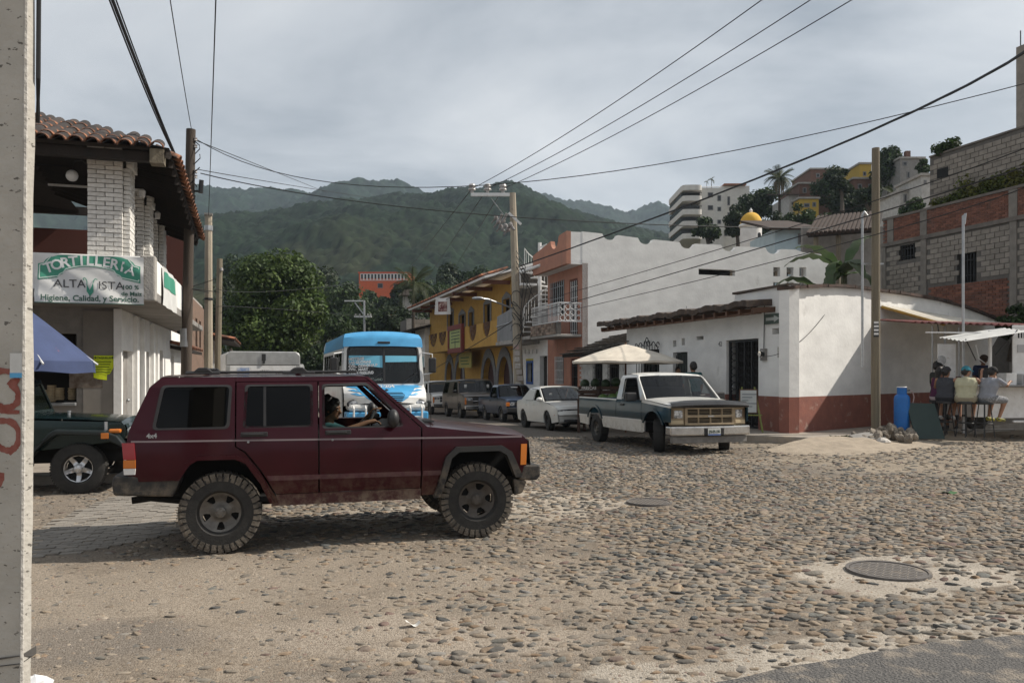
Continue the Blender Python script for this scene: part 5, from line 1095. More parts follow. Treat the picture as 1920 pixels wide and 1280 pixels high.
# houses on the hillside
def hbox(t, nm, O, X, x0, x1, y0, y1, z0, z1, m, wins=(), gm=None):
    obj(nm, MB().box(x0, x1, y0, y1, z0, z1), m, t)
    for a, b, c, d in wins:
        f = obj('window', frame_mb(MB(), (a, b, c, d), y0-.02, .09, .03), greytrim, t); obj('pane', MB().box(a+.08, b-.08, y0-.03, y0-.012, c+.08, d-.08), g_win if gm is None else gm, f)
dkw = mat('dark window', (.02, .022, .025), rough=.25)
# white apartment block with curved balconies
AO = P(1277, 460, 115); FA = Fr((AO.x, AO.y, 0), (1, 0, 0), (0, 1, 0)); t = FA.thing('apartment_block', 'white five storey apartment block with rounded balconies on the ridge', 'apartment block'); sc = 115/F
x = lambda u: (u-1277)*sc; z = lambda v: EYE-(v-697)*sc
cream = mat('cream facade paint', (.62, .6, .55), (.54, .52, .48), 2, .9)
hbox(t, 'tower', 0, 0, x(1313), x(1357), 0, 9, z(520), z(352), cream, [(x(a), x(b), z(d), z(c)) for a, b, c, d in ((1327, 1337, 361, 370), (1327, 1337, 385, 394), (1345, 1352, 366, 377), (1345, 1352, 388, 396), (1327, 1337, 412, 420), (1345, 1352, 412, 420))], dkw)
hbox(t, 'wing', 0, 0, x(1357)+.01, x(1410), 1.2, 10, z(520), z(345), cream, [(x(a), x(b), z(d), z(c)) for a, b, c, d in ((1368, 1373, 365, 382), (1368, 1373, 395, 404), (1362, 1368, 432, 440))], dkw); obj('roof', MB().box(x(1360), x(1402), .6, 10.5, z(345)+.02, z(342)), mat('terracotta slab', (.3, .13, .08), rough=.9), t)
for i, v in enumerate((360, 380, 405, 427, 450)):
    pr = [(x(1313)-.02, 9)]+[(x(1313)-.02, -.6)]+[((x(1277)+x(1313))/2+(x(1313)-x(1277))/2*math.cos(a), -.6-.7*abs(math.sin(a))**.5) for a in np.linspace(.15, PI-.0, 12)]+[(x(1277), 9)]
    obj('balcony', MB().prism(pr[::-1], lambda a, b: (a, b, z(v)), (0, 0, .75)), cream, t, smooth=True)
    obj('recess', MB().box(x(1279), x(1313)-.03, .6, 9, z(v)+.76, z(v)+(1.6 if i else 1.0)), dkw if i else cream, t)
    if i: obj('railing', MB().tube([Vector((a, b, z(v)+1.25)) for a, b in pr[1:-1]], .06, 4), iron, t)
obj('parapet_rail', MB().tube([(x(1282), -.5, z(352)), (x(1312), -.5, z(352)), (x(1350), 0, z(350))], .05, 4), white_mt, t)
palm('small potted palm on the apartment roof terrace', P(1334, 352, 116), P(1334, 337, 116), .7, 9, 'rooftop palms'); palm('smaller rooftop palm left of the other on the apartment terrace', P(1325, 352, 117), P(1325, 341, 117), .45, 8, 'rooftop palms')
def simple(label, u0, u1, v0, v1, Y, dep, m, wins=(), roof=None, name='house'):
    O = P(u0, v1, Y); O.z = P(u0, v1, Y).z-2.5; t = thing(name, label, 'house', O, 0); sc = Y/F; w = (u1-u0)*sc; h = (v1-v0)*sc
    hbox(t, 'wall', 0, 0, 0, w, 0, dep, 0, h+2.5, m, [((a-u0)*sc, (b-u0)*sc, (v1-d)*sc+2.5, (v1-c)*sc+2.5) for a, b, c, d in wins], dkw)
    if roof == 'tile':
        mb = MB(); quadslab(mb, [Vector((-.5, -.6, h+2.45)), Vector((w+.5, -.6, h+2.45)), Vector((w+.5, dep+.5, h+4.0)), Vector((-.5, dep+.5, h+4.0))], .15); obj('roof', mb, mat('far tile roof', (.06, .038, .03), (.035, .027, .022), 5, .95) if 'far tile roof' not in MATS else MATS['far tile roof'], t)
    else: obj('roof', MB().box(-.15, w+.15, -.15, dep, h+2.502, h+2.7), concrete if roof is None else roof, t)
    return t
org = mat('orange wall paint', (.55, .12, .05), (.46, .11, .05), 2, .9); ylw = mat('bright yellow paint', (.40, .27, .05), rough=.9); gry = mat('grey render', (.25, .24, .225), (.19, .18, .17), 3, .95); brk = mat('far red brick', (.15, .08, .06), (.11, .065, .05), 3, .95); whp = mat('far white wall', (.44, .43, .41), (.33, .32, .3), 3, .9)
t = simple('orange house with a long glazed gallery on the green slope', 673, 765, 512, 560, 150, 9, org, [(738, 748, 532, 539), (708, 718, 531, 540)], mat('red orange roof band', (.6, .1, .05), rough=.8))
sc = 150/F; O = t.location
for i in range(14): 
    f = obj('gallery_window', frame_mb(MB(), ((3+i*6.3)*sc, (8.8+i*6.3)*sc, (560-526)*sc+2.5, (560-513)*sc+2.5), -.06, .1, .05), white_mt, t); obj('pane', MB().box((3.5+i*6.3)*sc, (8.2+i*6.3)*sc, -.05, -.03, (560-522)*sc+2.5, (560-514)*sc+2.5), dkw, f)
simple('white house with dark tile roof hidden behind the palm', 755, 803, 553, 566, 118, 6, whp, [(766, 770, 555, 562), (775, 780, 555, 562)], 'tile')
simple('yellow house with two windows among the hillside trees', 1499, 1535, 373, 400, 90, 6, ylw, [(1507, 1518, 381, 389), (1523, 1530, 379, 388)])
simple('red brick house behind the yellow hillside house', 1498, 1560, 345, 372, 98, 7, brk, [(1505, 1512, 352, 362)])
simple('narrow white house left of the yellow hillside house', 1480, 1498, 365, 400, 92, 6, whp, [(1484, 1488, 378, 384), (1491, 1495, 385, 391)], 'tile')
simple('dark brick house behind the open topped tree', 1520, 1580, 318, 350, 105, 7, brk, [(1530, 1537, 325, 333)])
simple('bright yellow rooftop room left of the wooden pole top', 1612, 1634, 308, 335, 92, 5, ylw, [(1618, 1624, 322, 330)])
simple('brown brick house below the yellow rooftop room', 1600, 1650, 336, 372, 90, 6, brk, [(1608, 1616, 345, 354), (1628, 1636, 345, 354)])
t = simple('grey hilltop house with a brick chimney right of the tall tree', 1688, 1732, 298, 345, 85, 6, gry, [(1692, 1701, 303, 311), (1700, 1706, 322, 334)]); obj('chimney', MB().box(1.1, 1.6, 1, 1.5, 5.0, 6.3), brk, t)
simple('small white terrace with arch below the hilltop house', 1688, 1732, 360, 392, 62, 4, whp, [(1694, 1700, 364, 380)])
simple('grey stair house at the edge of the block wall', 1728, 1745, 330, 370, 60, 4, whp, [(1732, 1737, 338, 346)])
# pale blue house and tile roof with its shade put into the dark colour, behind the white wall
pb_ = mat('pale blue wall', (.42, .52, .56), (.36, .45, .49), 2, .9); t = simple('pale blue house with a window and tile roof beside the banana plant', 1453, 1521, 428, 500, 48, 5, pb_, [(1496, 1518, 438, 458)], 'tile')
t = thing('tiled_shelter', 'dark tile roofed shelter on posts behind the banana plant', 'shelter', P(1580, 500, 41), 0); mb = MB(); quadslab(mb, [P(1515, 440, 40), P(1648, 430, 40), P(1655, 398, 44), P(1535, 408, 44)], .15); obj('roof', mb, wood_d, t, world=True); mb = MB(); n = 16
for i in range(n): a = P(1515, 439, 39.9).lerp(P(1648, 429, 39.9), i/n); b = P(1535, 407, 44).lerp(P(1655, 397, 44), i/n); mb.tube([a, b], .11, 6)
obj('tile_rows', mb, MATS['far tile roof'], t, world=True, kind='stuff')
for u in (1530, 1572, 1640): obj('post', MB().tube([P(u, 600, 40.4), P(u, 434, 40.4)], .12, 6), pole_g, t, world=True)
obj('back_wall', MB().box(P(1505, 0, 44.5).x, P(1660, 0, 44.5).x, 44.5, 44.8, 0, P(0, 425, 44.5).z), gry, t, world=True)
# yellow church dome
do = P(1408, 460, 60); t = thing('church_dome', 'small white lantern tower with a yellow dome rising behind the white wall', 'dome', (do.x, do.y, do.z-4), 0); s6 = 60/F
dy = mat('golden yellow dome paint', (.62, .37, .05), (.52, .3, .04), 3, .85)
obj('drum', MB().lathe([(.78, 3.2), (.78, 5.35), (.86, 5.36), (.9, 5.45), (.86, 5.55), (.82, 5.58)], 24), white_clean, t, smooth=True); obj('dome', MB().lathe([(.85*math.cos(a)*.94, 5.6+.88*math.sin(a)) for a in np.linspace(0, PI/2, 10)], 24), dy, t, smooth=True); obj('finial', MB().lathe([(.13, 6.42), (.1, 6.5), (.14, 6.6), (.04, 6.75), (0, 6.85)], 10), white_clean, t)
w_ = obj('window', MB().sheet([(-.13, 0), (.13, 0)]+[(.13*math.cos(a), .42+.13*math.sin(a)) for a in np.linspace(0, PI, 7)], [], lambda u, v: (.42+u, -.69+.25*(u), 4.3+v), .1), dkw, t)
obj('skirt_roof', MB().lathe([(1.75*math.cos(a), 2.2+1.5*math.sin(a)) for a in np.linspace(0, 1.25, 8)], 24), dy, t, smooth=True); obj('base', MB().lathe([(1.8, -3), (1.8, 2.2)], 24), white_clean, t)
# ------------------------------------------------------------------ vehicle helpers
def paint(name, c, c2=None, rough=.32, coat=.5, mud=0, metal=0, mudc=(.25, .2, .145), z0=.42, z1=.8, spec=.4):
    m = mat(name, c, c2 or tuple(x*.85 for x in c), 3, rough, coat=coat, spec=spec, metal=metal)
    if mud:
        t = m.node_tree; b = t.nodes['Principled BSDF']; A = t.nodes.new; L = t.links.new; src = b.inputs['Base Color'].links[0].from_socket
        tc = A('ShaderNodeTexCoord'); s = A('ShaderNodeSeparateXYZ'); L(tc.outputs['Object'], s.inputs[0])
        r = A('ShaderNodeMapRange'); r.inputs[1].default_value = z1; r.inputs[2].default_value = z0; L(s.outputs[2], r.inputs[0])
        n = A('ShaderNodeTexNoise'); n.inputs['Scale'].default_value = 9; n.inputs['Detail'].default_value = 9; n.inputs['Roughness'].default_value = .7; L(tc.outputs['Object'], n.inputs['Vector'])
        r2 = A('ShaderNodeMapRange'); r2.inputs[1].default_value = .42; r2.inputs[2].default_value = .62; L(n.outputs['Fac'], r2.inputs[0])
        mu = A('ShaderNodeMath'); mu.operation = 'MULTIPLY'; L(r.outputs[0], mu.inputs[0]); L(r2.outputs[0], mu.inputs[1])
        m2 = A('ShaderNodeMath'); m2.operation = 'MULTIPLY'; L(mu.outputs[0], m2.inputs[0]); m2.inputs[1].default_value = mud; m2.use_clamp = True
        x = A('ShaderNodeMix'); x.data_type = 'RGBA'; L(m2.outputs[0], x.inputs[0]); L(src, x.inputs[6]); x.inputs[7].default_value = (*mudc, 1); L(x.outputs[2], b.inputs['Base Color'])
        r3 = A('ShaderNodeMapRange'); r3.inputs[3].default_value = rough; r3.inputs[4].default_value = .9; L(m2.outputs[0], r3.inputs[0]); L(r3.outputs[0], b.inputs['Roughness'])
        r4 = A('ShaderNodeMapRange'); r4.inputs[3].default_value = coat; r4.inputs[4].default_value = 0; L(m2.outputs[0], r4.inputs[0]); L(r4.outputs[0], b.inputs['Coat Weight'])
    return m
CU = np.arange(-3.2, 3.3, .16); CV = list(np.arange(.3, 1.2, .1))+list(np.arange(1.2, 2.6, .07))
class Car:
    def __init__(s, name, label, cat, x, y, ang, yf, dx=0, group=None):
        s.t = thing(name, label, cat, (x, y, gz(x, y)), ang, group); s.yf = yf; s.dx = dx
        f = Vector((math.cos(ang), math.sin(ang))); s.t.rotation_euler = (0, -math.atan2(gz(x+f.x*1.3, y+f.y*1.3)-gz(x-f.x*1.3, y-f.y*1.3), 2.6), ang)
    def side(s, name, m, out, holes=(), off=0, th=.03, sides=(-1, 1), parent=None, smooth=True, kind=None):
        r = []
        for sd_ in sides:
            g = lambda q: [(a+s.dx, b) for a, b in q]
            mb = MB().sheet(g(out), [g(h) for h in holes], lambda u, v: (u, sd_*(s.yf(u, v)+off), v), th, CU, CV, flip=sd_ > 0); r.append(obj(name, mb, m, parent or s.t, smooth=smooth, angle=35, kind=kind))
        return r
    def strip(s, name, m, prof, bulge=0, n=14, inset=0, th=.02, smooth=True, sub=5, crown=0, parent=None):
        pr = []
        for (a, b) in zip(prof, prof[1:]):
            for i in range(sub): pr.append((a[0]+(b[0]-a[0])*i/sub, a[1]+(b[1]-a[1])*i/sub))
        pr.append(prof[-1]); pr = [(a+s.dx, b) for a, b in pr]; k = len(pr); V = []; Bk = []
        for i, (x, z) in enumerate(pr):
            t = Vector((pr[min(i+1, k-1)][0]-pr[max(i-1, 0)][0], 0, pr[min(i+1, k-1)][1]-pr[max(i-1, 0)][1])).normalized(); nv = Vector((-t.z, 0, t.x)); 
            if s.flipn(t): nv = -nv
            h = s.yf(x, z)-inset
            for j in range(n+1):
                q = -1+2*j/n; e = (1-abs(q)**2.5)*bulge; V.append(Vector((x, q*h, z))+nv*e); Bk.append(V[-1]-nv*th)
        w = n+1; Fs = [(i*w+j, i*w+j+1, (i+1)*w+j+1, (i+1)*w+j) for i in range(k-1) for j in range(n)]; K = len(V)
        Fs += [tuple(q+K for q in f[::-1]) for f in Fs]
        for i in range(k-1): Fs += [(i*w, (i+1)*w, (i+1)*w+K, i*w+K), (i*w+n, i*w+n+K, (i+1)*w+n+K, (i+1)*w+n)]
        for j in range(n): Fs += [(j, j+K, j+1+K, j+1), ((k-1)*w+j, (k-1)*w+j+1, (k-1)*w+j+1+K, (k-1)*w+j+K)]
        return obj(name, MB().add(V, Fs), m, parent or s.t, smooth=smooth, angle=35)
    def flipn(s, t): return t.x < 0      # outside lies above / in front: profiles run front-to-back or nose-down
    def solid(s, name, m, out, y0, y1, bevel=.015, parent=None, **k):
        return obj(name, MB().prism([(a+s.dx, b) for a, b in out], lambda u, v: (u, y1, v), (0, y0-y1, 0)), m, parent or s.t, bevel=bevel, **k)
    def box(s, name, m, x0, x1, y0, y1, z0, z1, bevel=.008, parent=None, **k): return obj(name, MB().box(x0+s.dx, x1+s.dx, y0, y1, z0, z1), m, parent or s.t, bevel=bevel, **k)
    def wheel(s, a, z, R_, w, rr, style, mt, tmat=None, ys=None, steer=0, lugs=0, rot0=.3):
        for sd_ in (-1, 1):
            x = a+s.dx; y = sd_*(ys if ys else s.yf(x, .5)-w/2+.01)
            mb = MB().lathe([(rr*.97, w*.36), (rr*.93, w*.30), (rr*.90, -.3*w), (rr*.95, -.45*w)], 32)
            k = len(mb.V)
            nsp, hw_, ri, ro, dish = {'five': (5, .15, .50, .82, .05), 'steel': (5, .19, .50, .82, .05), 'star': (5, .42, .36, .9, .05), 'many': (8, .2, .34, .84, .03), 'plain': (8, .13, .55, .75, .03)}[style]
            holes = []
            for i in range(nsp):
                c = rot0+2*PI*i/nsp; h = hw_
                if style in ('star', 'many'): holes.append([(rr*r_*math.cos(c+q*h), rr*r_*math.sin(c+q*h)) for r_, q in ((ri, -.35), (ro, -1.15), (ro, 0), (ro, 1.15), (ri, .35))])
                else: holes.append([(rr*r_*math.cos(c+q*h), rr*r_*math.sin(c+q*h)) for r_, q in ((ri, -.9), (.5*(ri+ro), -1.5), (ro, -1.5), (ro*1.02, 0), (ro, 1.5), (.5*(ri+ro), 1.5), (ri, .9), (ri*.97, 0))])
            f = lambda u, v: (u, v, w*.30-dish*math.sin(min(1, math.hypot(u, v)/rr)*PI)**2+(.012 if math.hypot(u, v) < rr*.28 else 0))
            mb.sheet([(rr*.96*math.cos(q), rr*.96*math.sin(q)) for q in np.linspace(0, 2*PI, 33)[:-1]], holes, f, .02, np.arange(-rr, rr, rr/6), np.arange(-rr, rr, rr/6))
            wh = obj('wheel', mb, mt, s.t, smooth=True, angle=35, loc=(x, y, z), rot=(-sd_*PI/2, 0, steer))
            hb = MB().lathe([(0, w*.36), (rr*.2, w*.36), (rr*.26, w*.33), (rr*.27, w*.25)], 16)
            for i in range(5): c = rot0+.6+2*PI*i/5; hb.ball((rr*.2*math.cos(c), rr*.2*math.sin(c), w*.36), rr*.05, 6, 4)
            obj('hub_cap', hb, mt if style != 'many' else black, wh, smooth=True)
            obj('brake_disc', MB().lathe([(0, w*.02), (rr*.8, w*.02), (rr*.8, -w*.05), (0, -w*.05)], 20), matte_blk, wh)
            pr = [(rr*.96, -w*.44), (rr*1.06, -w*.5), (R_*.9, -w*.5), (R_*.975, -w*.44), (R_, -w*.3), (R_, w*.3), (R_*.975, w*.44), (R_*.9, w*.5), (rr*1.06, w*.5), (rr*.97, w*.42), (rr*.93, w*.33)]
            ty = obj('tyre', MB().lathe([(r_-(.022 if lugs and r_ > R_*.95 else 0), q) for r_, q in pr], 48), tmat or rubber, wh, smooth=True)
            if lugs:
                mb = MB()
                for i in range(lugs):
                    for (lo, hi, ph, rt) in ((-.5, -.2, 0, .12), (-.16, .16, .5, -.3), (.2, .5, 0, -.12)):
                        c = 2*PI*(i+ph)/lugs; M = Matrix.Rotation(c, 4, 'Z') @ Matrix.Translation((R_-.018, 0, (lo+hi)/2*w)) @ Matrix.Rotation(rt, 4, 'X'); d = 2*PI*R_/lugs
                        mb.box(-.03, .018, -d*.36, d*.36, -(hi-lo)*w/2, (hi-lo)*w/2, M)
                        if hi == .5 or lo == -.5:
                            sg = 1 if hi == .5 else -1; mb.box(-.055, -.004, -d*.33, d*.33*(.6 if i % 2 else 1), sg*w*.49-.008, sg*w*.49+.008, Matrix.Rotation(c, 4, 'Z') @ Matrix.Translation((R_-.018, 0, 0)))
                obj('tread', mb, dusty, wh, kind='stuff')
            else:
                mb = MB(); L_ = 56
                for i in range(L_):
                    c = 2*PI*i/L_
                    for lo, hi in ((-.42, -.16), (-.13, .13), (.16, .42)): mb.box(-.02, .004, -.013, .013, lo*w, hi*w, Matrix.Rotation(c+(.03 if lo > -.2 and lo < 0 else 0), 4, 'Z') @ Matrix.Translation((R_, 0, 0)))
                obj('tread', mb, tmat or rubber, wh, kind='stuff')
def inset(poly, d):
    k = len(poly); cx = sum(p[0] for p in poly)/k; cy = sum(p[1] for p in poly)/k; o = []
    for x, y in poly:
        v = Vector((x-cx, y-cy)); L = v.length; v = v*(L-d*1.35)/L; o.append((cx+v.x, cy+v.y))
    return o
def rounded(poly, r=.04, n=3):
    o = []; k = len(poly)
    for i in range(k):
        p = Vector(poly[i]); a = (Vector(poly[i-1])-p); b = (Vector(poly[(i+1) % k])-p); q = min(r, a.length*.45, b.length*.45); a = p+a.normalized()*q; b = p+b.normalized()*q
        for j in range(n+1): s = j/n; o.append(tuple(a*(1-s)**2+p*2*s*(1-s)+b*s*s))
    return o
def arch(xc, zc, r, zb, n=10):   # left to right along the lower edge
    a0 = math.asin(max(-1, min(1, (zb-zc)/r))); return [(xc+r*math.cos(a), zc+r*math.sin(a)) for a in np.linspace(PI-a0, a0, n)]
def seal(car, win, sides=(-1, 1), w=.022, off=.004, m=None, parent=None): car.side('window_seal', m or black, inset(win, -w), [win], off, .02, sides, smooth=False)
# ================================================================== maroon 4x4 in front
XH = math.atan2(.2745, .9616); ctr = Vector((-2.793, 7.66, 0))+Vector((.9616, .2745, 0))*1.27+Vector((-.2745, .9616, 0))*.86
def yx(x, z):
    a = x+1.27; y = .855-max(0, z-1.13)*.19-max(0, .62-z)*.12
    if z > 1.58: y -= min(1, (z-1.58)/.1)**2*.055
    y += .02*max(0, 1-((z-.84)/.36)**2)
    if a > 2.6: y -= (a-2.6)**2*.12
    if a < -.5: y -= (a+.5)**2*.25
    return y-.012*max(0, 1-abs(z-.93)/.25)*0
mar = paint('maroon paint', (.043, .0045, .0095), (.034, .0035, .0075), .3, .35, mud=.45, metal=.6, z0=.35, z1=.78, spec=.16)
mar2 = paint('muddy maroon paint', (.05, .008, .013), (.04, .007, .011), .4, .3, mud=1.0, z0=.30, z1=.75)
mudblk = paint('muddy black plastic', (.016, .016, .017), (.026, .025, .023), .55, 0, mud=.75, z0=.45, z1=.85)
C = Car('offroad_car', 'lifted maroon four door offroad car crossing the cobbled junction', 'car', ctr.x, ctr.y, XH, yx, dx=-1.27); t = C.t
qw = rounded([(-.575, 1.215), (.06, 1.215), (.085, 1.6), (-.50, 1.6)]); rw = rounded([(.235, 1.215), (.845, 1.215), (.845, 1.6), (.255, 1.6)], .03); fw = rounded([(.985, 1.19), (1.74, 1.19), (1.70, 1.3), (1.40, 1.6), (.985, 1.6)], .03)
C.side('quarter_panel', mar, [(-.80, .72), (-.36, .72), (-.27, .86), (-.2, .905), (.14, .905), (.235, .86), (.37, .66), (.46, .46), (.54, .46), (.50, .545), (.36, .785), (.222, .965), (.137, 1.02), (.137, 1.69), (-.53, 1.69), (-.63, 1.60), (-.80, 1.2), (-.825, 1.05)], [qw])
rd = C.side('rear_door', mar, [(.15, 1.025), (.235, .975), (.375, .795), (.515, .55), (.915, .55), (.915, 1.64), (.15, 1.64)], [rw], .004)
fd = C.side('front_door', mar, [(.93, .55), (1.93, .55), (1.94, 1.16), (1.43, 1.64), (.93, 1.64)], [fw], .004)
C.side('roof_side', mar, [(.139, 1.647), (1.425, 1.647), (1.38, 1.69), (.139, 1.69)]); C.side('pillar', mar, [(1.952, 1.165), (2.02, 1.16), (1.42, 1.69), (1.382, 1.69), (1.437, 1.647)])
C.side('fender', mar, [(1.945, .47), (2.13, .47), (2.25, .84), (2.33, .905), (2.76, .905), (2.84, .86), (2.93, .66), (3.06, .66), (3.09, 1.0), (3.03, 1.05), (1.99, 1.172), (1.955, 1.158)])
C.side('rocker_panel', mar2, [(.47, .43), (1.94, .43), (1.94, .542), (.52, .542)], (), -.01)
C.side('wheel_flare', mudblk, [(2.07, .44), (2.19, .86), (2.30, .96), (2.79, .96), (2.90, .89), (3.02, .62), (2.94, .62), (2.84, .86), (2.76, .905), (2.33, .905), (2.25, .84), (2.14, .44)], (), .045, .09)
C.side('wheel_flare', mar, [(-.36, .72), (-.27, .86), (-.2, .905), (.14, .905), (.235, .86), (.37, .66), (.46, .46), (.50, .46), (.405, .69), (.26, .90), (.15, .945), (-.21, .945), (-.31, .88), (-.40, .72)], (), .03, .06)
for w, sd_ in ((qw, (-1, 1)), (rw, (-1, 1)), (fw, (-1, 1))): seal(C, w, sd_)
C.side('window_glass', g_dark, inset(qw, -.01), (), -.012, .005); C.side('window_glass', g_dark, inset(rw, -.01), (), -.012, .005)
C.side('window_divider', black, [(.40, 1.21), (.425, 1.21), (.425, 1.605), (.40, 1.605)], (), 0, .02)
C.side('body_stripe', mat('silver pinstripe', (.2, .16, .165), rough=.4), [(-.78, 1.088), (3.02, 1.035), (3.02, 1.052), (-.78, 1.104)], (), .0065, .002)
C.side('lower_trim', paint('dull maroon trim', (.06, .013, .02), None, .4, .2, mud=.4, z0=.3, z1=1.0), [(.45, .685), (1.935, .675), (1.935, .72), (.43, .73)], (), .012, .012); C.side('lower_trim', MATS['dull maroon trim'], [(1.955, .675), (2.17, .675), (2.19, .72), (1.955, .72)], (), .012, .012)
for d_, a in ((rd, .19), (fd, .985)):
    for i, o in enumerate(d_):
        s = (-1, 1)[i]; y = s*(C.yf(a-1.2, 1.13)+.012); mb = MB().box(a-1.27, a-1.02, y-.012, y+.012, 1.115, 1.16).box(a-1.25, a-1.06, y+s*.012-.008, y+s*.012+.008, 1.128, 1.148); obj('handle', mb, black, o, bevel=.008)
        obj('lock', MB().ball((a-1.2, s*(C.yf(a-1.2, 1.05)+.006), 1.065), .013, 8, 6), steel, o)
C.strip('hood', mar, [(3.075, 1.035), (3.0, 1.052), (2.0, 1.172)], .045); ws = C.strip('windscreen', g_mid, [(1.97, 1.18), (1.43, 1.665)], .03, inset=.05, th=.006)
C.strip('windscreen_header', mar, [(1.45, 1.645), (1.385, 1.692)], .028); C.strip('roof', mar, [(1.385, 1.692), (1.1, 1.698), (.3, 1.70), (-.35, 1.698), (-.535, 1.692)], .02)
C.strip('rear_window', g_dark, [(-.60, 1.62), (-.80, 1.2)], .02, inset=.1, th=.01); C.strip('tailgate', mar, [(-.80, 1.2), (-.83, 1.05), (-.80, .72)], .02); C.strip('roof_spoiler', mar, [(-.535, 1.692), (-.63, 1.6)], .02)
C.strip('grille', black, [(3.10, 1.0), (3.12, .74)], .02); C.strip('cowl', black, [(2.06, 1.178), (1.95, 1.19)], .04, inset=.12)
C.side('tail_lamp', redlamp, [(-.845, .93), (-.74, .93), (-.75, 1.085), (-.86, 1.085)], (), .012, .05); C.side('tail_lamp', amber, [(-.845, .85), (-.74, .85), (-.74, .926), (-.845, .926)], (), .012, .05); C.side('tail_lamp', white_clean, [(-.84, .79), (-.745, .79), (-.74, .846), (-.845, .846)], (), .012, .05)
C.side('marker_lamp', amber, [(3.0, .745), (3.065, .745), (3.075, .965), (3.01, .965)], (), .012, .03)
C.solid('rear_bumper', mudblk, [(-.93, .60), (-.42, .565), (-.36, .70), (-.35, .775), (-.93, .785), (-.945, .70)], -.86, .86, .02); C.solid('front_bumper', mudblk, [(2.99, .58), (3.19, .57), (3.23, .62), (3.225, .735), (3.03, .745)], -.85, .85, .02); C.solid('front_valance', mudblk, [(2.94, .42), (3.03, .44), (3.08, .565), (2.93, .6)], -.84, .84)
for s in (-1, 1):
    mb = MB().box(-.53-1.27+.2, 1.32-1.27, s*.60-.022, s*.60+.022, 1.725, 1.752); obj('roof_rail', mb, black, t, bevel=.012)
    for a in (-.17, .74):
        mb = MB().box(a-.16-1.27, a+.16-1.27, s*.60-.035, s*.60+.035, 1.72, 1.74).prism([(a-.10-1.27, 1.735), (a+.10-1.27, 1.735), (a+.04-1.27, 1.785), (a-.04-1.27, 1.785)], lambda u, v: (u, s*.60+.03, v), (0, -.06, 0)); obj('rack_foot', mb, black, t, bevel=.01)
for a in (-.17, .74): C.box('cross_bar', black, a-.03, a+.03, -.6, .6, 1.762, 1.782)
for s in (-1, 1):
    y = s*.92; mb = MB().ball((1.64-1.27, y+s*.07, 1.27), (.06, .10, .095), 14, 10); o = obj('mirror', mb, black, t, smooth=True); obj('mirror_arm', MB().tube([(1.68-1.27, s*.80, 1.2), (1.65-1.27, y, 1.225)], .035, 8), black, o)
obj('antenna', MB().tube([(2.06-1.27, -.77, 1.16), (2.06-1.27, -.77, 1.62)], .004, 5).ball((2.06-1.27, -.77, 1.165), .016, 8, 6), black, t, kind='stuff')
mb = MB()
for i in range(9): mb.box(2.02-1.27, 2.12-1.27, -.62+i*.045, -.60+i*.045, 1.2, 1.215)
obj('cowl_vents', mb, black, t, kind='stuff')
mb = MB(); text_mb(mb, '4x4', .06, frame((-.60-1.27, -(C.yf(-1.87, 1.14)+.004), 1.145), (1, 0, 0), (0, 0, 1)), .002); obj('badge', mb, steel, t)
C.wheel(0, .39, .38, .27, .205, 'five', rim_g, None, .86-.135, 0, 36, .95); C.wheel(2.54, .39, .38, .27, .205, 'steel', rim_d, None, .86-.135, -.06, 36, 1.3)
C.box('chassis', matte_blk, -.5, 2.9, -.42, .42, .46, .60); C.box('floor_pan', matte_blk, .35, 2.0, -.8, .8, .47, .52); C.box('inner_body', matte_blk, -.78, .36, -.55, .55, .50, 1.10); C.box('engine_bay', matte_blk, 2.05, 3.04, -.56, .56, .5, 1.02)
obj('axle', MB().tube([(-1.27, -.62, .40), (-1.27, .62, .40)], .045).ball((-1.27, .1, .4), .14), matte_blk, t); obj('axle', MB().tube([(1.27, -.62, .40), (1.27, .62, .40)], .04).ball((1.27, .25, .4), .12), matte_blk, t)
obj('exhaust', MB().tube([(-2.1, -.52, .50), (-1.9, -.5, .52), (-1.55, -.45, .5), (-.8, -.4, .47), (.8, -.35, .45)], .035).box(-1.0, -.4, -.5, -.28, .40, .50), matte_blk, t); obj('leaf_spring', MB().tube([(-2.0, -.55, .53), (-1.6, -.55, .47), (-1.27, -.55, .46), (-.7, -.55, .52)], .03), matte_blk, t); obj('skid_plate', MB().box(-.2, .4, -.3, .3, .40, .46), matte_blk, t)
obj('leaf_spring', MB().tube([(-2.0, .55, .53), (-1.6, .55, .47), (-1.27, .55, .46), (-.7, .55, .52)], .03), matte_blk, t)
seatm = mat('dark seat fabric', (.025, .024, .024), rough=.9)
for s in (-1, 1):
    mb = MB().box(-.27, .26, s*.38-.25, s*.38+.25, .52, .66).prism([(-.36, .6), (-.2, .6), (-.32, 1.2), (-.44, 1.2)], lambda u, v: (u, s*.38+.23, v), (0, -.46, 0)); st = obj('seat', mb, seatm, t, bevel=.04); obj('headrest', MB().box(-.44, -.35, s*.38-.12, s*.38+.12, 1.2, 1.36), seatm, st, bevel=.03)
obj('rear_seat', MB().box(-1.0, -.5, -.6, .6, .72, .88).prism([(-1.1, .8), (-.95, .8), (-1.02, 1.3), (-1.12, 1.3)], lambda u, v: (u, .6, v), (0, -1.2, 0)), seatm, t, bevel=.03)
C.solid('dashboard', black, [(1.62, .85), (2.0, .85), (2.0, 1.175), (1.72, 1.175), (1.60, 1.1)], -.74, .74, .03)
sw_c = Vector((1.50-1.27, .38, 1.12)); ax = Vector((.85, 0, -.5)).normalized(); u_ = Vector((0, 1, 0)); w_ = u_.cross(ax)
mb = MB().tube([sw_c+(u_*math.cos(a)+w_*math.sin(a))*.19 for a in np.linspace(0, 2*PI, 25)], .017, 8, False)
for a in (.2, PI-.2, 1.5*PI): mb.tube([sw_c, sw_c+(u_*math.cos(a)+w_*math.sin(a))*.185], .014, 6)
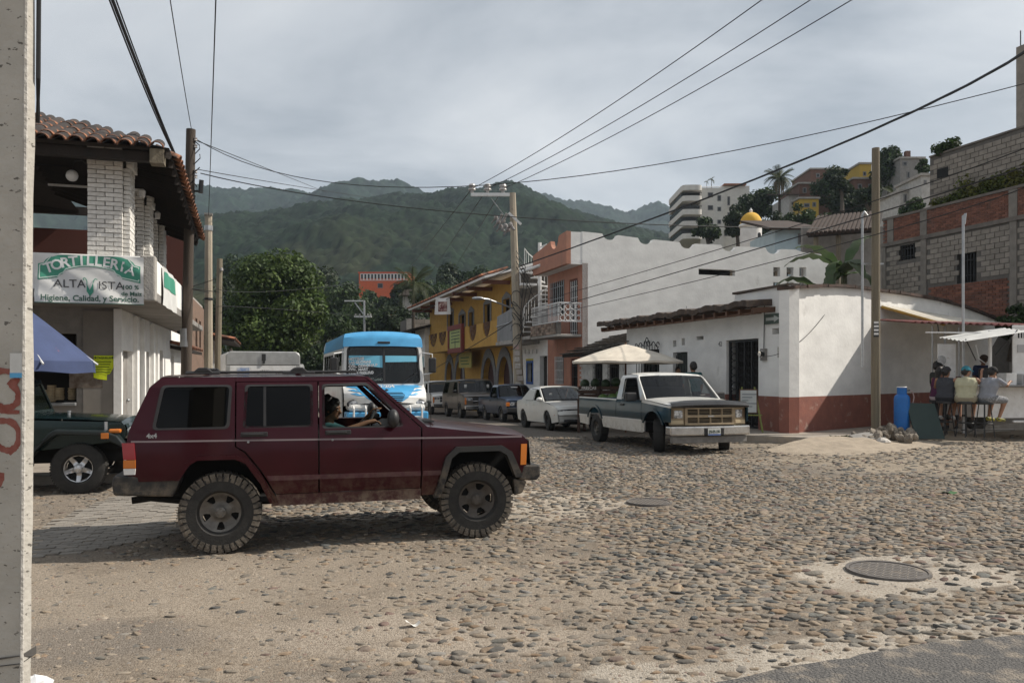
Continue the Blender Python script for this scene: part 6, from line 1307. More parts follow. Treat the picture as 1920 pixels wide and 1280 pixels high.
mb.ball(sw_c, .06); obj('steering_wheel', mb, black, t, smooth=True); obj('rear_view_mirror', MB().box(1.50-1.27, 1.53-1.27, -.12, .1, 1.53, 1.59), black, t, bevel=.01)
XJ = C
# ================================================================== dark green 4x4 at the left edge
dkg = paint('dark green paint', (.010, .024, .024), None, .25, .45, spec=.2, metal=.4)
def yw(x, z): return .72-(.10*(x-.9) if x > .9 else 0)*.55-max(0, z-1.0)*.1
wpos = Vector((-6.17, 11.36, 0)); f_ = Vector((math.cos(XH-.03), math.sin(XH-.03), 0)); r_ = Vector((f_.y, -f_.x, 0)); c_ = wpos-f_*1.19-r_*.80
C = Car('offroad_car', 'dark green open offroad car nosing in from the left edge behind the concrete post', 'car', c_.x, c_.y, XH-.03, yw); t = C.t
C.side('body_side', dkg, [(-1.75, .62), (-1.62, .62)]+arch(-1.19, .42, .44, .62)+[(-.7, .5), (.58, .5), (.58, 1.02), (-1.75, 1.02)])
C.side('hood_side', dkg, [(.60, .62), (1.75, .74), (1.80, .80), (1.80, .93), (1.74, 1.005), (.60, 1.06)]); C.strip('hood', dkg, [(1.80, .93), (1.74, 1.015), (1.3, 1.055), (.60, 1.085)], .045); C.strip('grille', dkg, [(1.79, .98), (1.82, .93), (1.82, .68)], .01)
mb = MB()
for i in range(7): y = -.24+i*.08; mb.box(1.80, 1.838, y-.022, y+.022, .70, .93)
obj('grille_slots', mb, matte_blk, t, kind='stuff')
C.strip('cowl', dkg, [(.60, 1.085), (.50, 1.11)], .04); fr_ = obj('windscreen_frame', MB().sheet([(-.68, 1.10), (.68, 1.10), (.6, 1.62), (-.6, 1.62)], [[(-.6, 1.17), (.6, 1.17), (.53, 1.55), (-.53, 1.55)]], lambda u, v: (.5-(v-1.1)*.35, u, v), .04, flip=False), dkg, t)
obj('windscreen', MB().sheet([(-.62, 1.15), (.62, 1.15), (.55, 1.57), (-.55, 1.57)], [], lambda u, v: (.485-(v-1.1)*.35, u, v), .006), g_mid, t)
for s in (-1, 1):
    pr = [(.50, .52), (.56, .52), (.84, .88), (.92, .93), (1.55, .90), (1.72, .83), (1.80, .72), (1.79, .67), (1.66, .73), (1.5, .83), (.96, .86), (.88, .82)]
    obj('fender_flare', MB().prism(pr, lambda u, v: (u, s*.90 if s > 0 else -.66, v), (0, -.24, 0)), mat('satin black-green flare', (.012, .017, .017), rough=.4), t, bevel=.02)
    obj('headlamp', MB().lathe([(0, .05), (.06, .045), (.085, .03), (.095, 0), (.095, -.06)], 20, Matrix.Translation((1.83, s*.47, .84)) @ Matrix.Rotation(PI/2, 4, 'Y')), lamp_gl, t, smooth=True)
    obj('turn_lamp', MB().box(1.60, 1.76, s*.78-.05, s*.78+.05, .86, .92), amber, t, bevel=.02); obj('turn_lamp', MB().box(1.52, 1.62, s*.905-.006, s*.905+.006, .79, .87), amber, t, bevel=.004)
    lt = MB().box(1.52, 1.56, s*(C.yf(1.55, .9)+.012)-.012, s*(C.yf(1.55, .9)+.012)+.012, .90, 1.02).tube([(1.54, s*(C.yf(1.55, 1)+.03), .9), (1.54, s*(C.yf(1.55, 1)+.03), 1.02)], .012, 6); obj('hood_latch', lt, steel, t)
    obj('running_board', MB().box(-.62, .6, s*.72-.06, s*.72+.08, .40, .5), black, t, bevel=.02)
obj('front_bumper', MB().box(1.80, 2.02, -.62, .62, .50, .63).box(1.78, 2.0, -.80, -.60, .48, .62).box(1.78, 2.0, .60, .80, .48, .62), black, t, bevel=.03); obj('tow_hook', MB().tube([(1.95, -.4, .63), (2.0, -.4, .69), (1.9, -.4, .69)], .016, 6), black, t); obj('tow_hook', MB().tube([(1.95, .4, .63), (2.0, .4, .69), (1.9, .4, .69)], .016, 6), black, t)
obj('hood_bumper', MB().lathe([(.02, 0), (.02, .05), (.028, .05), (.028, .07), (0, .07)], 8, Matrix.Translation((.95, -.28, 1.10))), steel, t); obj('washer_nozzle', MB().box(.7, .76, -.05, .05, 1.12, 1.135), black, t)
C.wheel(1.19, .36, .36, .23, .205, 'star', rim_s, None, .80-.115, 0, 0, .3); C.wheel(-1.19, .36, .36, .23, .205, 'star', rim_s, None, .80-.115, 0, 0, .1)
C.box('chassis', matte_blk, -1.6, 1.75, -.45, .45, .42, .7); C.box('engine_bay', matte_blk, .6, 1.72, -.5, .5, .6, .98); C.solid('soft_top', mat('black canvas top', (.02, .02, .021), rough=.9), [(-1.72, 1.03), (.3, 1.03), (.28, 1.62), (.1, 1.72), (-1.5, 1.70)], -.68, .68, .06); obj('axle', MB().tube([(1.19, -.6, .38), (1.19, .6, .38)], .05), matte_blk, t)
# ================================================================== two tone pickup
PH = math.atan2(-.96, .28)
wht = paint('white car paint', (.62, .61, .57), (.56, .55, .51), .3, .5, mud=.8, z0=.3, z1=.75, mudc=(.3, .25, .19)); teal = paint('dark teal paint', (.006, .038, .06), (.005, .032, .05), .3, .35, mud=.3, metal=.6, z0=.4, z1=.9, spec=.2)
def yt(x, z):
    y = .95-max(0, z-1.1)*.2-max(0, .6-z)*.1+.012*math.sin(max(0, min(1, (z-.6)/.5))*PI)
    if z > 1.62: y -= ((z-1.62)/.1)**2*.05
    if x > 2.1: y -= (x-2.1)**2*.25
    return y
C = Car('pickup_truck', 'teal and white single cab pickup with a tan grille before the corner house', 'pickup truck', 3.53, 19.36, PH, yt); t = C.t
zt_ = .68
C.side('bed_side', teal, [(-2.78, zt_), (-2.16, zt_)]+arch(-1.67, .40, .50, zt_, 9)+[(-1.15, zt_), (-.32, zt_), (-.32, 1.10), (-2.78, 1.12)]); C.side('bed_side_lower', wht, [(-2.76, .45), (-2.17, .42)]+arch(-1.67, .40, .50, .42, 5)[:2]+[(-2.10, zt_-.004), (-2.78, zt_-.004)]) 
C.side('bed_side_lower', wht, [(-1.17, .42), (-.32, .40), (-.32, zt_-.004), (-1.24, zt_-.004)])
C.side('bed_rail', wht, [(-2.79, 1.122), (-.32, 1.102), (-.32, 1.135), (-2.79, 1.155)], (), .004, .09)
C.side('wheel_lip', teal, arch(-1.67, .40, .56, .62, 11)+arch(-1.67, .40, .50, .62, 11)[::-1], (), .02, .04); C.side('wheel_lip', teal, arch(1.67, .40, .56, .62, 11)+arch(1.67, .40, .50, .62, 11)[::-1], (), .02, .04)
dw_ = rounded([(.02, 1.14), (1.00, 1.14), (.62, 1.62), (.02, 1.62)], .05)
C.side('cab_side', wht, [(-.30, 1.13), (1.28, 1.13), (.63, 1.70), (-.22, 1.70)], [dw_]); seal(C, dw_)
C.side('rear_pillar_panel', teal, [(-.30, zt_), (-.10, zt_), (-.10, 1.126), (-.30, 1.126)])
dr = C.side('door', teal, [(-.09, zt_), (1.10, zt_), (1.10, 1.126), (-.09, 1.126)], (), .004); C.side('door_lower', wht, [(-.30, .40), (1.10, .40), (1.10, zt_-.004), (-.30, zt_-.004)], (), .004)
C.side('fender', teal, [(1.11, zt_), (1.17, zt_)]+arch(1.67, .40, .50, zt_, 9)+[(2.16, zt_), (2.42, zt_), (2.44, .98), (1.11, 1.075)]); C.side('fender_lower', wht, [(1.11, .42), (1.18, .42), (1.25, zt_-.004), (1.11, zt_-.004)]); C.side('fender_top', wht, [(1.11, 1.078), (2.44, .984), (2.44, 1.02), (1.29, 1.135), (1.11, 1.126)])
C.side('body_line', white_clean, [(-2.78, zt_-.01), (-2.18, zt_-.01), (-2.18, zt_+.012), (-2.78, zt_+.012)], (), .012, .008); C.side('body_line', white_clean, [(-1.15, zt_-.01), (1.1, zt_-.01), (1.1, zt_+.012), (-1.15, zt_+.012)], (), .012, .008)
C.strip('hood', wht, [(2.44, 1.02), (2.3, 1.055), (1.22, 1.15)], .05); C.strip('windscreen', g_mid, [(1.24, 1.155), (.66, 1.655)], .05, inset=.06, th=.006); C.strip('roof', wht, [(.67, 1.66), (.55, 1.71), (.1, 1.735), (-.22, 1.71)], .035); C.strip('rear_window', g_dark, [(-.22, 1.68), (-.32, 1.16)], 0, inset=.06, th=.01)
C.side('windscreen_pillar', wht, [(1.2, 1.135), (1.30, 1.135), (.66, 1.695), (.58, 1.695)], (), .003)
for s, o in zip((-1, 1), dr): obj('handle', MB().box(-.02, .18, s*.972-.012, s*.972+.012, .98, 1.03), black, o, bevel=.008)
for s in (-1, 1): o = obj('mirror', MB().box(.84, .98, s*1.13-.13, s*1.13+.13, 1.10, 1.30), black, t, bevel=.03); obj('mirror_arm', MB().tube([(.92, s*.92, 1.13), (.92, s*1.05, 1.18)], .025, 6), black, o)
C.strip('hood_deflector', mat('smoked plastic deflector', (.035, .035, .036), rough=.15), [(2.30, 1.10), (2.43, 1.085), (2.50, 1.02), (2.49, .985)], .05)
tan = mat('faded tan grille plastic', (.32, .245, .155), (.25, .19, .12), 9, .7)
def fx(y): return 2.47-.10*(y/.9)**2
def fbox(nm, m, y0, y1, z0, z1, d0, d1, parent=None, n=6, bevel=.006):
    mb = MB(); V = []; 
    for i in range(n+1):
        y = y0+(y1-y0)*i/n; V += [(fx(y)+d0, y, z0), (fx(y)+d1, y, z0), (fx(y)+d1, y, z1), (fx(y)+d0, y, z1)]
    Fs = [(i*4+j, i*4+(j+1) % 4, i*4+4+(j+1) % 4, i*4+4+j) for i in range(n) for j in range(4)]+[(3, 2, 1, 0), (n*4, n*4+1, n*4+2, n*4+3)]
    return obj(nm, mb.add(V, Fs), m, parent or t, bevel=bevel)
gr_ = fbox('grille', matte_blk, -.86, .86, .62, .985, -.1, -.03)
for z0, z1 in ((.955, .985), (.775, .835), (.62, .665)): fbox('grille_bar', tan, -.56, .56, z0, z1, -.05, .02, gr_)
for y in (-.56, -.28, 0, .28, .56): fbox('grille_bar', tan, y-.014 if abs(y) < .5 else y-.03, y+.014 if abs(y) < .5 else y+.03, .62, .985, -.05, .012 if abs(y) < .5 else .02, gr_, 1)
for z in (.69, .715, .74, .86, .89, .92): fbox('grille_slat', tan, -.53, .53, z, z+.008, -.04, -.005, gr_)
obj('emblem', MB().box(2.49, 2.50, -.07, .07, .79, .82), chrome, gr_)
for s in (-1, 1):
    a, b = sorted((s*.60, s*.90)); fbox('lamp_bezel', tan, a, b, .62, .985, -.06, -.005); hl_ = fbox('headlamp', lamp_gl, *sorted((s*.63, s*.82)), .76, .93, -.03, .012, None, 3, .02); fbox('turn_lamp', mat('pale tan lamp', (.45, .36, .23), rough=.3) if s < 0 else MATS['pale tan lamp'], *sorted((s*.62, s*.89)), .645, .72, -.03, .012); fbox('bezel_recess', mat('brown lamp recess', (.13, .085, .05), rough=.5) if s < 0 else MATS['brown lamp recess'], *sorted((s*.83, s*.89)), .76, .95, -.03, .002)
fbox('front_bumper', chrome, -.95, .95, .40, .60, -.12, .13, None, 10, .03); fbox('air_dam', mat('bent grey valance', (.2, .19, .175), (.14, .13, .12), 8, .6), -.88, .90, .24, .385, -.06, .06, None, 8, .015)
fbox('plate_bracket', black, -.22, .24, .405, .56, .125, .15, None, 2, .01); lp = fbox('license_plate', mat('white plate enamel', (.62, .62, .58), rough=.4), -.15, .15, .405, .555, .15, .158, None, 2, .002)
mb = MB(); text_mb(mb, 'JN-09-186', .085, frame((2.635, 0, .485), (0, 1, 0), (0, 0, 1)), .002, .72); obj('plate_text', mb, mat('dark plate ink', (.04, .07, .06), rough=.6), lp); obj('plate_band', MB().box(2.629, 2.632, -.145, .145, .41, .435), mat('blue plate band', (.07, .15, .4), rough=.5), lp)
for s in (-1, 1): obj('wiper', MB().tube([(1.235, s*.3-.25, 1.18), (1.20, s*.3+.3, 1.235)], .012, 5), black, t)
C.strip('rear_bumper', chrome, [(-2.79, .62), (-2.87, .6), (-2.87, .45)], 0); obj('tail_lamp', MB().box(-2.83, -2.79, -.94, -.85, .72, 1.02), redlamp, t, bevel=.01); obj('tail_lamp', MB().box(-2.83, -2.79, .85, .94, .72, 1.02), redlamp, t, bevel=.01)
C.wheel(1.67, .36, .36, .235, .2, 'star', rim_g, None, .80, -.50, 0, .2); C.wheel(-1.67, .36, .36, .235, .2, 'star', rim_g, None, .82, 0, 0, .5)
C.box('bed_floor', matte_blk, -2.75, -.36, -.8, .8, .62, .7); C.box('bed_front', teal, -.42, -.36, -.85, .85, .7, 1.1); C.box('tailgate', teal, -2.80, -2.74, -.85, .85, .62, 1.12); C.box('chassis', matte_blk, -2.6, 2.3, -.5, .5, .36, .62); C.box('engine_bay', matte_blk, 1.15, 2.36, -.62, .62, .55, 1.0); C.box('cab_floor', matte_blk, -.3, 1.15, -.85, .85, .45, .62)
C.solid('bench_seat', seatm, [(-.2, .62), (.4, .62), (.42, .88), (-.02, .92), (-.14, 1.42), (-.24, 1.42)], -.8, .8, .05); C.solid('dashboard', black, [(.95, .8), (1.2, .8), (1.22, 1.13), (.95, 1.13)], -.8, .8, .03); obj('steering_wheel', MB().tube([(.74+.09*math.sin(a), .4+.19*math.cos(a), 1.08+.17*math.sin(a)) for a in np.linspace(0, 2*PI, 17)], .015, 6, False), black, t)
TRK = C
# ================================================================== generic parked cars
def parked(name, label, cat, W_, ang, body, S):
    fx_, fy_ = math.cos(ang), math.sin(ang); c = Vector((W_[0], W_[1], 0))-Vector((fx_, fy_, 0))*S['wb']/2-Vector((fy_, -fx_, 0))*(S['hw']-.03)
    hw = S['hw']; bz = S['belt']; zr = S['zr']; tn = S['tumble']; L0_, L1_ = S['x0'], S['x1']
    def yf(x, z):
        y = hw-max(0, z-bz)*tn-max(0, .5-z)*.15
        if z > zr-.13: y -= ((z-zr+.13)/.13)**2*.07
        if x > L1_-.5: y -= (x-L1_+.5)**2*S.get('nose', .5)
        if x < L0_+.4: y -= (L0_+.4-x)**2*S.get('tail', .4)
        return y+S.get('shoulder', .01)*math.sin(max(0, min(1, (z-.45)/(bz-.45)))*PI)
    C = Car(name, label, cat, c.x, c.y, ang, yf, group=S.get('group')); a, b = -S['wb']/2, S['wb']/2; r = S['R']+.06; zb = S['zb']
    C.side('body_side', body, [(L0_+.03, zb+.1)]+arch(a, S['R']-.02, r, zb+.05)+arch(b, S['R']-.02, r, zb+.05)+[(L1_-.03, zb+.1)]+S['top'][::1], S['wins'])
    for w in S['wins']: seal(C, w); C.side('window_glass', g_dark, inset(w, -.01), (), -.015, .005)
    for d_ in S.get('doors', ()):
        for i, o in enumerate(C.side('door', body, d_, [w for w in S['wins'] if d_[0][0]-.06 < sum(p[0] for p in w)/len(w) < d_[1][0]+.06 and max(p[1] for p in d_) > max(p[1] for p in w)], .006, .012)):
            s = (-1, 1)[i]; obj('handle', MB().box(d_[0][0]+.06, d_[0][0]+.22, s*(C.yf(d_[0][0], bz-.1)+.02)-.012, s*(C.yf(d_[0][0], bz-.1)+.02)+.012, bz-.12, bz-.08), S.get('hm', black), o, bevel=.006)
    for st_ in S['strips']: C.strip(st_[0], body if st_[1] is None else st_[1], st_[2], st_[3] if len(st_) > 3 else .02, inset=st_[4] if len(st_) > 4 else 0)
    C.wheel(a, S['R'], S['R'], S.get('tw', .2), S['rr'], S['rim'], S['rimm'], None, hw-.11); C.wheel(b, S['R'], S['R'], S.get('tw', .2), S['rr'], S['rim'], S['rimm'], None, hw-.11, S.get('steer', 0))
    for nm, m, x0, x1, y0, y1, z0, z1 in S['boxes']:
        for s in ((-1, 1) if y0*y1 > 0 else (1,)): ya, yb2 = sorted((s*y0, s*y1)); C.box(nm, m, x0, x1, ya, yb2, z0, z1, .015)
    for s in (-1, 1): mx_ = S['mirror']; obj('mirror', MB().ball((mx_[0], s*(hw+.08), mx_[1]), (.07, .11, .08), 12, 8), S.get('mm', black), C.t, smooth=True)
    C.box('underbody', matte_blk, L0_+.3, L1_-.3, -hw+.3, hw-.3, zb, bz-.1); C.box('seats', seatm, a+.3, b-.9, -hw+.25, hw-.25, .5, bz+.12)
    for s in (-1, 1): obj('wiper', MB().tube([(S['wip'][0], s*.25-.25, S['wip'][1]), (S['wip'][0]-.12, s*.25+.25, S['wip'][1]+.09)], .01, 5), black, C.t)
    if 'plate' in S: pl_ = C.box('license_plate', MATS['white plate enamel'], S['plate'][0], S['plate'][0]+.012, -.15, .15, S['plate'][1], S['plate'][1]+.14, .003)
    return C
AN = math.atan2(-.956, .293); wsed = paint('white sedan paint', (.66, .655, .62), (.6, .595, .56), .28, .6)
parked('sedan', 'white four door sedan with black wheels parked behind the two tone pickup', 'car', (1.16, 26.0), AN, wsed, dict(wb=2.51, hw=.87, belt=.93, zr=1.44, tumble=.32, x0=-2.2, x1=2.14, R=.315, rr=.2, rim='many', rimm=black, zb=.2, nose=.22, tail=.5, hm=wsed, mm=wsed, steer=-.1,
    top=[(2.14, .62), (2.08, .74), (1.9, .80), (1.1, .91), (.95, .95), (.18, 1.37), (.0, 1.42), (-.6, 1.42), (-.85, 1.36), (-1.45, 1.0), (-2.15, .93), (-2.2, .75)], wins=[rounded([(-.12, .97), (.80, .97), (.16, 1.33), (-.12, 1.35)], .03), rounded([(-.95, .97), (-.2, .97), (-.2, 1.35), (-.62, 1.35), (-.85, 1.25)], .03)], doors=[[(-.16, .35), (.88, .35), (.92, .93), (.14, 1.385), (-.16, 1.40)], [(-1.0, .62), (-.72, .35), (-.19, .35), (-.19, 1.40), (-.62, 1.40), (-.96, 1.2)]],
    strips=[('hood', None, [(2.12, .68), (2.0, .78), (1.5, .88), (1.05, .935)], .035), ('windscreen', g_mid, [(1.0, .96), (.16, 1.385)], .06, .06), ('roof', None, [(.18, 1.375), (0, 1.425), (-.6, 1.425), (-.85, 1.365)], .04), ('rear_window', g_dark, [(-.85, 1.36), (-1.43, 1.01)], .04, .06), ('boot_lid', None, [(-1.45, 1.0), (-2.15, .94), (-2.2, .75), (-2.18, .45)], .03), ('front_bumper', None, [(2.14, .62), (2.2, .52), (2.18, .3), (2.08, .22)], .1)],
    boxes=[('headlamp', lamp_gl, 2.02, 2.13, .44, .78, .55, .68), ('grille', black, 2.12, 2.205, -.40, .40, .58, .66), ('lower_grille', black, 2.16, 2.275, -.62, .62, .30, .38), ('turn_lamp', amber, 1.95, 1.97, .855, .872, .5, .53), ('screen_sticker', white_clean, .62, .63, -.55, -.45, 1.12, 1.2)], mirror=(.78, 1.0), wip=(.98, .97), plate=(2.27, .42)))
navy = paint('navy pickup paint', (.018, .032, .065), (.014, .026, .052), .3, .5, mud=.5, z0=.2, z1=.6)
parked('pickup_truck', 'small navy blue pickup parked between the white sedan and the brown wagon', 'pickup truck', (-.44, 33.0), AN, navy, dict(wb=2.6, hw=.80, belt=.98, zr=1.55, tumble=.26, x0=-2.3, x1=2.1, R=.32, rr=.2, rim='steel', rimm=rim_g, zb=.3, nose=.15, tail=.05,
    top=[(2.1, .85), (1.95, .92), (.98, 1.0), (.42, 1.5), (.3, 1.54), (-.42, 1.54), (-.5, 1.05), (-2.28, 1.02), (-2.3, .9)], wins=[rounded([(-.4, 1.03), (.72, 1.03), (.32, 1.45), (-.38, 1.45)], .03)], doors=[[(-.42, .45), (.80, .45), (.82, .99), (.36, 1.49), (-.42, 1.49)]],
    strips=[('hood', None, [(2.1, .87), (1.95, .94), (.98, 1.02)], .04), ('windscreen', g_mid, [(.97, 1.03), (.43, 1.5)], .04, .05), ('roof', None, [(.42, 1.5), (.3, 1.55), (-.42, 1.55)], .03), ('rear_window', g_dark, [(-.42, 1.53), (-.5, 1.06)], 0, .05), ('front_panel', None, [(2.1, .87), (2.12, .6)], .02)],
    boxes=[('headlamp', lamp_gl, 2.09, 2.15, .46, .64, .68, .82), ('turn_lamp', amber, 2.05, 2.15, .66, .80, .66, .82), ('grille', black, 2.10, 2.15, -.44, .44, .68, .83), ('front_bumper', black, 2.08, 2.26, -.78, .78, .42, .60), ('bed_floor', matte_blk, -2.25, -.55, -.65, .65, .6, .7), ('tailgate', navy, -2.3, -2.26, -.74, .74, .6, 1.02), ('screen_sticker', white_clean, .62, .64, -.15, .15, 1.42, 1.46)], mirror=(.68, 1.08), wip=(.98, 1.04), plate=(2.265, .45)))
brn = paint('brown wagon paint', (.085, .068, .055), (.07, .056, .045), .3, .5, mud=.4, z0=.3, z1=.8)
def suv(label, W_, body, x1=2.42, two=None, boxes=(), Y=0):
    return parked('wagon_car', label, 'car', W_, AN, body, dict(wb=2.98, hw=.97, belt=1.14, zr=1.86, tumble=.2, x0=-2.55, x1=x1, R=.38, rr=.22, tw=.24, rim='five', rimm=rim_g, zb=.38, nose=.12, tail=.2,
    top=[(x1, .98), (x1-.12, 1.06), (1.3, 1.17), (.62, 1.78), (.45, 1.84), (-2.2, 1.84), (-2.42, 1.72), (-2.55, 1.1)], wins=[rounded([(-.02, 1.2), (1.02, 1.2), (.5, 1.72), (-.02, 1.72)], .04), rounded([(-1.05, 1.2), (-.12, 1.2), (-.12, 1.72), (-1.05, 1.72)], .04), rounded([(-2.3, 1.2), (-1.15, 1.2), (-1.15, 1.72), (-2.2, 1.72)], .04)], doors=[[(-.06, .5), (1.12, .5), (1.16, 1.14), (.56, 1.78), (-.06, 1.78)], [(-1.1, .9), (-.95, .5), (-.09, .5), (-.09, 1.78), (-1.1, 1.78)]],
    strips=[('hood', None, [(x1, 1.0), (x1-.12, 1.08), (1.3, 1.19)], .05), ('windscreen', g_mid, [(1.28, 1.2), (.63, 1.79)], .05, .06), ('roof', None, [(.62, 1.79), (.45, 1.85), (-2.2, 1.85), (-2.42, 1.73)], .04), ('tailgate', None, [(-2.42, 1.72), (-2.55, 1.1), (-2.55, .6)], .02), ('front_panel', None, [(x1, 1.0), (x1+.02, .62)], .03)],
    boxes=list(boxes)+[('headlamp', lamp_gl, x1-.02, x1+.04, .58, .86, .84, .97), ('turn_lamp', amber, x1-.06, x1+.035, .86, .94, .66, .97), ('grille', black, x1, x1+.04, -.56, .56, .68, .98), ('grille_bar', chrome, x1+.02, x1+.07, -.57, .57, .8, .84), ('front_bumper', chrome, x1-.05, x1+.2, -.95, .95, .44, .62)], mirror=(.95, 1.28), wip=(1.28, 1.21), plate=(x1+.2, .46)))
suv('dusty brown large wagon parked third in line beside the yellow house', (-2.46, 38.0), brn, boxes=[('screen_sticker', white_clean, 1.0, 1.02, -.62, -.5, 1.42, 1.6), ('side_moulding', rim_g, -2.3, 2.2, .975, .99, .72, .76)])
suv('white large wagon at the back of the parked row beside the bus', (-4.55, 44.2), wsed, boxes=[('side_moulding', black, -2.3, 2.2, .975, .99, .66, .74)])
parked('van', 'white van whose roof shows between the box truck and the bus', 'van', (-9.6, 36.5), AN+PI, wsed, dict(wb=3.2, hw=.98, belt=1.3, zr=2.45, tumble=.08, x0=-2.7, x1=2.5, R=.36, rr=.21, rim='steel', rimm=rim_g, zb=.3, nose=.2, tail=.1,
    top=[(2.5, 1.0), (2.3, 1.2), (1.5, 1.35), (.9, 2.3), (.7, 2.42), (-2.65, 2.42), (-2.7, 1.2)], wins=[rounded([(.1, 1.4), (1.2, 1.4), (.75, 2.1), (.1, 2.1)], .04)], strips=[('hood', None, [(2.5, 1.02), (2.3, 1.22), (1.5, 1.37)], .03), ('windscreen', g_mid, [(1.48, 1.38), (.92, 2.28)], .04, .06), ('roof', None, [(.9, 2.3), (.7, 2.43), (-2.65, 2.43)], .03), ('rear_door', None, [(-2.65, 2.42), (-2.7, 1.2), (-2.7, .45)], .01), ('front_panel', None, [(2.5, 1.0), (2.52, .5)], .04)],
    boxes=[('headlamp', lamp_gl, 2.48, 2.53, .6, .85, .75, .92), ('rear_window', g_dark, -2.72, -2.7, .15, .8, 1.5, 2.1), ('tail_lamp', redlamp, -2.73, -2.7, .86, .95, .9, 1.3), ('front_bumper', black, 2.4, 2.6, -.95, .95, .35, .55)], mirror=(1.3, 1.5), wip=(1.5, 1.4)))
# ================================================================== box truck seen from behind
bt0 = Vector((-7.95, 25.6, 0)); bt = thing('box_truck', 'white box truck with a rounded grey roof edge and round stickers, behind the maroon car', 'truck', (bt0.x, bt0.y, gz(bt0.x, bt0.y)), math.atan2(.956, -.293)+.1)
bh = 2.62; al = mat('dull aluminium', (.42, .42, .41), (.34, .34, .33), 5, .45, metal=.5)
obj('cargo_box', MB().box(0, 3.6, -1.13, 1.13, .95, bh-.03), white_mt, bt, bevel=.06); obj('roof_edge', MB().prism([(-1.14, bh-.45), (1.14, bh-.45), (1.14, bh-.12), (1.02, bh), (-1.02, bh), (-1.14, bh-.12)], lambda u, v: (-.05, u, v), (.3, 0, 0)), al, bt, bevel=.03)
obj('corner_post', MB().box(-.05, .06, -1.14, -1.02, .95, bh-.452), al, bt, bevel=.01); obj('corner_post', MB().box(-.05, .06, 1.02, 1.14, .95, bh-.452), al, bt, bevel=.01)
dr_ = obj('rear_door', MB().box(-.045, .0, -1.018, 1.018, 1.0, bh-.455), white_mt, bt, bevel=.01); obj('latch', MB().box(-.08, -.046, -.06, .06, bh-.30, bh-.08).box(-.085, -.046, -.035, .035, bh-.38, bh-.28), iron, bt)
def sticker(nm, y, z, w, h, m): return obj(nm, MB().box(-.052, -.046, y-w/2, y+w/2, z-h/2, z+h/2), m, bt)
sticker('sticker', .62, bh-.66, .36, .28, mat('blue white sticker', (.5, .52, .55), (.1, .2, .45), 6, .6)); obj('seal_sticker', MB().lathe([(0, .0), (.07, 0), (.07, .01)], 16, Matrix.Translation((-.05, -.95, bh-.62)) @ Matrix.Rotation(-PI/2, 4, 'Y')), mat('brown seal', (.22, .11, .04), rough=.6), bt)
ink = mat('dark grey lettering ink', (.09, .085, .08), rough=.7); mb = MB(); text_mb(mb, 'Mr.', .14, frame((-.052, -.05, bh-.76), (0, -1, 0), (0, 0, 1))); 
for i, ch in enumerate('SERVICIO'): q = (i-3.5)/3.5; text_mb(mb, ch, .085, frame((-.052, -.05-q*.2, bh-.66+.05*(1-q*q)), (0, -1, 0), (0, 0, 1)))
text_mb(mb, 'RITISA', .14, frame((-.052, -.62, bh-.68), (0, -1, 0), (0, 0, 1)), 0, 1.2); obj('lettering', mb, ink, bt)
obj('cab', MB().prism([(3.62, .5), (5.5, .5), (5.5, 1.3), (5.2, 2.1), (3.7, 2.2)], lambda u, v: (u, 1.0, v), (0, -2.0, 0)), white_mt, bt, bevel=.05); obj('chassis', MB().box(0, 5.2, -.45, .45, .55, .9), matte_blk, bt)
for x in (1.0, 4.6):
    for s in (-1, 1): o = obj('wheel', MB().lathe([(0, .08), (.18, .08), (.22, .1), (.22, -.1)], 16, Matrix.Rotation(-s*PI/2, 4, 'X')), rim_g, bt, loc=(x, s*.85, .42)); obj('tyre', MB().lathe([(.21, -.12), (.38, -.13), (.42, -.09), (.42, .09), (.38, .13), (.21, .12)], 24, Matrix.Rotation(-s*PI/2, 4, 'X')), rubber, o, smooth=True)
obj('rear_bumper', MB().box(-.1, 0, -1.0, 1.0, .55, .68), al, bt)
# ================================================================== city bus
bx = Vector((-3.72, 23.2, 0)); bus = thing('city_bus', 'blue and white city bus with flame stripes coming up the lane behind the maroon car', 'bus', (bx.x, bx.y, gz(bx.x, bx.y)), AN)
blu = paint('sky blue bus paint', (.07, .33, .60), (.06, .28, .52), .35, .4); bwh = paint('white bus paint', (.70, .70, .68), (.62, .62, .6), .35, .4, mud=.5, z0=.4, z1=1.2)
def yb_(x, z): 
    y = 1.20-max(0, z-1.5)*.045
    if z > 2.75: y -= ((z-2.75)/.25)**2*.07
    return y
C = Car.__new__(Car); C.t = bus; C.yf = yb_; C.dx = 0; t = bus
zr = 2.98
swn = [rounded([(-1.35-i*1.05, 1.55), (-.42-i*1.05, 1.55), (-.42-i*1.05, 2.42), (-1.35-i*1.05, 2.42)], .06) for i in range(7)]
C.side('body_side', bwh, [(-8.2, .55), (-.02, .55), (-.06, 1.5), (-.22, 2.55), (-8.2, 2.55)], swn+[rounded([(-.36, 1.55), (-.14, 1.55), (-.22, 2.42), (-.36, 2.42)], .05)]); C.side('roof_side', blu, [(-8.2, 2.56), (-.22, 2.56), (-.26, 2.85), (-.4, zr), (-8.1, zr)])
for w in swn: C.side('window_glass', g_dark, inset(w, -.01), (), -.015, .005); seal(C, w); 
C.side('window_glass', g_dark, [(-.36, 1.55), (-.14, 1.55), (-.22, 2.42), (-.36, 2.42)], (), -.015, .005)
C.strip('roof', blu, [(-.3, zr), (-1, zr+.01), (-8.1, zr)], .03); C.strip('roof_front', blu, [(-.05, 2.60), (-.12, 2.86), (-.3, zr)], .10)
def fbus(u, v): return (-.02+.16*(1-(u/1.2)**2)-(v-1.55)*.14, u, v)
gl = rounded([(-1.04, 1.56), (1.04, 1.56), (1.0, 2.6), (-1.0, 2.6)], .12)
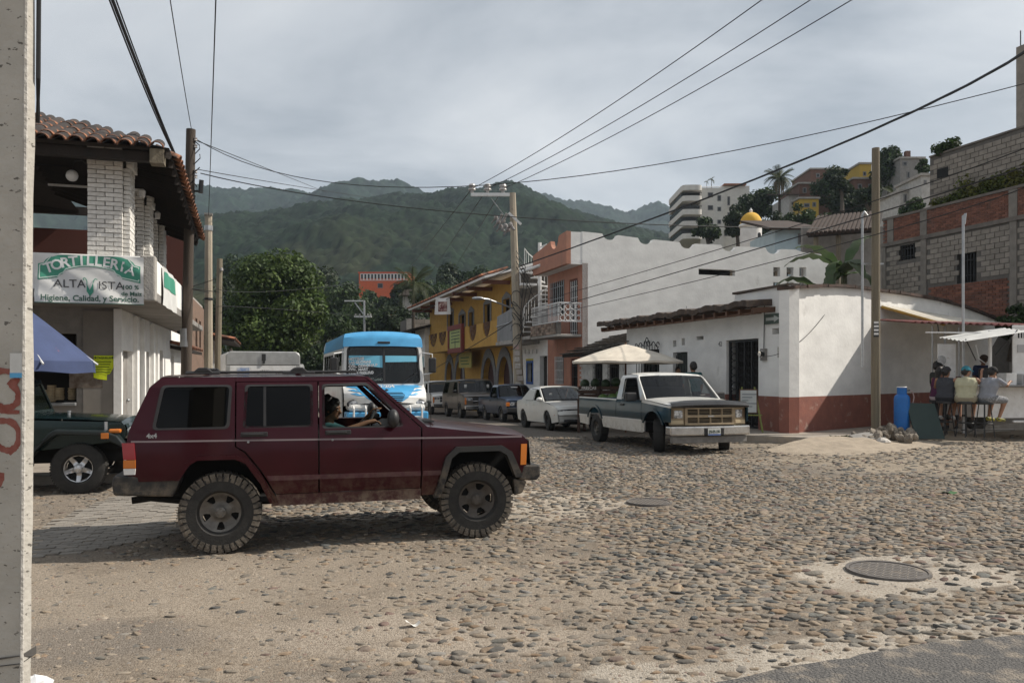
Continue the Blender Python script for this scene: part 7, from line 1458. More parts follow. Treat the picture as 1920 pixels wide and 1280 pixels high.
def front(nm, m, out, holes=(), off=0, th=.03, parent=None, smooth=True): return obj(nm, MB().sheet(out, list(holes), lambda u, v: (fbus(u, v)[0]+off, u, v), th, np.arange(-1.2, 1.2, .15), np.arange(.5, 3, .2), flip=False), m, parent or t, smooth=smooth, angle=35)
front('windscreen_surround', bwh, [(-1.17, 1.48), (1.17, 1.48), (1.12, 2.62), (-1.12, 2.62)], [gl]); ws = front('windscreen', g_mid, inset(gl, -.02), (), -.02, .006)
front('screen_seal', black, inset(gl, -.03), [inset(gl, .012)], .006, .02); front('centre_bar', black, [(-.03, 1.56), (.03, 1.56), (.03, 2.62), (-.03, 2.62)], (), .01, .04)
front('sun_band', matte_blk, [(-1.02, 2.36), (1.02, 2.36), (.98, 2.58), (-.98, 2.58)], (), -.03, .004); sb = mat('sky reflection blue film', (.16, .46, .62), rough=.15)
front('sky_tint_strip', sb, [(-1.03, 2.1), (-.04, 2.0), (-.04, 2.35), (-1.02, 2.35)], (), -.012, .003); front('sky_tint_strip', sb, [(.04, 2.16), (1.03, 2.18), (1.02, 2.35), (.04, 2.35)], (), -.012, .003)  # tinted strip with the blue of the reflected sky put into its colour
wtx = mat('white vinyl text', (.75, .75, .75), rough=.6); mb = MB()
for i, s in enumerate(('HOTELES', 'LAS GLORIAS', 'COL. CORONA P', 'COL. MART', "SAM'S SEGURO")): text_mb(mb, s, .105, frame((.22-(2.2-i*.105-1.55)*.14, -1.0, 2.24-i*.105), (0, 1, .06), (-.14, 0, 1)), .007, 1.0, .001, 'LEFT')
mb.V = [Vector((fbus(v.y, v.z)[0]+.004, v.y, v.z)) for v in mb.V]; obj('route_text', mb, wtx, t)
mb = MB(); text_mb(mb, 'PUNTA', .1, frame((0, -.6, 1.83), (0, 1, 0), (0, 0, 1)), .002); text_mb(mb, 'MAGISTERIO-OREGANO', .105, frame((0, -.5, 1.66), (0, 1, 0), (0, 0, 1)), .002, .8); mb.V = [Vector((fbus(v.y, v.z)[0]-.006, v.y, v.z)) for v in mb.V]; obj('route_text', mb, mat('grey route text', (.4, .46, .42), rough=.6), t)
rb_ = front('route_board', mat('dark route board', (.03, .05, .05), rough=.7), [(-.98, 1.6), (-.1, 1.6), (-.1, 1.73), (-.98, 1.73)], (), -.03, .01)
obj('roof_lamp', MB().box(-.06, .05, -.18, .18, 2.70, 2.76), black, t, bevel=.015)
# snout
def yh(x, z): return 1.19-max(0, x-.1)**1.5*.22-max(0, z-1.2)*.25
C.yf = yh
zh = lambda x: 1.50-.20*max(0, x)-.22*max(0, x-.35)**2
hp = [(.86, .98), (.80, 1.16), (.62, 1.30), (.35, 1.41), (0, 1.49)]
def snout(a, b): # a: 0 nose bottom .. 1 windscreen; b: -1..1 across
    q = a*(len(hp)-1); i = min(len(hp)-2, int(q)); f = q-i; x = hp[i][0]*(1-f)+hp[i+1][0]*f; z = hp[i][1]*(1-f)+hp[i+1][1]*f; h = 1.17
    return Vector((x-.55*abs(b)**3*(1-a)*.9, b*h, z-.10*abs(b)**2.5*(1-a*.6)+.04))
def snpatch(nm, m, pts, off, th=.004, cu=.05):
    def f(u, v): p = snout(min(1, max(0, v)), u); e = 1e-3; n = (snout(min(1, v+e), u)-snout(max(0, v-e), u)).cross(snout(v, u+e)-snout(v, u-e)); n.normalize(); n = n if n.z+n.x > 0 else -n; return p+n*off
    return obj(nm, MB().sheet(pts, [], f, 0, np.arange(-1, 1, cu*2), np.arange(0, 1, cu)), m, t, smooth=True, angle=0)
obj('hood', MB().grid(lambda u, v: snout(v, -1+2*u), 30, 20), bwh, t, smooth=True, angle=0)
snpatch('hood_panel', blu, [(-.35, .04), (.35, .04), (.5, .2), (.62, .45), (.72, .7), (.9, 1), (-.9, 1), (-.72, .7), (-.62, .45), (-.5, .2)], .008)
for s in (-1, 1):
    for i, v in enumerate((.84, .62, .42)): snpatch('flame_stripe', blu if i % 1 == 0 else bwh, [(s*a, b) for a, b in ((.60-.06*i, v-.10), (.74-.05*i, v-.05), (.82-.05*i, v+.05), (.95-.04*i, v+.02), (.88-.05*i, v-.03), (.80-.05*i, v-.1), (.70-.05*i, v-.13))][::s], .011)
    mb = MB().ball((0, 0, 0), (.12, .25, .11), 14, 8); obj('headlamp', mb, lamp_gl, t, smooth=True, loc=(.58, s*.86, .98), rot=(0, .1, -s*.5)); obj('lamp_recess', MB().ball((0, 0, 0), (.10, .29, .14), 14, 8), black, t, smooth=True, loc=(.545, s*.86, .98), rot=(0, .1, -s*.5))
snpatch('grille', matte_blk, [(-.33, .02), (.33, .02), (.42, .3), (.36, .44), (-.36, .44), (-.42, .3)], .014)
for i in range(6): v = .05+i*.066; w = .33+.08*min(1, v/.3); snpatch('grille_bar', blu, [(-w, v), (w, v), (w, v+.026), (-w, v+.026)], .034)
mb = MB(); text_mb(mb, 'U-204', .19, Matrix(), .007, 1.0); mb.V = [snout(.78+v.y*1.5, (v.x+.02)/1.17)+Vector((.008, 0, .012)) for v in mb.V]; obj('fleet_number', mb, wtx, t)
snpatch('emblem', black, [(-.05, .53), (0, .47), (.05, .53), (0, .60)], .02)
obj('nose_lower', MB().box(-.1, .78, -1.08, 1.08, .78, .98), bwh, t, bevel=.08); obj('front_bumper', MB().box(.2, .86, -1.15, 1.15, .42, .76), blu, t, bevel=.04)
mb = MB()
for y in (-.95, -.62, .62, .95): mb.tube([(.8, y, .42), (.92, y, .5), (.92, y, .86), (.8, y, .93)], .028, 6)
mb.tube([(.92, -.95, .62), (.92, .95, .62)], .02, 6); obj('bull_bar', mb, white_mt, t)
for s in (-1, 1):
    obj('mirror', MB().box(.0, .12, s*1.42-.11, s*1.42+.11, 1.85, 2.3), black, t, bevel=.04); obj('mirror_arm', MB().tube([(-.1, s*1.12, 2.45), (.05, s*1.42, 2.4), (.05, s*1.42, 2.2)], .02, 6), white_mt, t); obj('mirror_strut', MB().tube([(-.05, s*1.15, 1.8), (.05, s*1.42, 1.85)], .018, 6), white_mt, t); obj('wiper', MB().tube([(.16, s*.5, 1.54), (.11, s*.5+.45, 1.85)], .014, 5), black, t)
C.yf = yb_; C.strip('rear_wall', bwh, [(-8.1, zr), (-8.22, 2.5), (-8.22, .55)], .02); obj('chassis', MB().box(-8.0, .6, -.9, .9, .4, .8), matte_blk, t); obj('floor', MB().box(-8.1, -.3, -1.1, 1.1, .85, .95), matte_blk, t); obj('dashboard', MB().box(-.45, -.08, -1.05, 1.05, .96, 1.5), matte_blk, t); obj('bulkhead', MB().box(-8.1, -8.0, -1.1, 1.1, .95, 2.6), matte_blk, t)
for i in range(7):
    for y in (-.7, .7): obj('seat', MB().box(-2-i*.9, -1.6-i*.9, y-.4, y+.4, .95, 1.4).box(-2.05-i*.9, -1.95-i*.9, y-.4, y+.4, 1.4, 1.95), seatm, t)
C.wheel(-1.0, .45, .45, .26, .26, 'plain', rim_g, None, 1.02); C.wheel(-6.2, .45, .45, .26, .26, 'plain', rim_g, None, 1.02)
obj('grab_pole', MB().tube([(-.9, -.3, .95), (-.9, -.3, 2.8)], .02, 6), steel, t)
# ------------------------------------------------------------------ people
def skin_mat(n, c): return mat(n, c, tuple(x*.8 for x in c), 7, .55, .1, 60, spec=.35)
skin1 = skin_mat('tan skin', (.30, .155, .09)); skin2 = skin_mat('brown skin', (.2, .1, .06)); skin3 = skin_mat('light tan skin', (.38, .21, .14))
hair_m = mat('black hair', (.012, .010, .009), (.02, .016, .013), 30, .5, .4, 80)
def cloth(n, c): return mat(n, c, tuple(x*.78 for x in c), 5, .9, .4, 22)
def remesh(mb, vox, m, it=3):
    me = mesh_of('tmp', mb, m); o = bpy.data.objects.new('tmp', me); COL.objects.link(o)
    r = o.modifiers.new('r', 'REMESH'); r.mode = 'VOXEL'; r.voxel_size = vox; r.use_smooth_shade = True
    s = o.modifiers.new('s', 'SMOOTH'); s.iterations = it; s.factor = .5
    dg = bpy.context.evaluated_depsgraph_get(); me2 = bpy.data.meshes.new_from_object(o.evaluated_get(dg)); bpy.data.objects.remove(o); bpy.data.meshes.remove(me)
    me2.materials.clear(); me2.materials.append(m); me2.shade_smooth(); return me2
def person(label, pos, yaw, S, group=None, parent=None):
    """local frame: facing +x, left +y, z up; S gives pelvis, lean, joints and clothing"""
    k = S.get('scale', 1.); t = thing('person', label, 'person', pos, yaw, group); t.scale = (k, k, k)
    p0 = Vector(S.get('pelvis', (0, 0, .95))); RY = Matrix.Rotation(S.get('lean', 0), 3, 'Y'); B = S.get('bulk', 1.)
    U = lambda x, y, z: p0+RY @ Vector((x, y, z)); vox = S.get('vox', .015)
    hy = S.get('head_yaw', 0); hp_ = S.get('head_pitch', 0); neck = U(.01, 0, .50); RH = Matrix.Rotation(hy, 3, 'Z') @ Matrix.Rotation(hp_, 3, 'Y'); Hd = lambda x, y, z: neck+Vector((0, 0, .03))+RH @ Vector((x, y, z))
    sh = [U(0, s*.185*B, .445) for s in (1, -1)]; el = [Vector(q) for q in S['elbow']]; wr = [Vector(q) for q in S['wrist']]; kn = [Vector(q) for q in S['knee']]; an = [Vector(q) for q in S['ankle']]; hip = [p0+Vector((0, s*.09, -.02)) for s in (1, -1)]
    def torso(mb, g):
        mb.caps(U(0, -.075*B, 0), .115*B+g, U(0, .075*B, 0), .115*B+g); mb.caps(U(.01, -.06*B, .13), .105*B+g, U(.01, .06*B, .13), .105*B+g); mb.caps(U(.0, -.085*B, .3), .11*B+g, U(0, .085*B, .3), .11*B+g)
        mb.caps(U(0, -.13*B, .43), .062+g, U(0, .13*B, .43), .062+g); mb.caps(U(0, 0, 0), .115*B+g, U(0, 0, .40), .10*B+g)
        for s in (-1, 1): mb.caps(U(0, s*.06*B, .05), .10*B+g, U(0, s*.10*B, .36), .095*B+g)
    mb = MB(); torso(mb, 0); mb.caps(U(0, 0, .42), .062, Hd(.0, 0, .03), .052)
    mb.ball(Hd(.012, 0, .125), (.098, .076, .112), 16, 12); mb.ball(Hd(.035, 0, .065), (.066, .056, .065), 12, 8); mb.caps(Hd(.104, 0, .125), .011, Hd(.122, 0, .092), .016); mb.ball(Hd(.075, 0, .03), (.03, .03, .022), 8, 6)
    mb.ball(Hd(.098, 0, .062), (.014, .026, .010), 8, 6); mb.caps(Hd(.095, -.045, .143), .011, Hd(.095, .045, .143), .011)
    for s in (-1, 1): mb.ball(Hd(-.002, s*.078, .11), (.022, .012, .032), 8, 6)
    for i in (0, 1):
        mb.caps(sh[i], .054, el[i], .042); mb.caps(el[i], .042, wr[i], .028); s = 1 if i == 0 else -1
        d = (wr[i]-el[i]).normalized(); hd = Vector(S['hand_dir'][i]).normalized() if 'hand_dir' in S else d; side = hd.cross(Vector((0, 0, 1))); side = (side if side.length > .1 else Vector((0, 1, 0))).normalized(); up = side.cross(hd)
        pc = wr[i]+hd*.05; mb.caps(wr[i]+hd*.01, .026, pc+hd*.02, .03)
        for f, (o_, L) in enumerate(((-.03, .07), (-.01, .08), (.01, .075), (.03, .06))):
            a = pc+side*o_+hd*.035; b = a+hd*L*.5-up*.012; c = b+hd*L*.35-up*.03; mb.caps(a, .010, b, .009, 6); mb.caps(b, .009, c, .008, 6)
        a = wr[i]+hd*.03+side*.028*s; mb.caps(a, .012, a+hd*.04+side*.03*s-up*.01, .009, 6)
        mb.caps(hip[i], .088*B, kn[i], .056*B); mb.caps(kn[i], .056*B, an[i], .037); fd = Vector(S['foot_dir'][i]) if 'foot_dir' in S else Vector((1, 0, -.06)); fd.normalize(); mb.caps(an[i]-fd*.04-Vector((0, 0, .035)), .036, an[i]+fd*.15-Vector((0, 0, .05)), .028)
        mb.ball(kn[i].lerp(an[i], .28)-Vector((.018, 0, 0)), (.05*B, .046*B, .09), 8, 6)
    if not S.get('legs', True): pass
    b_ = obj('body', remesh(mb, vox, S['skin']), None, t)
    c = S['shirt']; mb = MB(); torso(mb, .014); sl = S.get('sleeve', .75)
    if sl:
        for i in (0, 1): mb.caps(sh[i], .066, sh[i].lerp(el[i], min(1, sl)), .058)
        if sl > 1:
            for i in (0, 1): mb.caps(el[i], .055, el[i].lerp(wr[i], sl-1), .045)
    obj('shirt', remesh(mb, vox*1.1, c), None, t)
    mb = MB(); pl = S.get('pants_len', 1.5)
    mb.caps(p0+Vector((0, -.08*B, -.02)), .128*B, p0+Vector((0, .08*B, -.02)), .128*B)
    for i in (0, 1):
        mb.caps(hip[i], .105*B, hip[i].lerp(kn[i], min(1, pl)), .08*B)
        if pl > 1: mb.caps(kn[i], .075*B, kn[i].lerp(an[i], pl-1), .06)
    obj('trousers', remesh(mb, vox*1.1, S['pants']), None, t)
    for i in (0, 1):
        fd = Vector(S['foot_dir'][i]) if 'foot_dir' in S else Vector((1, 0, -.06)); fd.normalize(); mb = MB().caps(an[i]-fd*.045-Vector((0, 0, .03)), .046, an[i]+fd*.16-Vector((0, 0, .05)), .036).caps(an[i]-fd*.05-Vector((0, 0, .06)), .03, an[i]+fd*.17-Vector((0, 0, .07)), .03)
        o = obj('shoe', remesh(mb, vox, S.get('shoe', black)), None, t)
        if S.get('sole'): obj('sole', MB().caps(an[i]-fd*.05-Vector((0, 0, .085)), .026, an[i]+fd*.17-Vector((0, 0, .092)), .026), S['sole'], o)
    hs = S.get('hair', 'short'); mb = MB(); q = S.get('hair_g', .018)
    mb.ball(Hd(-.012, 0, .15), (.098+q*.6, .078+q*.7, .098+q), 14, 10); mb.ball(Hd(-.04, 0, .11), (.075+q, .074+q*.7, .09), 12, 8)
    if hs == 'long': mb.caps(Hd(-.075, 0, .12), .075, Hd(-.09, 0, -.1), .06)
    if hs == 'tail': mb.caps(Hd(-.1, 0, .16), .045, Hd(-.14, 0, .0), .022)
    if hs == 'tuft':
        for a in range(9): mb.ball(Hd(-.01+.06*math.cos(a*2.1), .05*math.sin(a*2.1), .215+.02*(a % 3)), .045, 8, 6)
        mb.ball(Hd(.055, 0, .2), (.05, .06, .03), 8, 6)
    h_ = obj('hair', remesh(mb, vox, S.get('hair_m', hair_m), 1), None, t)
    if 'cap' in S:
        mb = MB().lathe([(.112*math.cos(a), .115*math.sin(a)) for a in np.linspace(0, PI/2, 8)], 18, Matrix.Translation(Hd(-.002, 0, .155)) @ RH.to_4x4()); cp = obj('cap', mb, S['cap'], t, smooth=True)
        fb = S.get('brim', 1); obj('brim', MB().grid(lambda u, v: Hd(-.0+fb*(.075+v*.11*math.sin(PI*(.15+.7*u))), (u-.5)*.17, .165-.02*v-.03*(u-.5)**2*4), 10, 4), S['cap'], cp, smooth=True)
    if S.get('eyes'):
        for s in (-1, 1):
            e_ = obj('eye', MB().ball(Hd(.094, s*.033, .122), (.010, .012, .007), 8, 6), mat('eye white', (.55, .52, .48), rough=.3) if 'eye white' not in MATS else MATS['eye white'], t); obj('pupil', MB().ball(Hd(.103, s*.033, .122), .005, 6, 4), black, e_); obj('eyebrow', MB().caps(Hd(.104, s*.015, .150), .006, Hd(.094, s*.052, .150), .005, 6), hair_m, t)
        obj('mouth', MB().caps(Hd(.106, -.022, .060), .004, Hd(.106, .022, .060), .004, 6), mat('lips', (.2, .08, .06), rough=.5), t)
    return t
# driver, standing shoppers
Mx = mtx(XJ.t); dp = Mx @ Vector((-.20, .40, 0)); 
person('young man with tousled black hair and teal shirt driving the maroon car', dp, XH-.12, dict(skin=skin1, shirt=cloth('teal t-shirt', (.03, .10, .11)), pants=cloth('dark jeans', (.03, .035, .05)), pelvis=(0, 0, .66), lean=.02, elbow=[(.26, .26, 1.0), (.22, -.26, 1.08)], wrist=[(.47, .06, 1.24), (.46, -.18, 1.17)], hand_dir=[(.5, -.1, .5), (.9, .4, .1)], knee=[(.47, .14, .82), (.47, -.12, .82)], ankle=[(.72, .13, .56), (.72, -.12, .56)], sleeve=.7, hair='tuft', hair_g=.026, vox=.009, eyes=True, head_yaw=-.25, head_pitch=.1))
g = P(1300, 700, 23.0); wlk = .17
person('man in a teal polo shirt seen from behind under the cream umbrella edge', (g.x, 23.0, wlk), 1.95, dict(scale=1.08, skin=skin1, shirt=cloth('teal polo cloth', (.012, .095, .105)), pants=cloth('navy trousers', (.02, .025, .04)), elbow=[(.03, .27, 1.10), (.02, -.28, 1.10)], wrist=[(.2, .2, .98), (.08, -.27, .86)], knee=[(.02, .1, .5), (.02, -.1, .5)], ankle=[(0, .11, .1), (0, -.11, .1)], bulk=1.12, hair_g=.02))
person('person with dark hair half hidden in front of the man in teal', (g.x-.28, 23.75, wlk), 4.6, dict(scale=1.0, skin=skin1, shirt=cloth('brown shirt cloth', (.08, .05, .04)), pants=cloth('black trousers', (.015, .015, .016)), elbow=[(.03, .26, 1.10), (.03, -.26, 1.10)], wrist=[(.22, .2, 1.1), (.22, -.2, 1.1)], knee=[(.02, .1, .5), (.02, -.1, .5)], ankle=[(0, .11, .1), (0, -.11, .1)], hair='long'))
# ------------------------------------------------------------------ taco stand
TG = .2
def seated(label, u, Y, yaw, S):
    x = (u-960)/F*Y; sz = .82
    d = dict(pelvis=(0, 0, sz+.10), lean=.22, elbow=[(.22, .26, sz+.34), (.22, -.26, sz+.34)], wrist=[(.42, .16, sz+.46), (.42, -.16, sz+.46)], knee=[(.40, .17, sz+.04), (.40, -.17, sz+.04)], ankle=[(.24, .14, sz-.38), (.24, -.14, sz-.38)], pants_len=.95); d.update(S)
    return person(label, (x, Y, TG), yaw, d, 'customers at the taco stand')
seated('man in a grey t-shirt and plaid shorts leaning over the taco counter', 1850, 19.5, .35, dict(skin=skin1, shirt=cloth('grey t-shirt cloth', (.27, .28, .31)), pants=mat('plaid shorts', (.09, .095, .1), (.3, .3, .31), 28, .9), cap=cloth('black cap cloth', (.012, .012, .013)), brim=1, shoe=mat('black yellow trainers', (.03, .03, .03), (.4, .38, .04), 16, .6), lean=.30, bulk=1.15, elbow=[(.2, .28, 1.24), (.30, -.30, 1.22)], wrist=[(.42, .12, 1.32), (.52, -.2, 1.30)], head_pitch=.3))
seated('person in a cream tank top and teal cap sitting second from the right', 1811, 19.7, 1.0, dict(skin=skin3, shirt=cloth('cream tank cloth', (.46, .44, .30)), pants=cloth('khaki shorts', (.30, .265, .19)), cap=cloth('teal cap cloth', (.04, .22, .28)), brim=1, sleeve=0, bulk=1.25, shoe=mat('brown sandals', (.09, .05, .035), rough=.8), head_yaw=-.9, elbow=[(.2, .3, 1.2), (.26, -.30, 1.26)], wrist=[(.4, .2, 1.3), (.30, -.32, 1.5)]))
seated('man in a dark grey tank top hunched at the left end of the taco bench', 1772, 20.0, .9, dict(skin=skin1, shirt=cloth('charcoal tank cloth', (.045, .047, .055)), pants=cloth('black shorts', (.02, .02, .024)), sleeve=0, bulk=1.1, shoe=mat('white grey trainers', (.5, .5, .5), (.2, .2, .2), 12, .7), lean=.3, head_yaw=-.5, cap=cloth('dark cap', (.03, .028, .03)), brim=-1))
seated('woman in a purple top with long dark hair behind the man in the tank top', 1758, 20.7, .5, dict(skin=skin2, shirt=cloth('purple top cloth', (.07, .012, .05)), pants=cloth('pale pink shorts', (.5, .42, .44)), sleeve=0, hair='long', head_yaw=-.3))
x_ = (1758-960)/F*21.4
person('standing man in a black cap and dark shirt waiting at the taco stand', (x_, 21.4, TG), .2, dict(scale=1.06, skin=skin2, shirt=cloth('dark green shirt', (.03, .032, .03)), pants=cloth('dark trousers', (.03, .03, .034)), cap=MATS['black cap cloth'], elbow=[(.05, .27, 1.12), (.05, -.27, 1.12)], wrist=[(.28, .15, 1.1), (.28, -.15, 1.1)], knee=[(.02, .1, .5), (.02, -.1, .5)], ankle=[(0, .11, .1), (0, -.11, .1)]))
x_ = (1785-960)/F*21.6
person('person in a red brown shirt mostly hidden behind the white taco cart panel', (x_, 21.6, TG), 1.2, dict(scale=.98, skin=skin2, shirt=cloth('red brown shirt', (.12, .03, .025)), pants=MATS['dark trousers'], elbow=[(.05, .27, 1.12), (.05, -.27, 1.12)], wrist=[(.28, .15, 1.1), (.28, -.15, 1.1)], knee=[(.02, .1, .5), (.02, -.1, .5)], ankle=[(0, .11, .1), (0, -.11, .1)]))
x_ = (1847-960)/F*21.6
person('taco vendor in a navy shirt and dark brown hat working behind the counter', (x_, 21.7, TG+.28), -1.7, dict(scale=1.0, skin=skin2, shirt=cloth('navy yellow shirt', (.015, .025, .07)), pants=MATS['dark trousers'], cap=cloth('dark brown hat', (.05, .03, .02)), elbow=[(.1, .27, 1.12), (.1, -.27, 1.12)], wrist=[(.34, .15, 1.06), (.34, -.15, 1.06)], knee=[(.02, .1, .5), (.02, -.1, .5)], ankle=[(0, .11, .1), (0, -.11, .1)], head_pitch=.35))
# bench on which they sit: individual stools joined by a rail
lab = ['bar stool under the man in the grey t-shirt', 'bar stool under the person in the cream tank top', 'bar stool under the man in the dark tank top', 'bar stool under the woman in purple']
for (u, Y), l in zip(((1846, 19.5), (1811, 19.7), (1772, 20.0), (1758, 20.7)), lab):
    s_ = thing('bar_stool', l, 'stool', ((u-960)/F*Y, Y, TG), .6, 'bar stools at the taco stand'); obj('seat', MB().lathe([(0, .76), (.19, .76), (.2, .79), (.19, .82), (0, .825)], 18), black, s_, smooth=True)
    for i in range(4): a = i*PI/2+.4; obj('leg', MB().tube([(.12*math.cos(a), .12*math.sin(a), .76), (.22*math.cos(a), .22*math.sin(a), -.05)], .014, 6), iron, s_)
    obj('foot_ring', MB().tube([(.18*math.cos(a), .18*math.sin(a), .30) for a in np.linspace(0, 2*PI, 17)], .012, 5, False), iron, s_)
x0 = (1806-960)/F*20.6; tc_ = thing('taco_cart', 'white metal taco cart with a tilted awning and counter at the right edge', 'food cart', (x0, 20.55, TG), .12); L = 3.2
wp = white_mt
obj('body', MB().box(.25, L, 0, 1.35, .38, 1.17), wp, tc_, bevel=.02); obj('counter', MB().box(-.2, L, -.38, .0, 1.175, 1.215).box(.0, L, .0, .25, 1.175, 1.2), mat('dull counter steel', (.2, .2, .2), rough=.4, metal=.6), tc_, bevel=.006)
obj('front_panel', MB().box(.75, L, -.012, -.002, .36, 1.15), wp, tc_); obj('corner_post', MB().box(.66, .73, -.06, .0, .3, 2.62), wp, tc_, bevel=.01)
obj('side_panel', MB().box(-.1, .42, .9, .93, 1.22, 2.3), wp, tc_, bevel=.01); obj('upper_panel', MB().box(1.28, 2.2, -.1, -.06, 1.22, 2.75), wp, tc_, bevel=.01)
mb = MB()
for i in range(4): mb.box(1.42+i*.08, 1.46+i*.08, -.106, -.1, 2.42, 2.56)
obj('vent_slots', mb, matte_blk, tc_, kind='stuff'); obj('louvre_box', MB().box(1.4, 1.75, -.115, -.1, 2.05, 2.25), mat('grey vent', (.4, .4, .4), rough=.6), tc_)
for x in (.0, .78, L-.1): obj('post', MB().tube([(x, 1.28, .4), (x, 1.28, 2.8)], .022, 8), steel, tc_)
obj('griddle', MB().box(.5, 1.22, .15, .8, 1.2, 1.28), wp, tc_, bevel=.01); obj('glass_case', MB().box(.98, 1.26, -.25, .1, 1.216, 1.52), wp, tc_, bevel=.01); obj('glass_case', MB().box(1.4, 1.75, -.28, .05, 1.216, 1.5), mat('grey case', (.33, .34, .35), rough=.4), tc_, bevel=.01); obj('case_window', MB().box(1.44, 1.71, -.286, -.281, 1.26, 1.46), matte_blk, tc_)
mb = MB(); n = 40
for i in range(n): 
    for j in (0, 1): pass
aw = obj('awning', MB().grid(lambda u, v: Vector((-.55+1.75*u, -.75+.95*v, 2.30+.26*u+.14*v+.016*math.sin(v*38))), 2, 30), mat('corrugated white sheet', (.5, .5, .48), (.4, .4, .39), 4, .6), tc_, smooth=True, angle=0)
obj('strut', MB().tube([(-.4, -.6, 2.36), (.55, .3, 1.85)], .014, 6), iron, tc_); obj('strut', MB().tube([(1.0, -.6, 2.6), (1.1, .3, 2.0)], .014, 6), iron, tc_); obj('light_bar', MB().box(-1.1, .4, -.1, -.04, 2.54, 2.57), wp, tc_)
obj('round_clock', MB().lathe([(0, .05), (.1, .05), (.12, .03), (.12, 0), (0, 0)], 18, Matrix.Translation((-.06, .82, 1.86)) @ Matrix.Rotation(PI/2, 4, 'X')), mat('gauge face', (.5, .5, .5), (.3, .3, .3), 12, .4), tc_, smooth=True)
obj('hose', MB().tube([(1.0, .9, 2.3), (1.05, .85, 1.9), (1.25, .8, 1.75), (1.35, .8, 2.1)], .02, 6), white_mt, tc_); obj('black_pot', MB().lathe([(0, 0), (.14, 0), (.17, .2), (.15, .36), (0, .4)], 14, Matrix.Translation((1.12, .7, 1.28))), black, tc_, smooth=True)
for x in (.7, 2.5): obj('tyre', MB().lathe([(.0, -.06), (.26, -.08), (.3, -.05), (.3, .05), (.26, .08), (0, .06)], 20, Matrix.Translation((x, .5, .3)) @ Matrix.Rotation(PI/2, 4, 'X')), rubber, tc_)
obj('leg_brace', MB().tube([(.4, -.04, 1.12), (.7, -.06, .85), (.7, -.06, .28)], .02, 6), wp, tc_); obj('roller_door_fold', MB().box(1.3, 1.75, -.1, -.03, .24, .30), wp, tc_, bevel=.02); obj('hitch', MB().tube([(.3, .3, .42), (-.9, .5, .35), (-1.1, .5, .06)], .03, 6), iron, tc_)
obj('foot_rail', MB().tube([(-1.1, -.5, .10), (.8, -.75, .12)], .016, 6).tube([(.2, -.7, .75), (.05, -.75, .3), (-.4, -.7, .06)], .02, 6), iron, tc_, kind='stuff')
# big lean-to awning on the splayed wall
an = thing('lean_to_awning', 'long cream lean-to sheet awning with a yellow edge fixed to the splayed white wall', 'awning', CR0+WR*5.2, FW.rot)
ta = FW.x(1652); a0 = FW.O+WR*ta; a0.z = 0; zA1 = FW.z(572, ta); cl = P(1772, 605, 22.3); cr = P(1962, 611, 21.6); wl_ = FW.O+WR*(ta+7.5); 
pts = [Vector((a0.x, a0.y, zA1+.17)), Vector((cl.x, cl.y, cl.z)), Vector((cr.x+1.2, cr.y, cr.z)), Vector((wl_.x, wl_.y, cl.z+.38))]
pts = [p+NR*.02 for p in pts]
def awf(u, v): p = pts[0].lerp(pts[3], u).lerp(pts[1].lerp(pts[2], u), v); return p+Vector((0, 0, .018*math.sin(u*150)-.05*math.sin(PI*v)))
obj('sheet', MB().grid(awf, 220, 6), mat('cream awning sheet', (.56, .52, .44), (.42, .38, .32), 3, .8, c3=(.25, .18, .13), scale3=2, fac3=(.6, .75)), an, smooth=True, angle=0, world=True)
obj('edge_beam', MB().tube([pts[0]-Vector((0, 0, .05)), pts[1]-Vector((0, 0, .06))], .045, 6), mat('yellow edge timber', (.4, .25, .05), (.3, .2, .06), 5, .8), an, world=True)
def rsh(u, v): a = P(1713, 604, 21.2); b = P(1985, 612, 20.6); return a.lerp(b, u)+Vector((0, 2.3*v, .22*v+.03*math.sin(u*130)))  # red sheet run deeper behind its front edge to shade the customers
obj('red_sheet', MB().grid(rsh, 200, 3), mat('red corrugated sheet', (.2, .06, .05), (.13, .05, .045), 3, .7), an, smooth=True, angle=0, world=True); obj('hook', MB().tube([P(1758, 608, 21.4), P(1760, 622, 21.4), P(1757, 625, 21.4)], .015, 5), iron, an, world=True)
for u, Y in ((1806, 20.9),): b = P(u, 800, Y); single('steel_mast', MB().tube([(b.x, Y, .15), (b.x, Y, P(u, 405, Y).z)], .035, 8).tube([(b.x, Y, P(u, 405, Y).z), (b.x+.06, Y, P(u, 400, Y).z), (b.x+.03, Y, P(u, 420, Y).z)], .03, 6), steel, 'thin steel mast rising through the awning beside the taco cart', 'mast')
obj('support_post', MB().tube([(cl.x, cl.y, .15), (cl.x, cl.y, cl.z)], .03, 6), steel, an, world=True)
# gas cylinder, board, rubble
gb_ = P(1691, 815, 20.1); gc_ = thing('gas_cylinder', 'tall blue gas cylinder standing left of the taco stand', 'gas cylinder', (gb_.x, 20.1, .17), 0); blp = mat('bright blue cylinder paint', (.012, .13, .42), (.012, .11, .35), 4, .45, c3=(.2, .2, .22), scale3=8, fac3=(.68, .74))
obj('tank', MB().lathe([(0, .02), (.15, .02), (.18, .06), (.185, .12), (.185, .9), (.17, .97), (.12, 1.02), (0, 1.04)], 28), blp, gc_, smooth=True); obj('collar', MB().lathe([(.115, 1.0), (.115, 1.2), (.105, 1.2), (.105, 1.0)], 24), blp, gc_, smooth=True); obj('collar_rim', MB().tube([(.11*math.cos(a), .11*math.sin(a), 1.2) for a in np.linspace(0, 2*PI, 25)], .014, 6, False), white_mt, gc_); obj('valve', MB().box(-.03, .03, -.03, .03, 1.03, 1.13).tube([(.03, 0, 1.1), (.2, 0, 1.12)], .018, 6), iron, gc_)
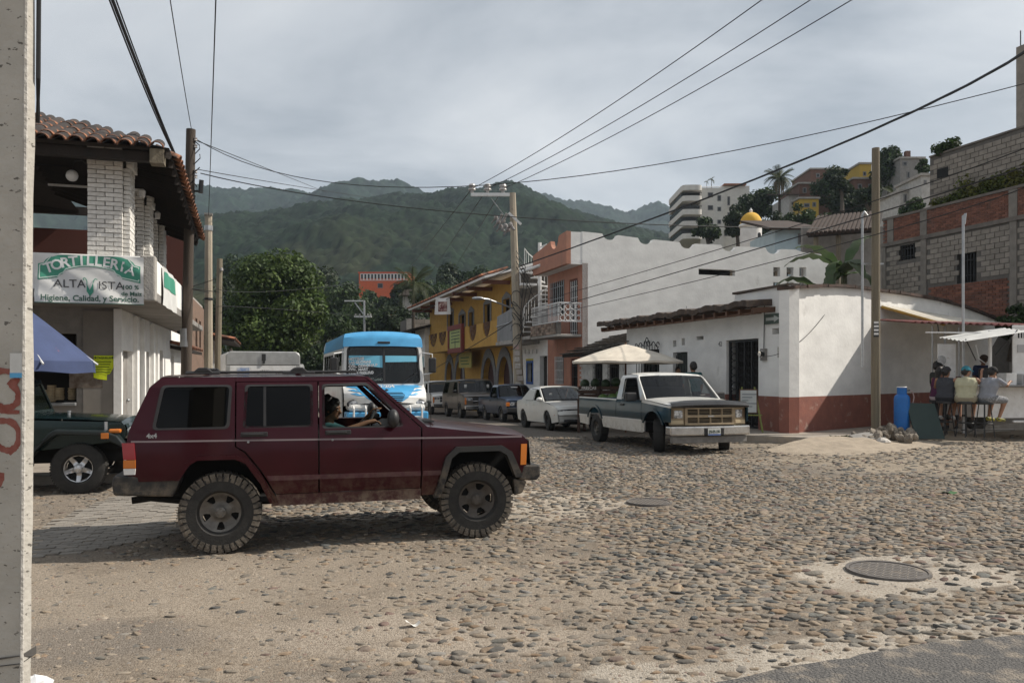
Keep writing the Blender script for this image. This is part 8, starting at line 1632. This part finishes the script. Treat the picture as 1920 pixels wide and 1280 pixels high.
obj('hose', MB().tube([(.2, 0, 1.12), (.28, .02, 1.08), (.33, .05, .95), (.30, .06, .75), (.24, .05, .55), (.25, .1, .3)], .014, 6), mat('pink grey hose', (.4, .3, .29), rough=.6), gc_, smooth=True)
b0, b1 = P(1718, 828, 19.7), P(1764, 826, 19.9); bd = thing('leaning_board', 'dark green board leaning beside the blue gas cylinder', 'board', (b0.x, b0.y, .1), 0); obj('board', MB().prism([(0, 0), ((b1-b0).x, 0), ((b1-b0).x-.10, .86), (-.1, .88)], lambda u, v: (u, .35*v, v), (0, .03, 0)), mat('dark green board paint', (.025, .045, .04), (.02, .036, .033), 4, .6), bd, bevel=.004)
obj('backing_batten', MB().prism([(0.02, 0), (.09, 0), (-.0, .86), (-.07, .88)], lambda u, v: (u, .35*v+.032, v), (0, .03, 0)), wood_d, bd)
rub = [mat('rubble stone', (.25, .215, .175), (.18, .155, .125), 5, .95, .6, 30, rnd=.3)]
def rock(r, seed):
    rg = random.Random(seed); mb = MB(); mb.ball((0, 0, 0), r, 8, 6)
    for i, v in enumerate(mb.V): mb.V[i] = Vector([c*(1+rg.uniform(-.25, .25)) for c in v])
    return mesh_of('rubble_stone', mb, rub[0], False)
rms = [rock((.15, .11, .09), i) for i in range(5)]
for i in range(46):
    q = rng.normal(size=2); u = 1672+q[0]*30; h = max(0, 1-abs(q[0])*.55); Y = 19.6+q[1]*.28; x = (u-960)/F*Y; z = .05+random.random()*.22*h+max(0, .14-.3*abs(Y-19.6))
    o = bpy.data.objects.new('rubble_stone', rms[i % 5]); COL.objects.link(o); o.location = (x, Y, z+.04); s = random.uniform(.5, 1.15); o.scale = (s, s, s); o.rotation_euler = (random.random()*3, random.random()*3, random.random()*6); tag(o, 'broken rubble stone heaped at the foot of the weathered wooden pole', 'stone', 'rubble heap by the wooden pole')
p = P(1655, 832, 18.9); o = bpy.data.objects.new('rubble_stone', mesh_of('rubble_stone', MB().add(mesh_v := [tuple(v.co*1.15) for v in rms[2].vertices], [list(f.vertices) for f in rms[2].polygons]), mat('pale stone', (.45, .42, .38), rough=.9))); COL.objects.link(o); o.location = (p.x, 18.9, .1); tag(o, 'palest stone lying in front of the rubble heap', 'stone')
p = P(1628, 826, 19.3); o = bpy.data.objects.new('concrete_slab', mesh_of('concrete_slab', MB().prism([(-.45, -.2), (.3, -.25), (.45, .1), (.1, .22), (-.4, .2)], lambda u, v: (u, v, .05), (0, 0, -.12)), stain_conc)); COL.objects.link(o); o.location = (p.x, 19.3, .17); o.rotation_euler = (.25, -.1, .3); tag(o, 'broken flat concrete slab at the left of the rubble heap', 'slab')
wd = thing('weeds', 'small clump of green weeds left of the rubble heap', 'weeds', P(1580, 828, 19.4), 0); leaves('foliage', [(wd.location+Vector((a, b, .05)), (.22, .12, .10)) for a, b in ((-.2, 0), (.1, .1), (.35, .0))], 420, .09, leaf_dark, wd)
# ------------------------------------------------------------------ watermelon stall
sw0 = P(1131, 742, 25.0); stl = thing('fruit_stall', 'dark wooden fruit stall with crates behind the pickup bed', 'stall', (sw0.x, 25.0, gz(sw0.x, 25.0)), -.3); crw = mat('dark crate timber', (.075, .04, .026), (.05, .028, .02), 6, .8, isl=.3)
obj('table', MB().box(-.75, 1.25, -.4, .5, .98, 1.04), crw, stl); 
for x in (-.7, 1.2):
    for y in (-.35, .45): obj('leg', MB().box(x-.04, x+.04, y-.04, y+.04, 0, .979), crw, stl)
G0 = stl.location.z
def crate(x, y, z, w, lab):
    c = thing('crate', lab, 'crate', stl.location+Matrix.Rotation(-.3, 3, 'Z') @ Vector((x, y, z)), -.3, 'crates on the fruit stall')
    for k in range(3):
        for y_ in (-.25, .25): obj('slat', MB().box(-w/2, w/2, y_-.012, y_+.012, .02+k*.13, .125+k*.13), crw, c)
        for x_ in (-w/2, w/2): obj('slat', MB().box(x_-.012, x_+.012, -.236, .236, .02+k*.13, .125+k*.13), crw, c)
    obj('base', MB().box(-w/2, w/2, -.23, .23, 0, .015), crw, c); return c
c1 = crate(-.4, .0, 1.045, .66, 'left dark slatted crate holding watermelons on the fruit stall'); crate(.3, .0, 1.045, .66, 'right dark slatted crate holding watermelons on the fruit stall')
mb = MB(); text_mb(mb, 'FRESCAS', .12, frame((0, -.265, .33), (1, 0, 0), (0, 0, 1)), .003); obj('lettering', mb, white_clean, c1)
mel = mat('dark watermelon rind', (.03, .06, .02), (.014, .03, .012), 5, .45, stretch=(1, 1, .3)); mel2 = mat('striped watermelon rind', (.16, .24, .07), (.05, .12, .035), 9, .45, stretch=(2, 2, .2))
mm1 = mesh_of('watermelon', MB().ball((0, 0, 0), (.15, .145, .155), 18, 12), mel, True, 0); mm2 = mesh_of('watermelon', MB().ball((0, 0, 0), (.17, .145, .145), 18, 12), mel2, True, 0)
Rst = Matrix.Rotation(-.3, 3, 'Z')
for i, (x, z, l) in enumerate(((-.58, 1.5, 'dark round watermelon at the left end of the top row'), (-.25, 1.52, 'dark round watermelon second from the left in the top row'), (.08, 1.5, 'dark round watermelon third in the top row'), (.40, 1.56, 'highest dark watermelon at the right end beside the umbrella pole'))):
    o = bpy.data.objects.new('watermelon', mm1); COL.objects.link(o); o.location = stl.location+Rst @ Vector((x, -.02, z)); o.rotation_euler = (random.random(), random.random(), i); tag(o, l, 'watermelon', 'watermelons on the fruit stall')
for i, (x, y, z, l) in enumerate(((.12, -.62, 1.06, 'light striped watermelon at the left of the front row'), (.40, -.60, 1.08, 'light striped watermelon in the middle of the front row'), (.62, -.56, 1.17, 'largest striped watermelon against the pickup cab'))):
    o = bpy.data.objects.new('watermelon', mm2); COL.objects.link(o); o.location = stl.location+Rst @ Vector((x, y, z)); o.rotation_euler = (0, 0, i*.7); tag(o, l, 'watermelon', 'watermelons on the fruit stall')
obj('front_shelf', MB().box(-.1, .85, -.8, -.42, .86, .90), crw, stl)
ua = P(1173, 645, 24.6); cu_ = thing('parasol', 'wide cream square parasol shading the fruit stall', 'parasol', (ua.x, 24.6, gz(ua.x, 24.6)), .35); hz_ = ua.z-cu_.location.z
cream_c = mat('cream canvas', (.60, .545, .455), (.48, .43, .36), 2.5, .85, c3=(.33, .27, .2), scale3=3, fac3=(.62, .75)); mb = MB(); m_ = 32; V = [Vector((0, 0, hz_))]; Fs = []
for r_ in range(1, 8):
    for j in range(m_):
        a = 2*PI*j/m_; q = (j % 4)/4; sq = min(1.25, 1/max(abs(math.cos(a+.4)), abs(math.sin(a+.4)))); rad = 1.62*r_/7*sq*(1-.03*math.sin(q*PI)); V.append(Vector((rad*math.cos(a), rad*math.sin(a), hz_-.52*(r_/7)-.03*math.sin(q*PI)*r_/7+.03*math.sin(r_/7*PI))))
Fs += [(0, 1+j, 1+(j+1) % m_) for j in range(m_)]+[(1+i*m_+j, 1+(i+1)*m_+j, 1+(i+1)*m_+(j+1) % m_, 1+i*m_+(j+1) % m_) for i in range(6) for j in range(m_)]
k0 = len(V); V += [v-Vector((0, 0, .06)) for v in V[1+6*m_:1+7*m_]]; Fs += [(1+6*m_+j, k0+j, k0+(j+1) % m_, 1+6*m_+(j+1) % m_) for j in range(m_)]
obj('canopy', MB().add(V, Fs), cream_c, cu_, smooth=True, angle=25); obj('pole', MB().tube([(0, 0, 0), (0, 0, hz_+.06)], .03, 8), wood_b, cu_); mb = MB()
for j in range(8): a = 2*PI*j/8; mb.tube([(0, 0, hz_-.1), (1.6*math.cos(a), 1.6*math.sin(a), hz_-.56)], .012, 5)
obj('ribs', mb, wood_b, cu_, kind='stuff')
# A-frame sign
ap = P(1403, 806, 21.1); af = thing('easel_sign', 'yellow green timber easel with a white menu board before the barred door', 'sign', (ap.x, 21.1, .17), -.25); ygw = mat('yellow green timber', (.2, .22, .06), (.15, .16, .05), 6, .8)
for s in (-1, 1): obj('leg', MB().box(-.02, .02, -.02, .02, 0, 1.22, Matrix.Translation((s*.36, -.22, 0)) @ Matrix.Rotation(-s*.17, 4, 'Y') @ Matrix.Rotation(-.2, 4, 'X')), ygw, af); obj('leg', MB().box(-.018, .018, -.018, .018, 0, 1.2, Matrix.Translation((s*.36, .25, 0)) @ Matrix.Rotation(-s*.17, 4, 'Y') @ Matrix.Rotation(.2, 4, 'X')), ygw, af)
brd = obj('menu_board', MB().box(-.2, .2, -.02, 0, .52, 1.1, Matrix.Translation((0, -.17, 0)) @ Matrix.Rotation(-.1, 4, 'X')), mat('menu board paper', (.45, .47, .46), (.38, .4, .4), 4, .7), af); mb = MB()
for i in range(6): mb.box(-.16, .04+.1*(i % 3)-.04, -.026, -.021, .58+i*.08, .61+i*.08, Matrix.Translation((0, -.17, 0)) @ Matrix.Rotation(-.1, 4, 'X'))
obj('handwriting', mb, mat('grey marker ink', (.2, .22, .23), rough=.8), brd, kind='stuff'); obj('crossbar', MB().box(-.34, .34, -.26, -.23, .44, .47), ygw, af); obj('board_frame', frame_mb(MB(), (-.23, .23, .5, 1.13), 0, .03, .018).move(Matrix.Translation((0, -.17, 0)) @ Matrix.Rotation(-.1, 4, 'X')), wood_b, af)
# ------------------------------------------------------------------ foreground post
fp = thing('concrete_post', 'pitted concrete utility post with red brown painted numerals at the left edge', 'post', (-1.926, 3.12, 0), 0)
pit = mat('pitted cast concrete', (.46, .435, .39), (.37, .35, .31), 3.5, .95, .35, 35, c3=(.13, .12, .105), scale3=26, stretch3=(1, 1, 1.9), fac3=(.63, .67), detail=3)
def ox(k, z): # tapered octagon-like section: wide front face, chamfer, side
    s = 1-.006*z; return [(-.42*s, -.16*s), (.106*s, -.16*s), (.117*s, -.118*s), (-.12*s, .2*s), (-.42*s, .2*s)]
zs_ = [-.2]+list(np.linspace(.2, 4.6, 23)); V = []; Fs = []
for z in zs_:
    for i, (x, y) in enumerate(ox(0, z)): j = (random.random()-.5)*.006; V.append(Vector((x+j+.007*z, y+j, z)))
for k in range(len(zs_)-1): Fs += [(k*5+i, k*5+(i+1) % 5, k*5+5+(i+1) % 5, k*5+5+i) for i in range(5)]
obj('shaft', MB().add(V, Fs+[(4, 3, 2, 1, 0)]), pit, fp)
obj('edge_fillet', MB().tube([(.106+.007*z-.0006*z, -.159+.001*z, z) for z in np.linspace(0, 4.6, 40)], [.006+.003*random.random() for _ in range(40)], 6), mat('pale cement fillet', (.5, .48, .44), (.36, .34, .31), 20, .95, .5, 60), fp)
obj('steel_band', MB().prism([(-.43, 0), (.112, .062), (.126, .075), (.126, .105), (.108, .092), (-.43, .035)], lambda u, v: (u, -.166 if u < .113 else -.122, v), (0, .03, 0)).move(Matrix.Translation((0, 0, .61))), mat('dull steel strap', (.12, .115, .11), rough=.5, metal=.5), fp)
pm_ = mat('red brown paint strokes', (.20, .055, .04), (.26, .1, .08), 30, .9)
def stroke(pts, w=.011):
    for _ in (0, 1): pts = [pts[0]]+[(a[0]*q+b[0]*(1-q), a[1]*q+b[1]*(1-q)) for a, b in zip(pts, pts[1:]) for q in (.75, .25)]+[pts[-1]]
    P3 = [Vector((x+.007*z, -.162+.0009*z, z)) for x, z in pts]; V = []
    for i, p in enumerate(P3):
        d = (P3[min(i+1, len(P3)-1)]-P3[max(i-1, 0)]); d.y = 0; d.normalize(); n_ = Vector((-d.z, 0, d.x))*w*(.8+.5*random.random()); V += [p+n_, p-n_]
    return MB().add(V, [(2*i, 2*i+1, 2*i+3, 2*i+2) for i in range(len(P3)-1)])
def pc(u, v): q = P(u, v, 2.965); return (q.x-fp.location.x-.007*q.z, q.z)
obj('painted_numeral', stroke([pc(*q) for q in ((-20, 700), (4, 694), (26, 698), (36, 712), (26, 718), (18, 716), (34, 730), (38, 750), (24, 764), (4, 764), (-10, 752))]), pm_, fp)
obj('painted_numeral', stroke([pc(*q) for q in ((-10, 790), (6, 788), (26, 790), (40, 812), (34, 836), (18, 846), (0, 838), (-14, 826))]), pm_, fp)
obj('painted_dash', stroke([pc(*q) for q in ((-10, 768), (14, 772), (38, 772))], .007), pm_, fp); obj('painted_dash', stroke([pc(*q) for q in ((18, 850), (34, 836))], .008), pm_, fp)
obj('painted_mark', stroke([pc(*q) for q in ((-4, 870), (4, 880), (6, 895), (-2, 910))]), pm_, fp); obj('painted_mark', stroke([pc(*q) for q in ((27, 872), (34, 885), (38, 893))], .008), pm_, fp)
a = pc(24, 662); b = pc(46, 708); pp_ = obj('paper_notice', MB().box(a[0], b[0], -.1665, -.1645, b[1], a[1]).move(Matrix.Translation((.008, .0015, 0))), mat('torn white notice', (.62, .62, .6), (.52, .52, .5), 12, .8), fp); obj('blue_stripe', MB().box(a[0], b[0], -.1675, -.1668, b[1], b[1]+.018).move(Matrix.Translation((.008, .0015, 0))), mat('blue print strip', (.1, .35, .6), rough=.7), fp)
obj('side_cable', MB().tube([(.126+.0072*z-(.03 if z < 2.8 else 0), -.115+(.05 if z < 2.8 else 0), z) for z in (2.7, 2.85, 3.2, 3.6, 4.5)], .008, 6), cable_m, fp)
bg_ = P(66, 1285, 4.3); mb = MB().ball((0, 0, 0), (.09, .07, .06), 12, 8)
for i, v in enumerate(mb.V): mb.V[i] = v*(1+.3*math.sin(i*2.3)*.5)
o = obj('plastic_bag', mb, mat('white plastic bag film', (.7, .7, .7), rough=.35), loc=(bg_.x, 4.3, gz(bg_.x, 4.3)+.05), smooth=True); tag(o, 'crumpled white plastic bag at the foot of the concrete post', 'bag')
for (u, v, c, l, s) in ((774, 1172, (.6, .58, .54), 'small curled white paper scrap on the sandy foreground', .05), (1778, 926, (.06, .14, .05), 'flattened green leaf on the cobbles at the right', .12), (958, 883+3, (.3, .27, .22), 'tan scrap near the asphalt band', .06)):
    x, y = gpt(u, v); o = obj('litter', MB().grid(lambda a, b: Vector(((a-.5)*2*s, (b-.5)*s, .025+.02*math.cos(a*5))), 8, 3), mat('litter '+l[:8]+str(u), c, rough=.7), loc=(x, y, gz(x, y)), rot=(0, 0, .4), smooth=True); tag(o, l, 'litter')
# ------------------------------------------------------------------ utility poles
def base_pt(u, Y): x = (u-960)/F*Y; return Vector((x, Y, gz(x, Y)))
b = base_pt(346, 18.5); t = thing('utility_pole', 'dark creosoted wooden utility pole in front of the tortilla shop', 'utility pole', b, 0, 'utility poles'); h = P(358, 243, 18.5).z-b.z; lean = (358-346)/F*18.5
obj('shaft', MB().tube([(lean*q, 0, h*q-.2*(1-q)) for q in np.linspace(0, 1, 9)], [.125-.02*q for q in np.linspace(0, 1, 9)], 14), pole_w, t, smooth=True)
obj('tin_wrap', MB().lathe([(.128, 0), (.128, .42), (.124, .42), (.124, 0)], 14, Matrix.Translation((lean*.22, 0, P(0, 650, 18.5).z-b.z))), steel, t, smooth=True)
lt = lambda v: P(0, v, 18.5).z-b.z
obj('cable_canister', MB().tube([(lean*.75+.26, 0, lt(362)), (lean*.75+.28, 0, lt(338))], .055, 8), black, t); obj('bracket', MB().box(0, .42, -.03, .03, lt(360), lt(357)), iron, t)
for v in (262, 275, 322, 332): obj('insulator', MB().lathe([(0, 0), (.045, .01), (.03, .04), (.045, .07), (0, .09)], 10, Matrix.Translation((lean*.9+.13, -.02, lt(v)-.04))), ceram, t, smooth=True)
mb = MB()
for i in range(5): a = [(lean*.8+.12+.05*math.sin(i+q), -.03*i, lt(265+25*i)-q*.28) for q in np.linspace(0, 1.6, 6)]; mb.tube([Vector((p[0]+.10*math.sin(j*1.1+i), p[1], p[2])) for j, p in enumerate(a)], .012, 5)
mb.tube([(lean*.7, -.15, lt(330)), (lean*.7-.2, -.15, lt(345)), (lean*.7-.1, -.16, lt(375)), (lean*.6+.1, -.15, lt(400))], .02, 6); obj('loose_cables', mb, cable_m, t, kind='stuff')
mb = MB()
for i in range(9): a = 2*PI*i/9; mb.tube([(lean*.42, 0, lt(540)), (lean*.42+.75*math.cos(a), .3*math.sin(a), lt(540)+.35*math.sin(a*1.7)-.1)], .008, 4)
obj('spike_guard', mb, iron, t, kind='stuff')
b = base_pt(391, 23); t = thing('utility_pole', 'shorter square topped concrete pole just right of the dark wooden pole', 'utility pole', b, .3, 'utility poles'); h = P(0, 403, 23).z-b.z
obj('shaft', MB().tube([(0, 0, -.2), (0, 0, h)], [.125, .10], 8), pole_c, t); obj('cap', MB().box(-.11, .11, -.11, .11, h-.02, h+.04), stain_conc, t); obj('strap', MB().lathe([(.12, 0), (.12, .14), (.11, .14)], 8, Matrix.Translation((0, 0, h-.45))), steel, t); obj('strap', MB().lathe([(.125, 0), (.125, .06), (.11, .06)], 8, Matrix.Translation((0, 0, h*.62))), iron, t)
b = base_pt(406, 32); t = thing('utility_pole', 'thin grey wooden pole third in the row on the left', 'utility pole', b, .3, 'utility poles'); h = P(0, 485, 32).z-b.z; obj('shaft', MB().tube([(0, 0, -.2), (.12, 0, h)], [.14, .11], 8), pole_g, t); obj('meter_box', MB().box(-.12, .12, -.25, -.12, 1.5, 2.1), steel, t); obj('insulator', MB().lathe([(0, 0), (.06, .02), (.05, .12), (0, .14)], 8, Matrix.Translation((.2, -.1, h-.5))), ceram, t)
for (u, Y, v, l, m_) in ((1642, 20.5, 278, 'tall weathered wooden pole standing in the rubble by the taco stand', pole_g),):
    b = base_pt(u, Y); t = thing('utility_pole', l, 'utility pole', b, 0, 'utility poles'); h = P(0, v, Y).z-b.z; obj('shaft', MB().tube([(0, 0, -.3), (0, 0, h*.5), (0, 0, h)], [.118, .108, .095], 14), m_, t, smooth=True)
    lv = lambda v: P(0, v, Y).z-b.z
    obj('pole_sticker', MB().grid(lambda a, q: Vector((.112*math.sin(-.9+1.2*a), -.112*math.cos(-.9+1.2*a), lv(632)+(lv(603)-lv(632))*q)), 8, 1), black, t, smooth=True, angle=0); mb = MB(); 
    for i in range(4): mb.grid(lambda a, q: Vector((.114*math.sin(-.8+1.0*a), -.114*math.cos(-.8+1.0*a), lv(628-i*7)+.055*q)), 6, 1)
    obj('sticker_print', mb, white_clean, t, kind='stuff'); obj('service_pipe', MB().tube([(-.19, .35, 1.9), (-.19, .35, lv(400))], .032, 6).tube([(-.19, .35, lv(400)), (-.14, .35, lv(392)), (-.06, .35, lv(400))], .035, 6), steel, t, smooth=True); obj('pipe_strap', MB().box(-.22, .3, .2, .23, lv(494), lv(491)), steel, t)
    obj('meter_pipe', MB().tube([(-.36, 1.9, 2.1), (-.36, 1.9, 3.4), (-.3, 1.9, 4.2)], .03, 6).tube([(-.36, 1.9, 2.1), (-.3, 1.9, 2.05), (-.28, 1.9, 2.4), (-.28, 1.9, 3.5)], .02, 6), white_clean, t, kind='stuff')
# T pole
Yp = 36.; b = base_pt(975, Yp); t = thing('utility_pole', 'tall concrete pole with a crossarm, street lamp and pasted notices', 'utility pole', b, ROT_RIGHT, 'utility poles'); h = P(0, 362, Yp).z-b.z; Mt = mtx(t); lean = (P(961, 0, Yp).x-P(975, 0, Yp).x)
obj('shaft', MB().tube([b+Vector((lean*q, 0, h*q)) for q in (0, .3, .6, 1)], [.24, .21, .18, .14], 8), pole_c, t, world=True)
ca = obj('crossarm', MB().box(0, 1, -.06, .06, -.07, .07, Matrix.Translation(P(883, 365, Yp)) @ Matrix.Diagonal(((P(966, 368, Yp)-P(883, 365, Yp)).length, 1, 1, 1))), white_mt, t, world=True)
for u in (885, 914, 943): p = P(u, 362, Yp); obj('insulator', MB().lathe([(0, 0), (.07, .0), (.07, .12), (.18, .14), (.16, .2), (.09, .22), (.17, .3), (.14, .38), (.06, .42), (0, .44)], 12, Matrix.Translation(p)), ceram, t, smooth=True, world=True)
c2 = obj('cutout_bracket', MB().box(-.2, .55, -.05, .05, -.05, .05, Matrix.Translation(P(960, 405, Yp-.3)) @ Matrix.Rotation(.75, 4, 'Y')), white_mt, t, world=True); mb = MB()
for i in range(7): p = P(930+i*4.5, 408+6*(i % 3)+i*2.2, Yp-.3-.15*i); mb.tube([p, p+Vector((.16, -.1, .32 if i % 2 else -.25))], .06, 6); mb.tube([p, p+Vector((-.2, .1, -.22))], .035, 5); mb.ball(p, .1, 8, 6)
obj('fuse_cutouts', mb, mat('brown porcelain', (.16, .13, .12), (.3, .29, .28), 9, .3), t, world=True, kind='stuff')
obj('brace', MB().tube([P(921, 372, Yp), P(944, 402, Yp)], .02, 5), steel, t, world=True)
ar_ = obj('lamp_arm', MB().tube([P(966, 580, Yp), P(940, 570, Yp-.6), P(915, 561, Yp-1.2), P(905, 560, Yp-1.4)], .04, 8), steel, t, world=True, smooth=True); p = P(896, 559, Yp-1.6); obj('lamp_head', MB().ball((0, 0, 0), (.26, .13, .07), 14, 8).move(Matrix.Translation(p)), steel, t, world=True, smooth=True)
mb = MB()
for i in range(5): p = P(968+2*math.sin(i), 560+12*i, Yp); mb.tube([p+Vector((.25*math.cos(a+i), -.25, .35*math.sin(a)-.2*i)) for a in np.linspace(0, 5, 8)], .018, 5)
for i in range(4): mb.tube([P(968, 470+10*i, Yp-.25), P(985+6*i, 500+20*i, Yp-.3), P(975, 600+10*i, Yp-.3)], .016, 4)
obj('loose_cables', mb, cable_m, t, world=True, kind='stuff')
for i in range(9): z = .9+i*.28; obj('pasted_notice', MB().box(-.12, .12, -.245+.006*i*.3, -.235, z, z+.22).move(Matrix.Translation(b+Vector((lean*z/h+random.uniform(-.06, .06), 0, 0)))), mat('pasted paper %d' % i, random.choice(((.5, .48, .43), (.42, .38, .34), (.5, .3, .26), (.45, .44, .42))), (.34, .3, .27), 9, .9), t, world=True)
# far lamp pole
Yp = 72.; b = base_pt(683, Yp); t = thing('lamp_post', 'slim grey lamp post with a long arm rising behind the bus roof', 'lamp post', b, 0); h = P(0, 563, Yp).z; obj('shaft', MB().tube([b, Vector((b.x, b.y, h))], [.14, .09], 8), steel, t, world=True); obj('lamp_arm', MB().box(P(646, 0, Yp).x, P(684, 0, Yp).x, Yp-.06, Yp+.06, h-.1, h), white_mt, t, world=True); obj('brace', MB().tube([P(665, 567, Yp), P(682, 590, Yp)], .06, 6), steel, t, world=True); obj('crossarm', MB().box(P(664, 0, Yp).x, P(697, 0, Yp).x, Yp-.05, Yp+.05, P(0, 595, Yp).z, P(0, 592, Yp).z), white_mt, t, world=True); mb = MB()
for u in (666, 674, 689, 694): mb.tube([P(u, 594, Yp), P(u+1, 588, Yp)], .08, 6)
obj('insulators', mb, ceram, t, world=True, kind='stuff')
# hanging picture banner on the yellow house
hp0 = P(830, 573, 50); t = thing('hanging_picture', 'white cloth banner with a dark red blurry picture hanging beside the yellow eave', 'banner', (hp0.x, 50, hp0.z-.55), -.15); obj('cloth', MB().grid(lambda u, v: Vector(((u-.5)*(1.0-.15*v)*1.05, .05*math.sin(u*6), v*1.1-.08*math.sin(u*PI)*v)), 12, 8), white_clean, t, smooth=True, angle=0); obj('picture', MB().grid(lambda u, v: Vector(((u-.5)*.6, .05*math.sin((.2+.6*u)*6)-.012, .18+v*.62)), 12, 6), mat('dark red blurred print', (.12, .03, .03), (.4, .3, .26), 3.5, .8, fac=(.45, .6)), t, smooth=True, angle=0)
# ------------------------------------------------------------------ overhead wires
def wire(label, pts, r=.011, sag=0, name='overhead_cable', twist=0):
    pts = [Vector(p) for p in pts]; out = []
    if len(pts) == 3:
        a, m, c = pts; q = m*2-(a+c)*.5
        out = [a*(1-s)**2+q*2*s*(1-s)+c*s*s for s in np.linspace(0, 1, 28)]
    else:
        a, c = pts; out = [a.lerp(c, s)-Vector((0, 0, sag*4*s*(1-s))) for s in np.linspace(0, 1, 24)]
    if twist:
        mb = MB()
        for ph in (0, 2.1, 4.2): mb.tube([p+Vector((0, .014*math.cos(ph+i*.9), .014*math.sin(ph+i*.9))) for i, p in enumerate(out)], r, 5)
    else: mb = MB().tube(out, r, 5)
    mb.V = mb.V; return single(name, mb, cable_m, label, 'cable', 'overhead cables')
wp_ = P(357, 262, 18.5)
wire('thickest black cable slanting from the top edge to the dark wooden pole', [P(196, -40, 9.6), P(349, 332, 18.4)], .022, .12)
wire('second black cable running just left of the thickest cable to the dark pole', [P(190, -40, 9.7), P(345, 327, 18.4)], .012, .14)
wire('thin black cable squeezed between the two slanting cables at upper left', [P(203, -40, 9.4), P(347, 328, 18.45)], .010, .10)
wire('thin wire dropping from the top edge onto the tip of the dark wooden pole', [P(312, -45, 10.5), P(359, 243, 18.5)], .008, .05)
wire('thin nearly vertical wire ending on the short concrete pole', [P(406, -45, 9.0), P(391, 405, 23)], .009, .04)
for (u0, v0, ui, l) in ((1470, -30, 885, 'leftmost'), (1566, -30, 914, 'middle'), (1647, -30, 943, 'rightmost')):
    wire('%s of the three power lines running from the insulators up to the right' % l, [P(ui, 354, 36), P(u0, v0, 18.5)], .014, .25)
for (ui, u1, v1, l) in ((885, 770, 500, 'left'), (914, 802, 520, 'middle'), (943, 842, 520, 'right')): wire('%s one of three lines descending from the crossarm toward the far lane' % l, [P(ui, 354, 36), P(u1, v1, 120)], .022, .0)
wire('long wire sagging from the dark pole across the sky to the right edge', [wp_+Vector((.15, 0, 0)), P(880, 349, 17.0), P(1975, 143, 14)], .009)
wire('short thin wire from the dark pole toward the hills', [wp_+Vector((.15, 0, -.03)), P(490, 312, 26), P(615, 362, 50)], .011)
wire('heavy cable crossing the hills from the dark pole to the right', [P(376, 325, 18.5), P(900, 402, 19.6), P(1560, 428, 22)], .012)
wire('thin cable above the heavy one near the dark pole', [P(372, 318, 18.5), P(560, 350, 28), P(700, 372, 45)], .010)
wire('twisted bundle descending from the upper right corner to the concrete pole', [P(1960, 68, 12.5), P(1470, 314, 21), P(972, 500, 36)], .017, 0, twist=1)
wire('upper of the lower right cables from the grey building to the pole', [P(1960, 246, 14), P(1560, 402, 18), P(985, 572, 36)], .011)
wire('thick middle cable of the lower right set', [P(1960, 292, 13.5), P(1560, 425, 18), P(990, 590, 36)], .015)
wire('lowest cable of the lower right set', [P(1960, 318, 14.5), P(1560, 462, 19), P(985, 600, 36)], .011)
wire('cable passing under the tiled roof edge to the dark pole at left', [P(40, 306, 16.5), P(200, 318, 17), P(347, 330, 18.4)], .012)
wire('thin line from the concrete pole past the yellow house sign', [P(966, 500, 36), P(880, 540, 44), P(760, 600, 66)], .018)
wire('lower black bundle from the concrete pole along the yellow balcony', [P(966, 598, 36), P(900, 640, 42), P(800, 700, 62)], .02)
wire('faint line across the big round tree from the thin grey pole', [P(406, 540, 32), P(530, 545, 40), P(665, 530, 72)], .012)
wire('second faint line lower across the big round tree', [P(406, 575, 32), P(530, 580, 40), P(668, 592, 72)], .012)
wire('service wire drooping from the low house roof to its round meter', [P(1568, 556, 22.4), P(1500, 640, 20.9), P(1428, 668, 21.3)], .008)
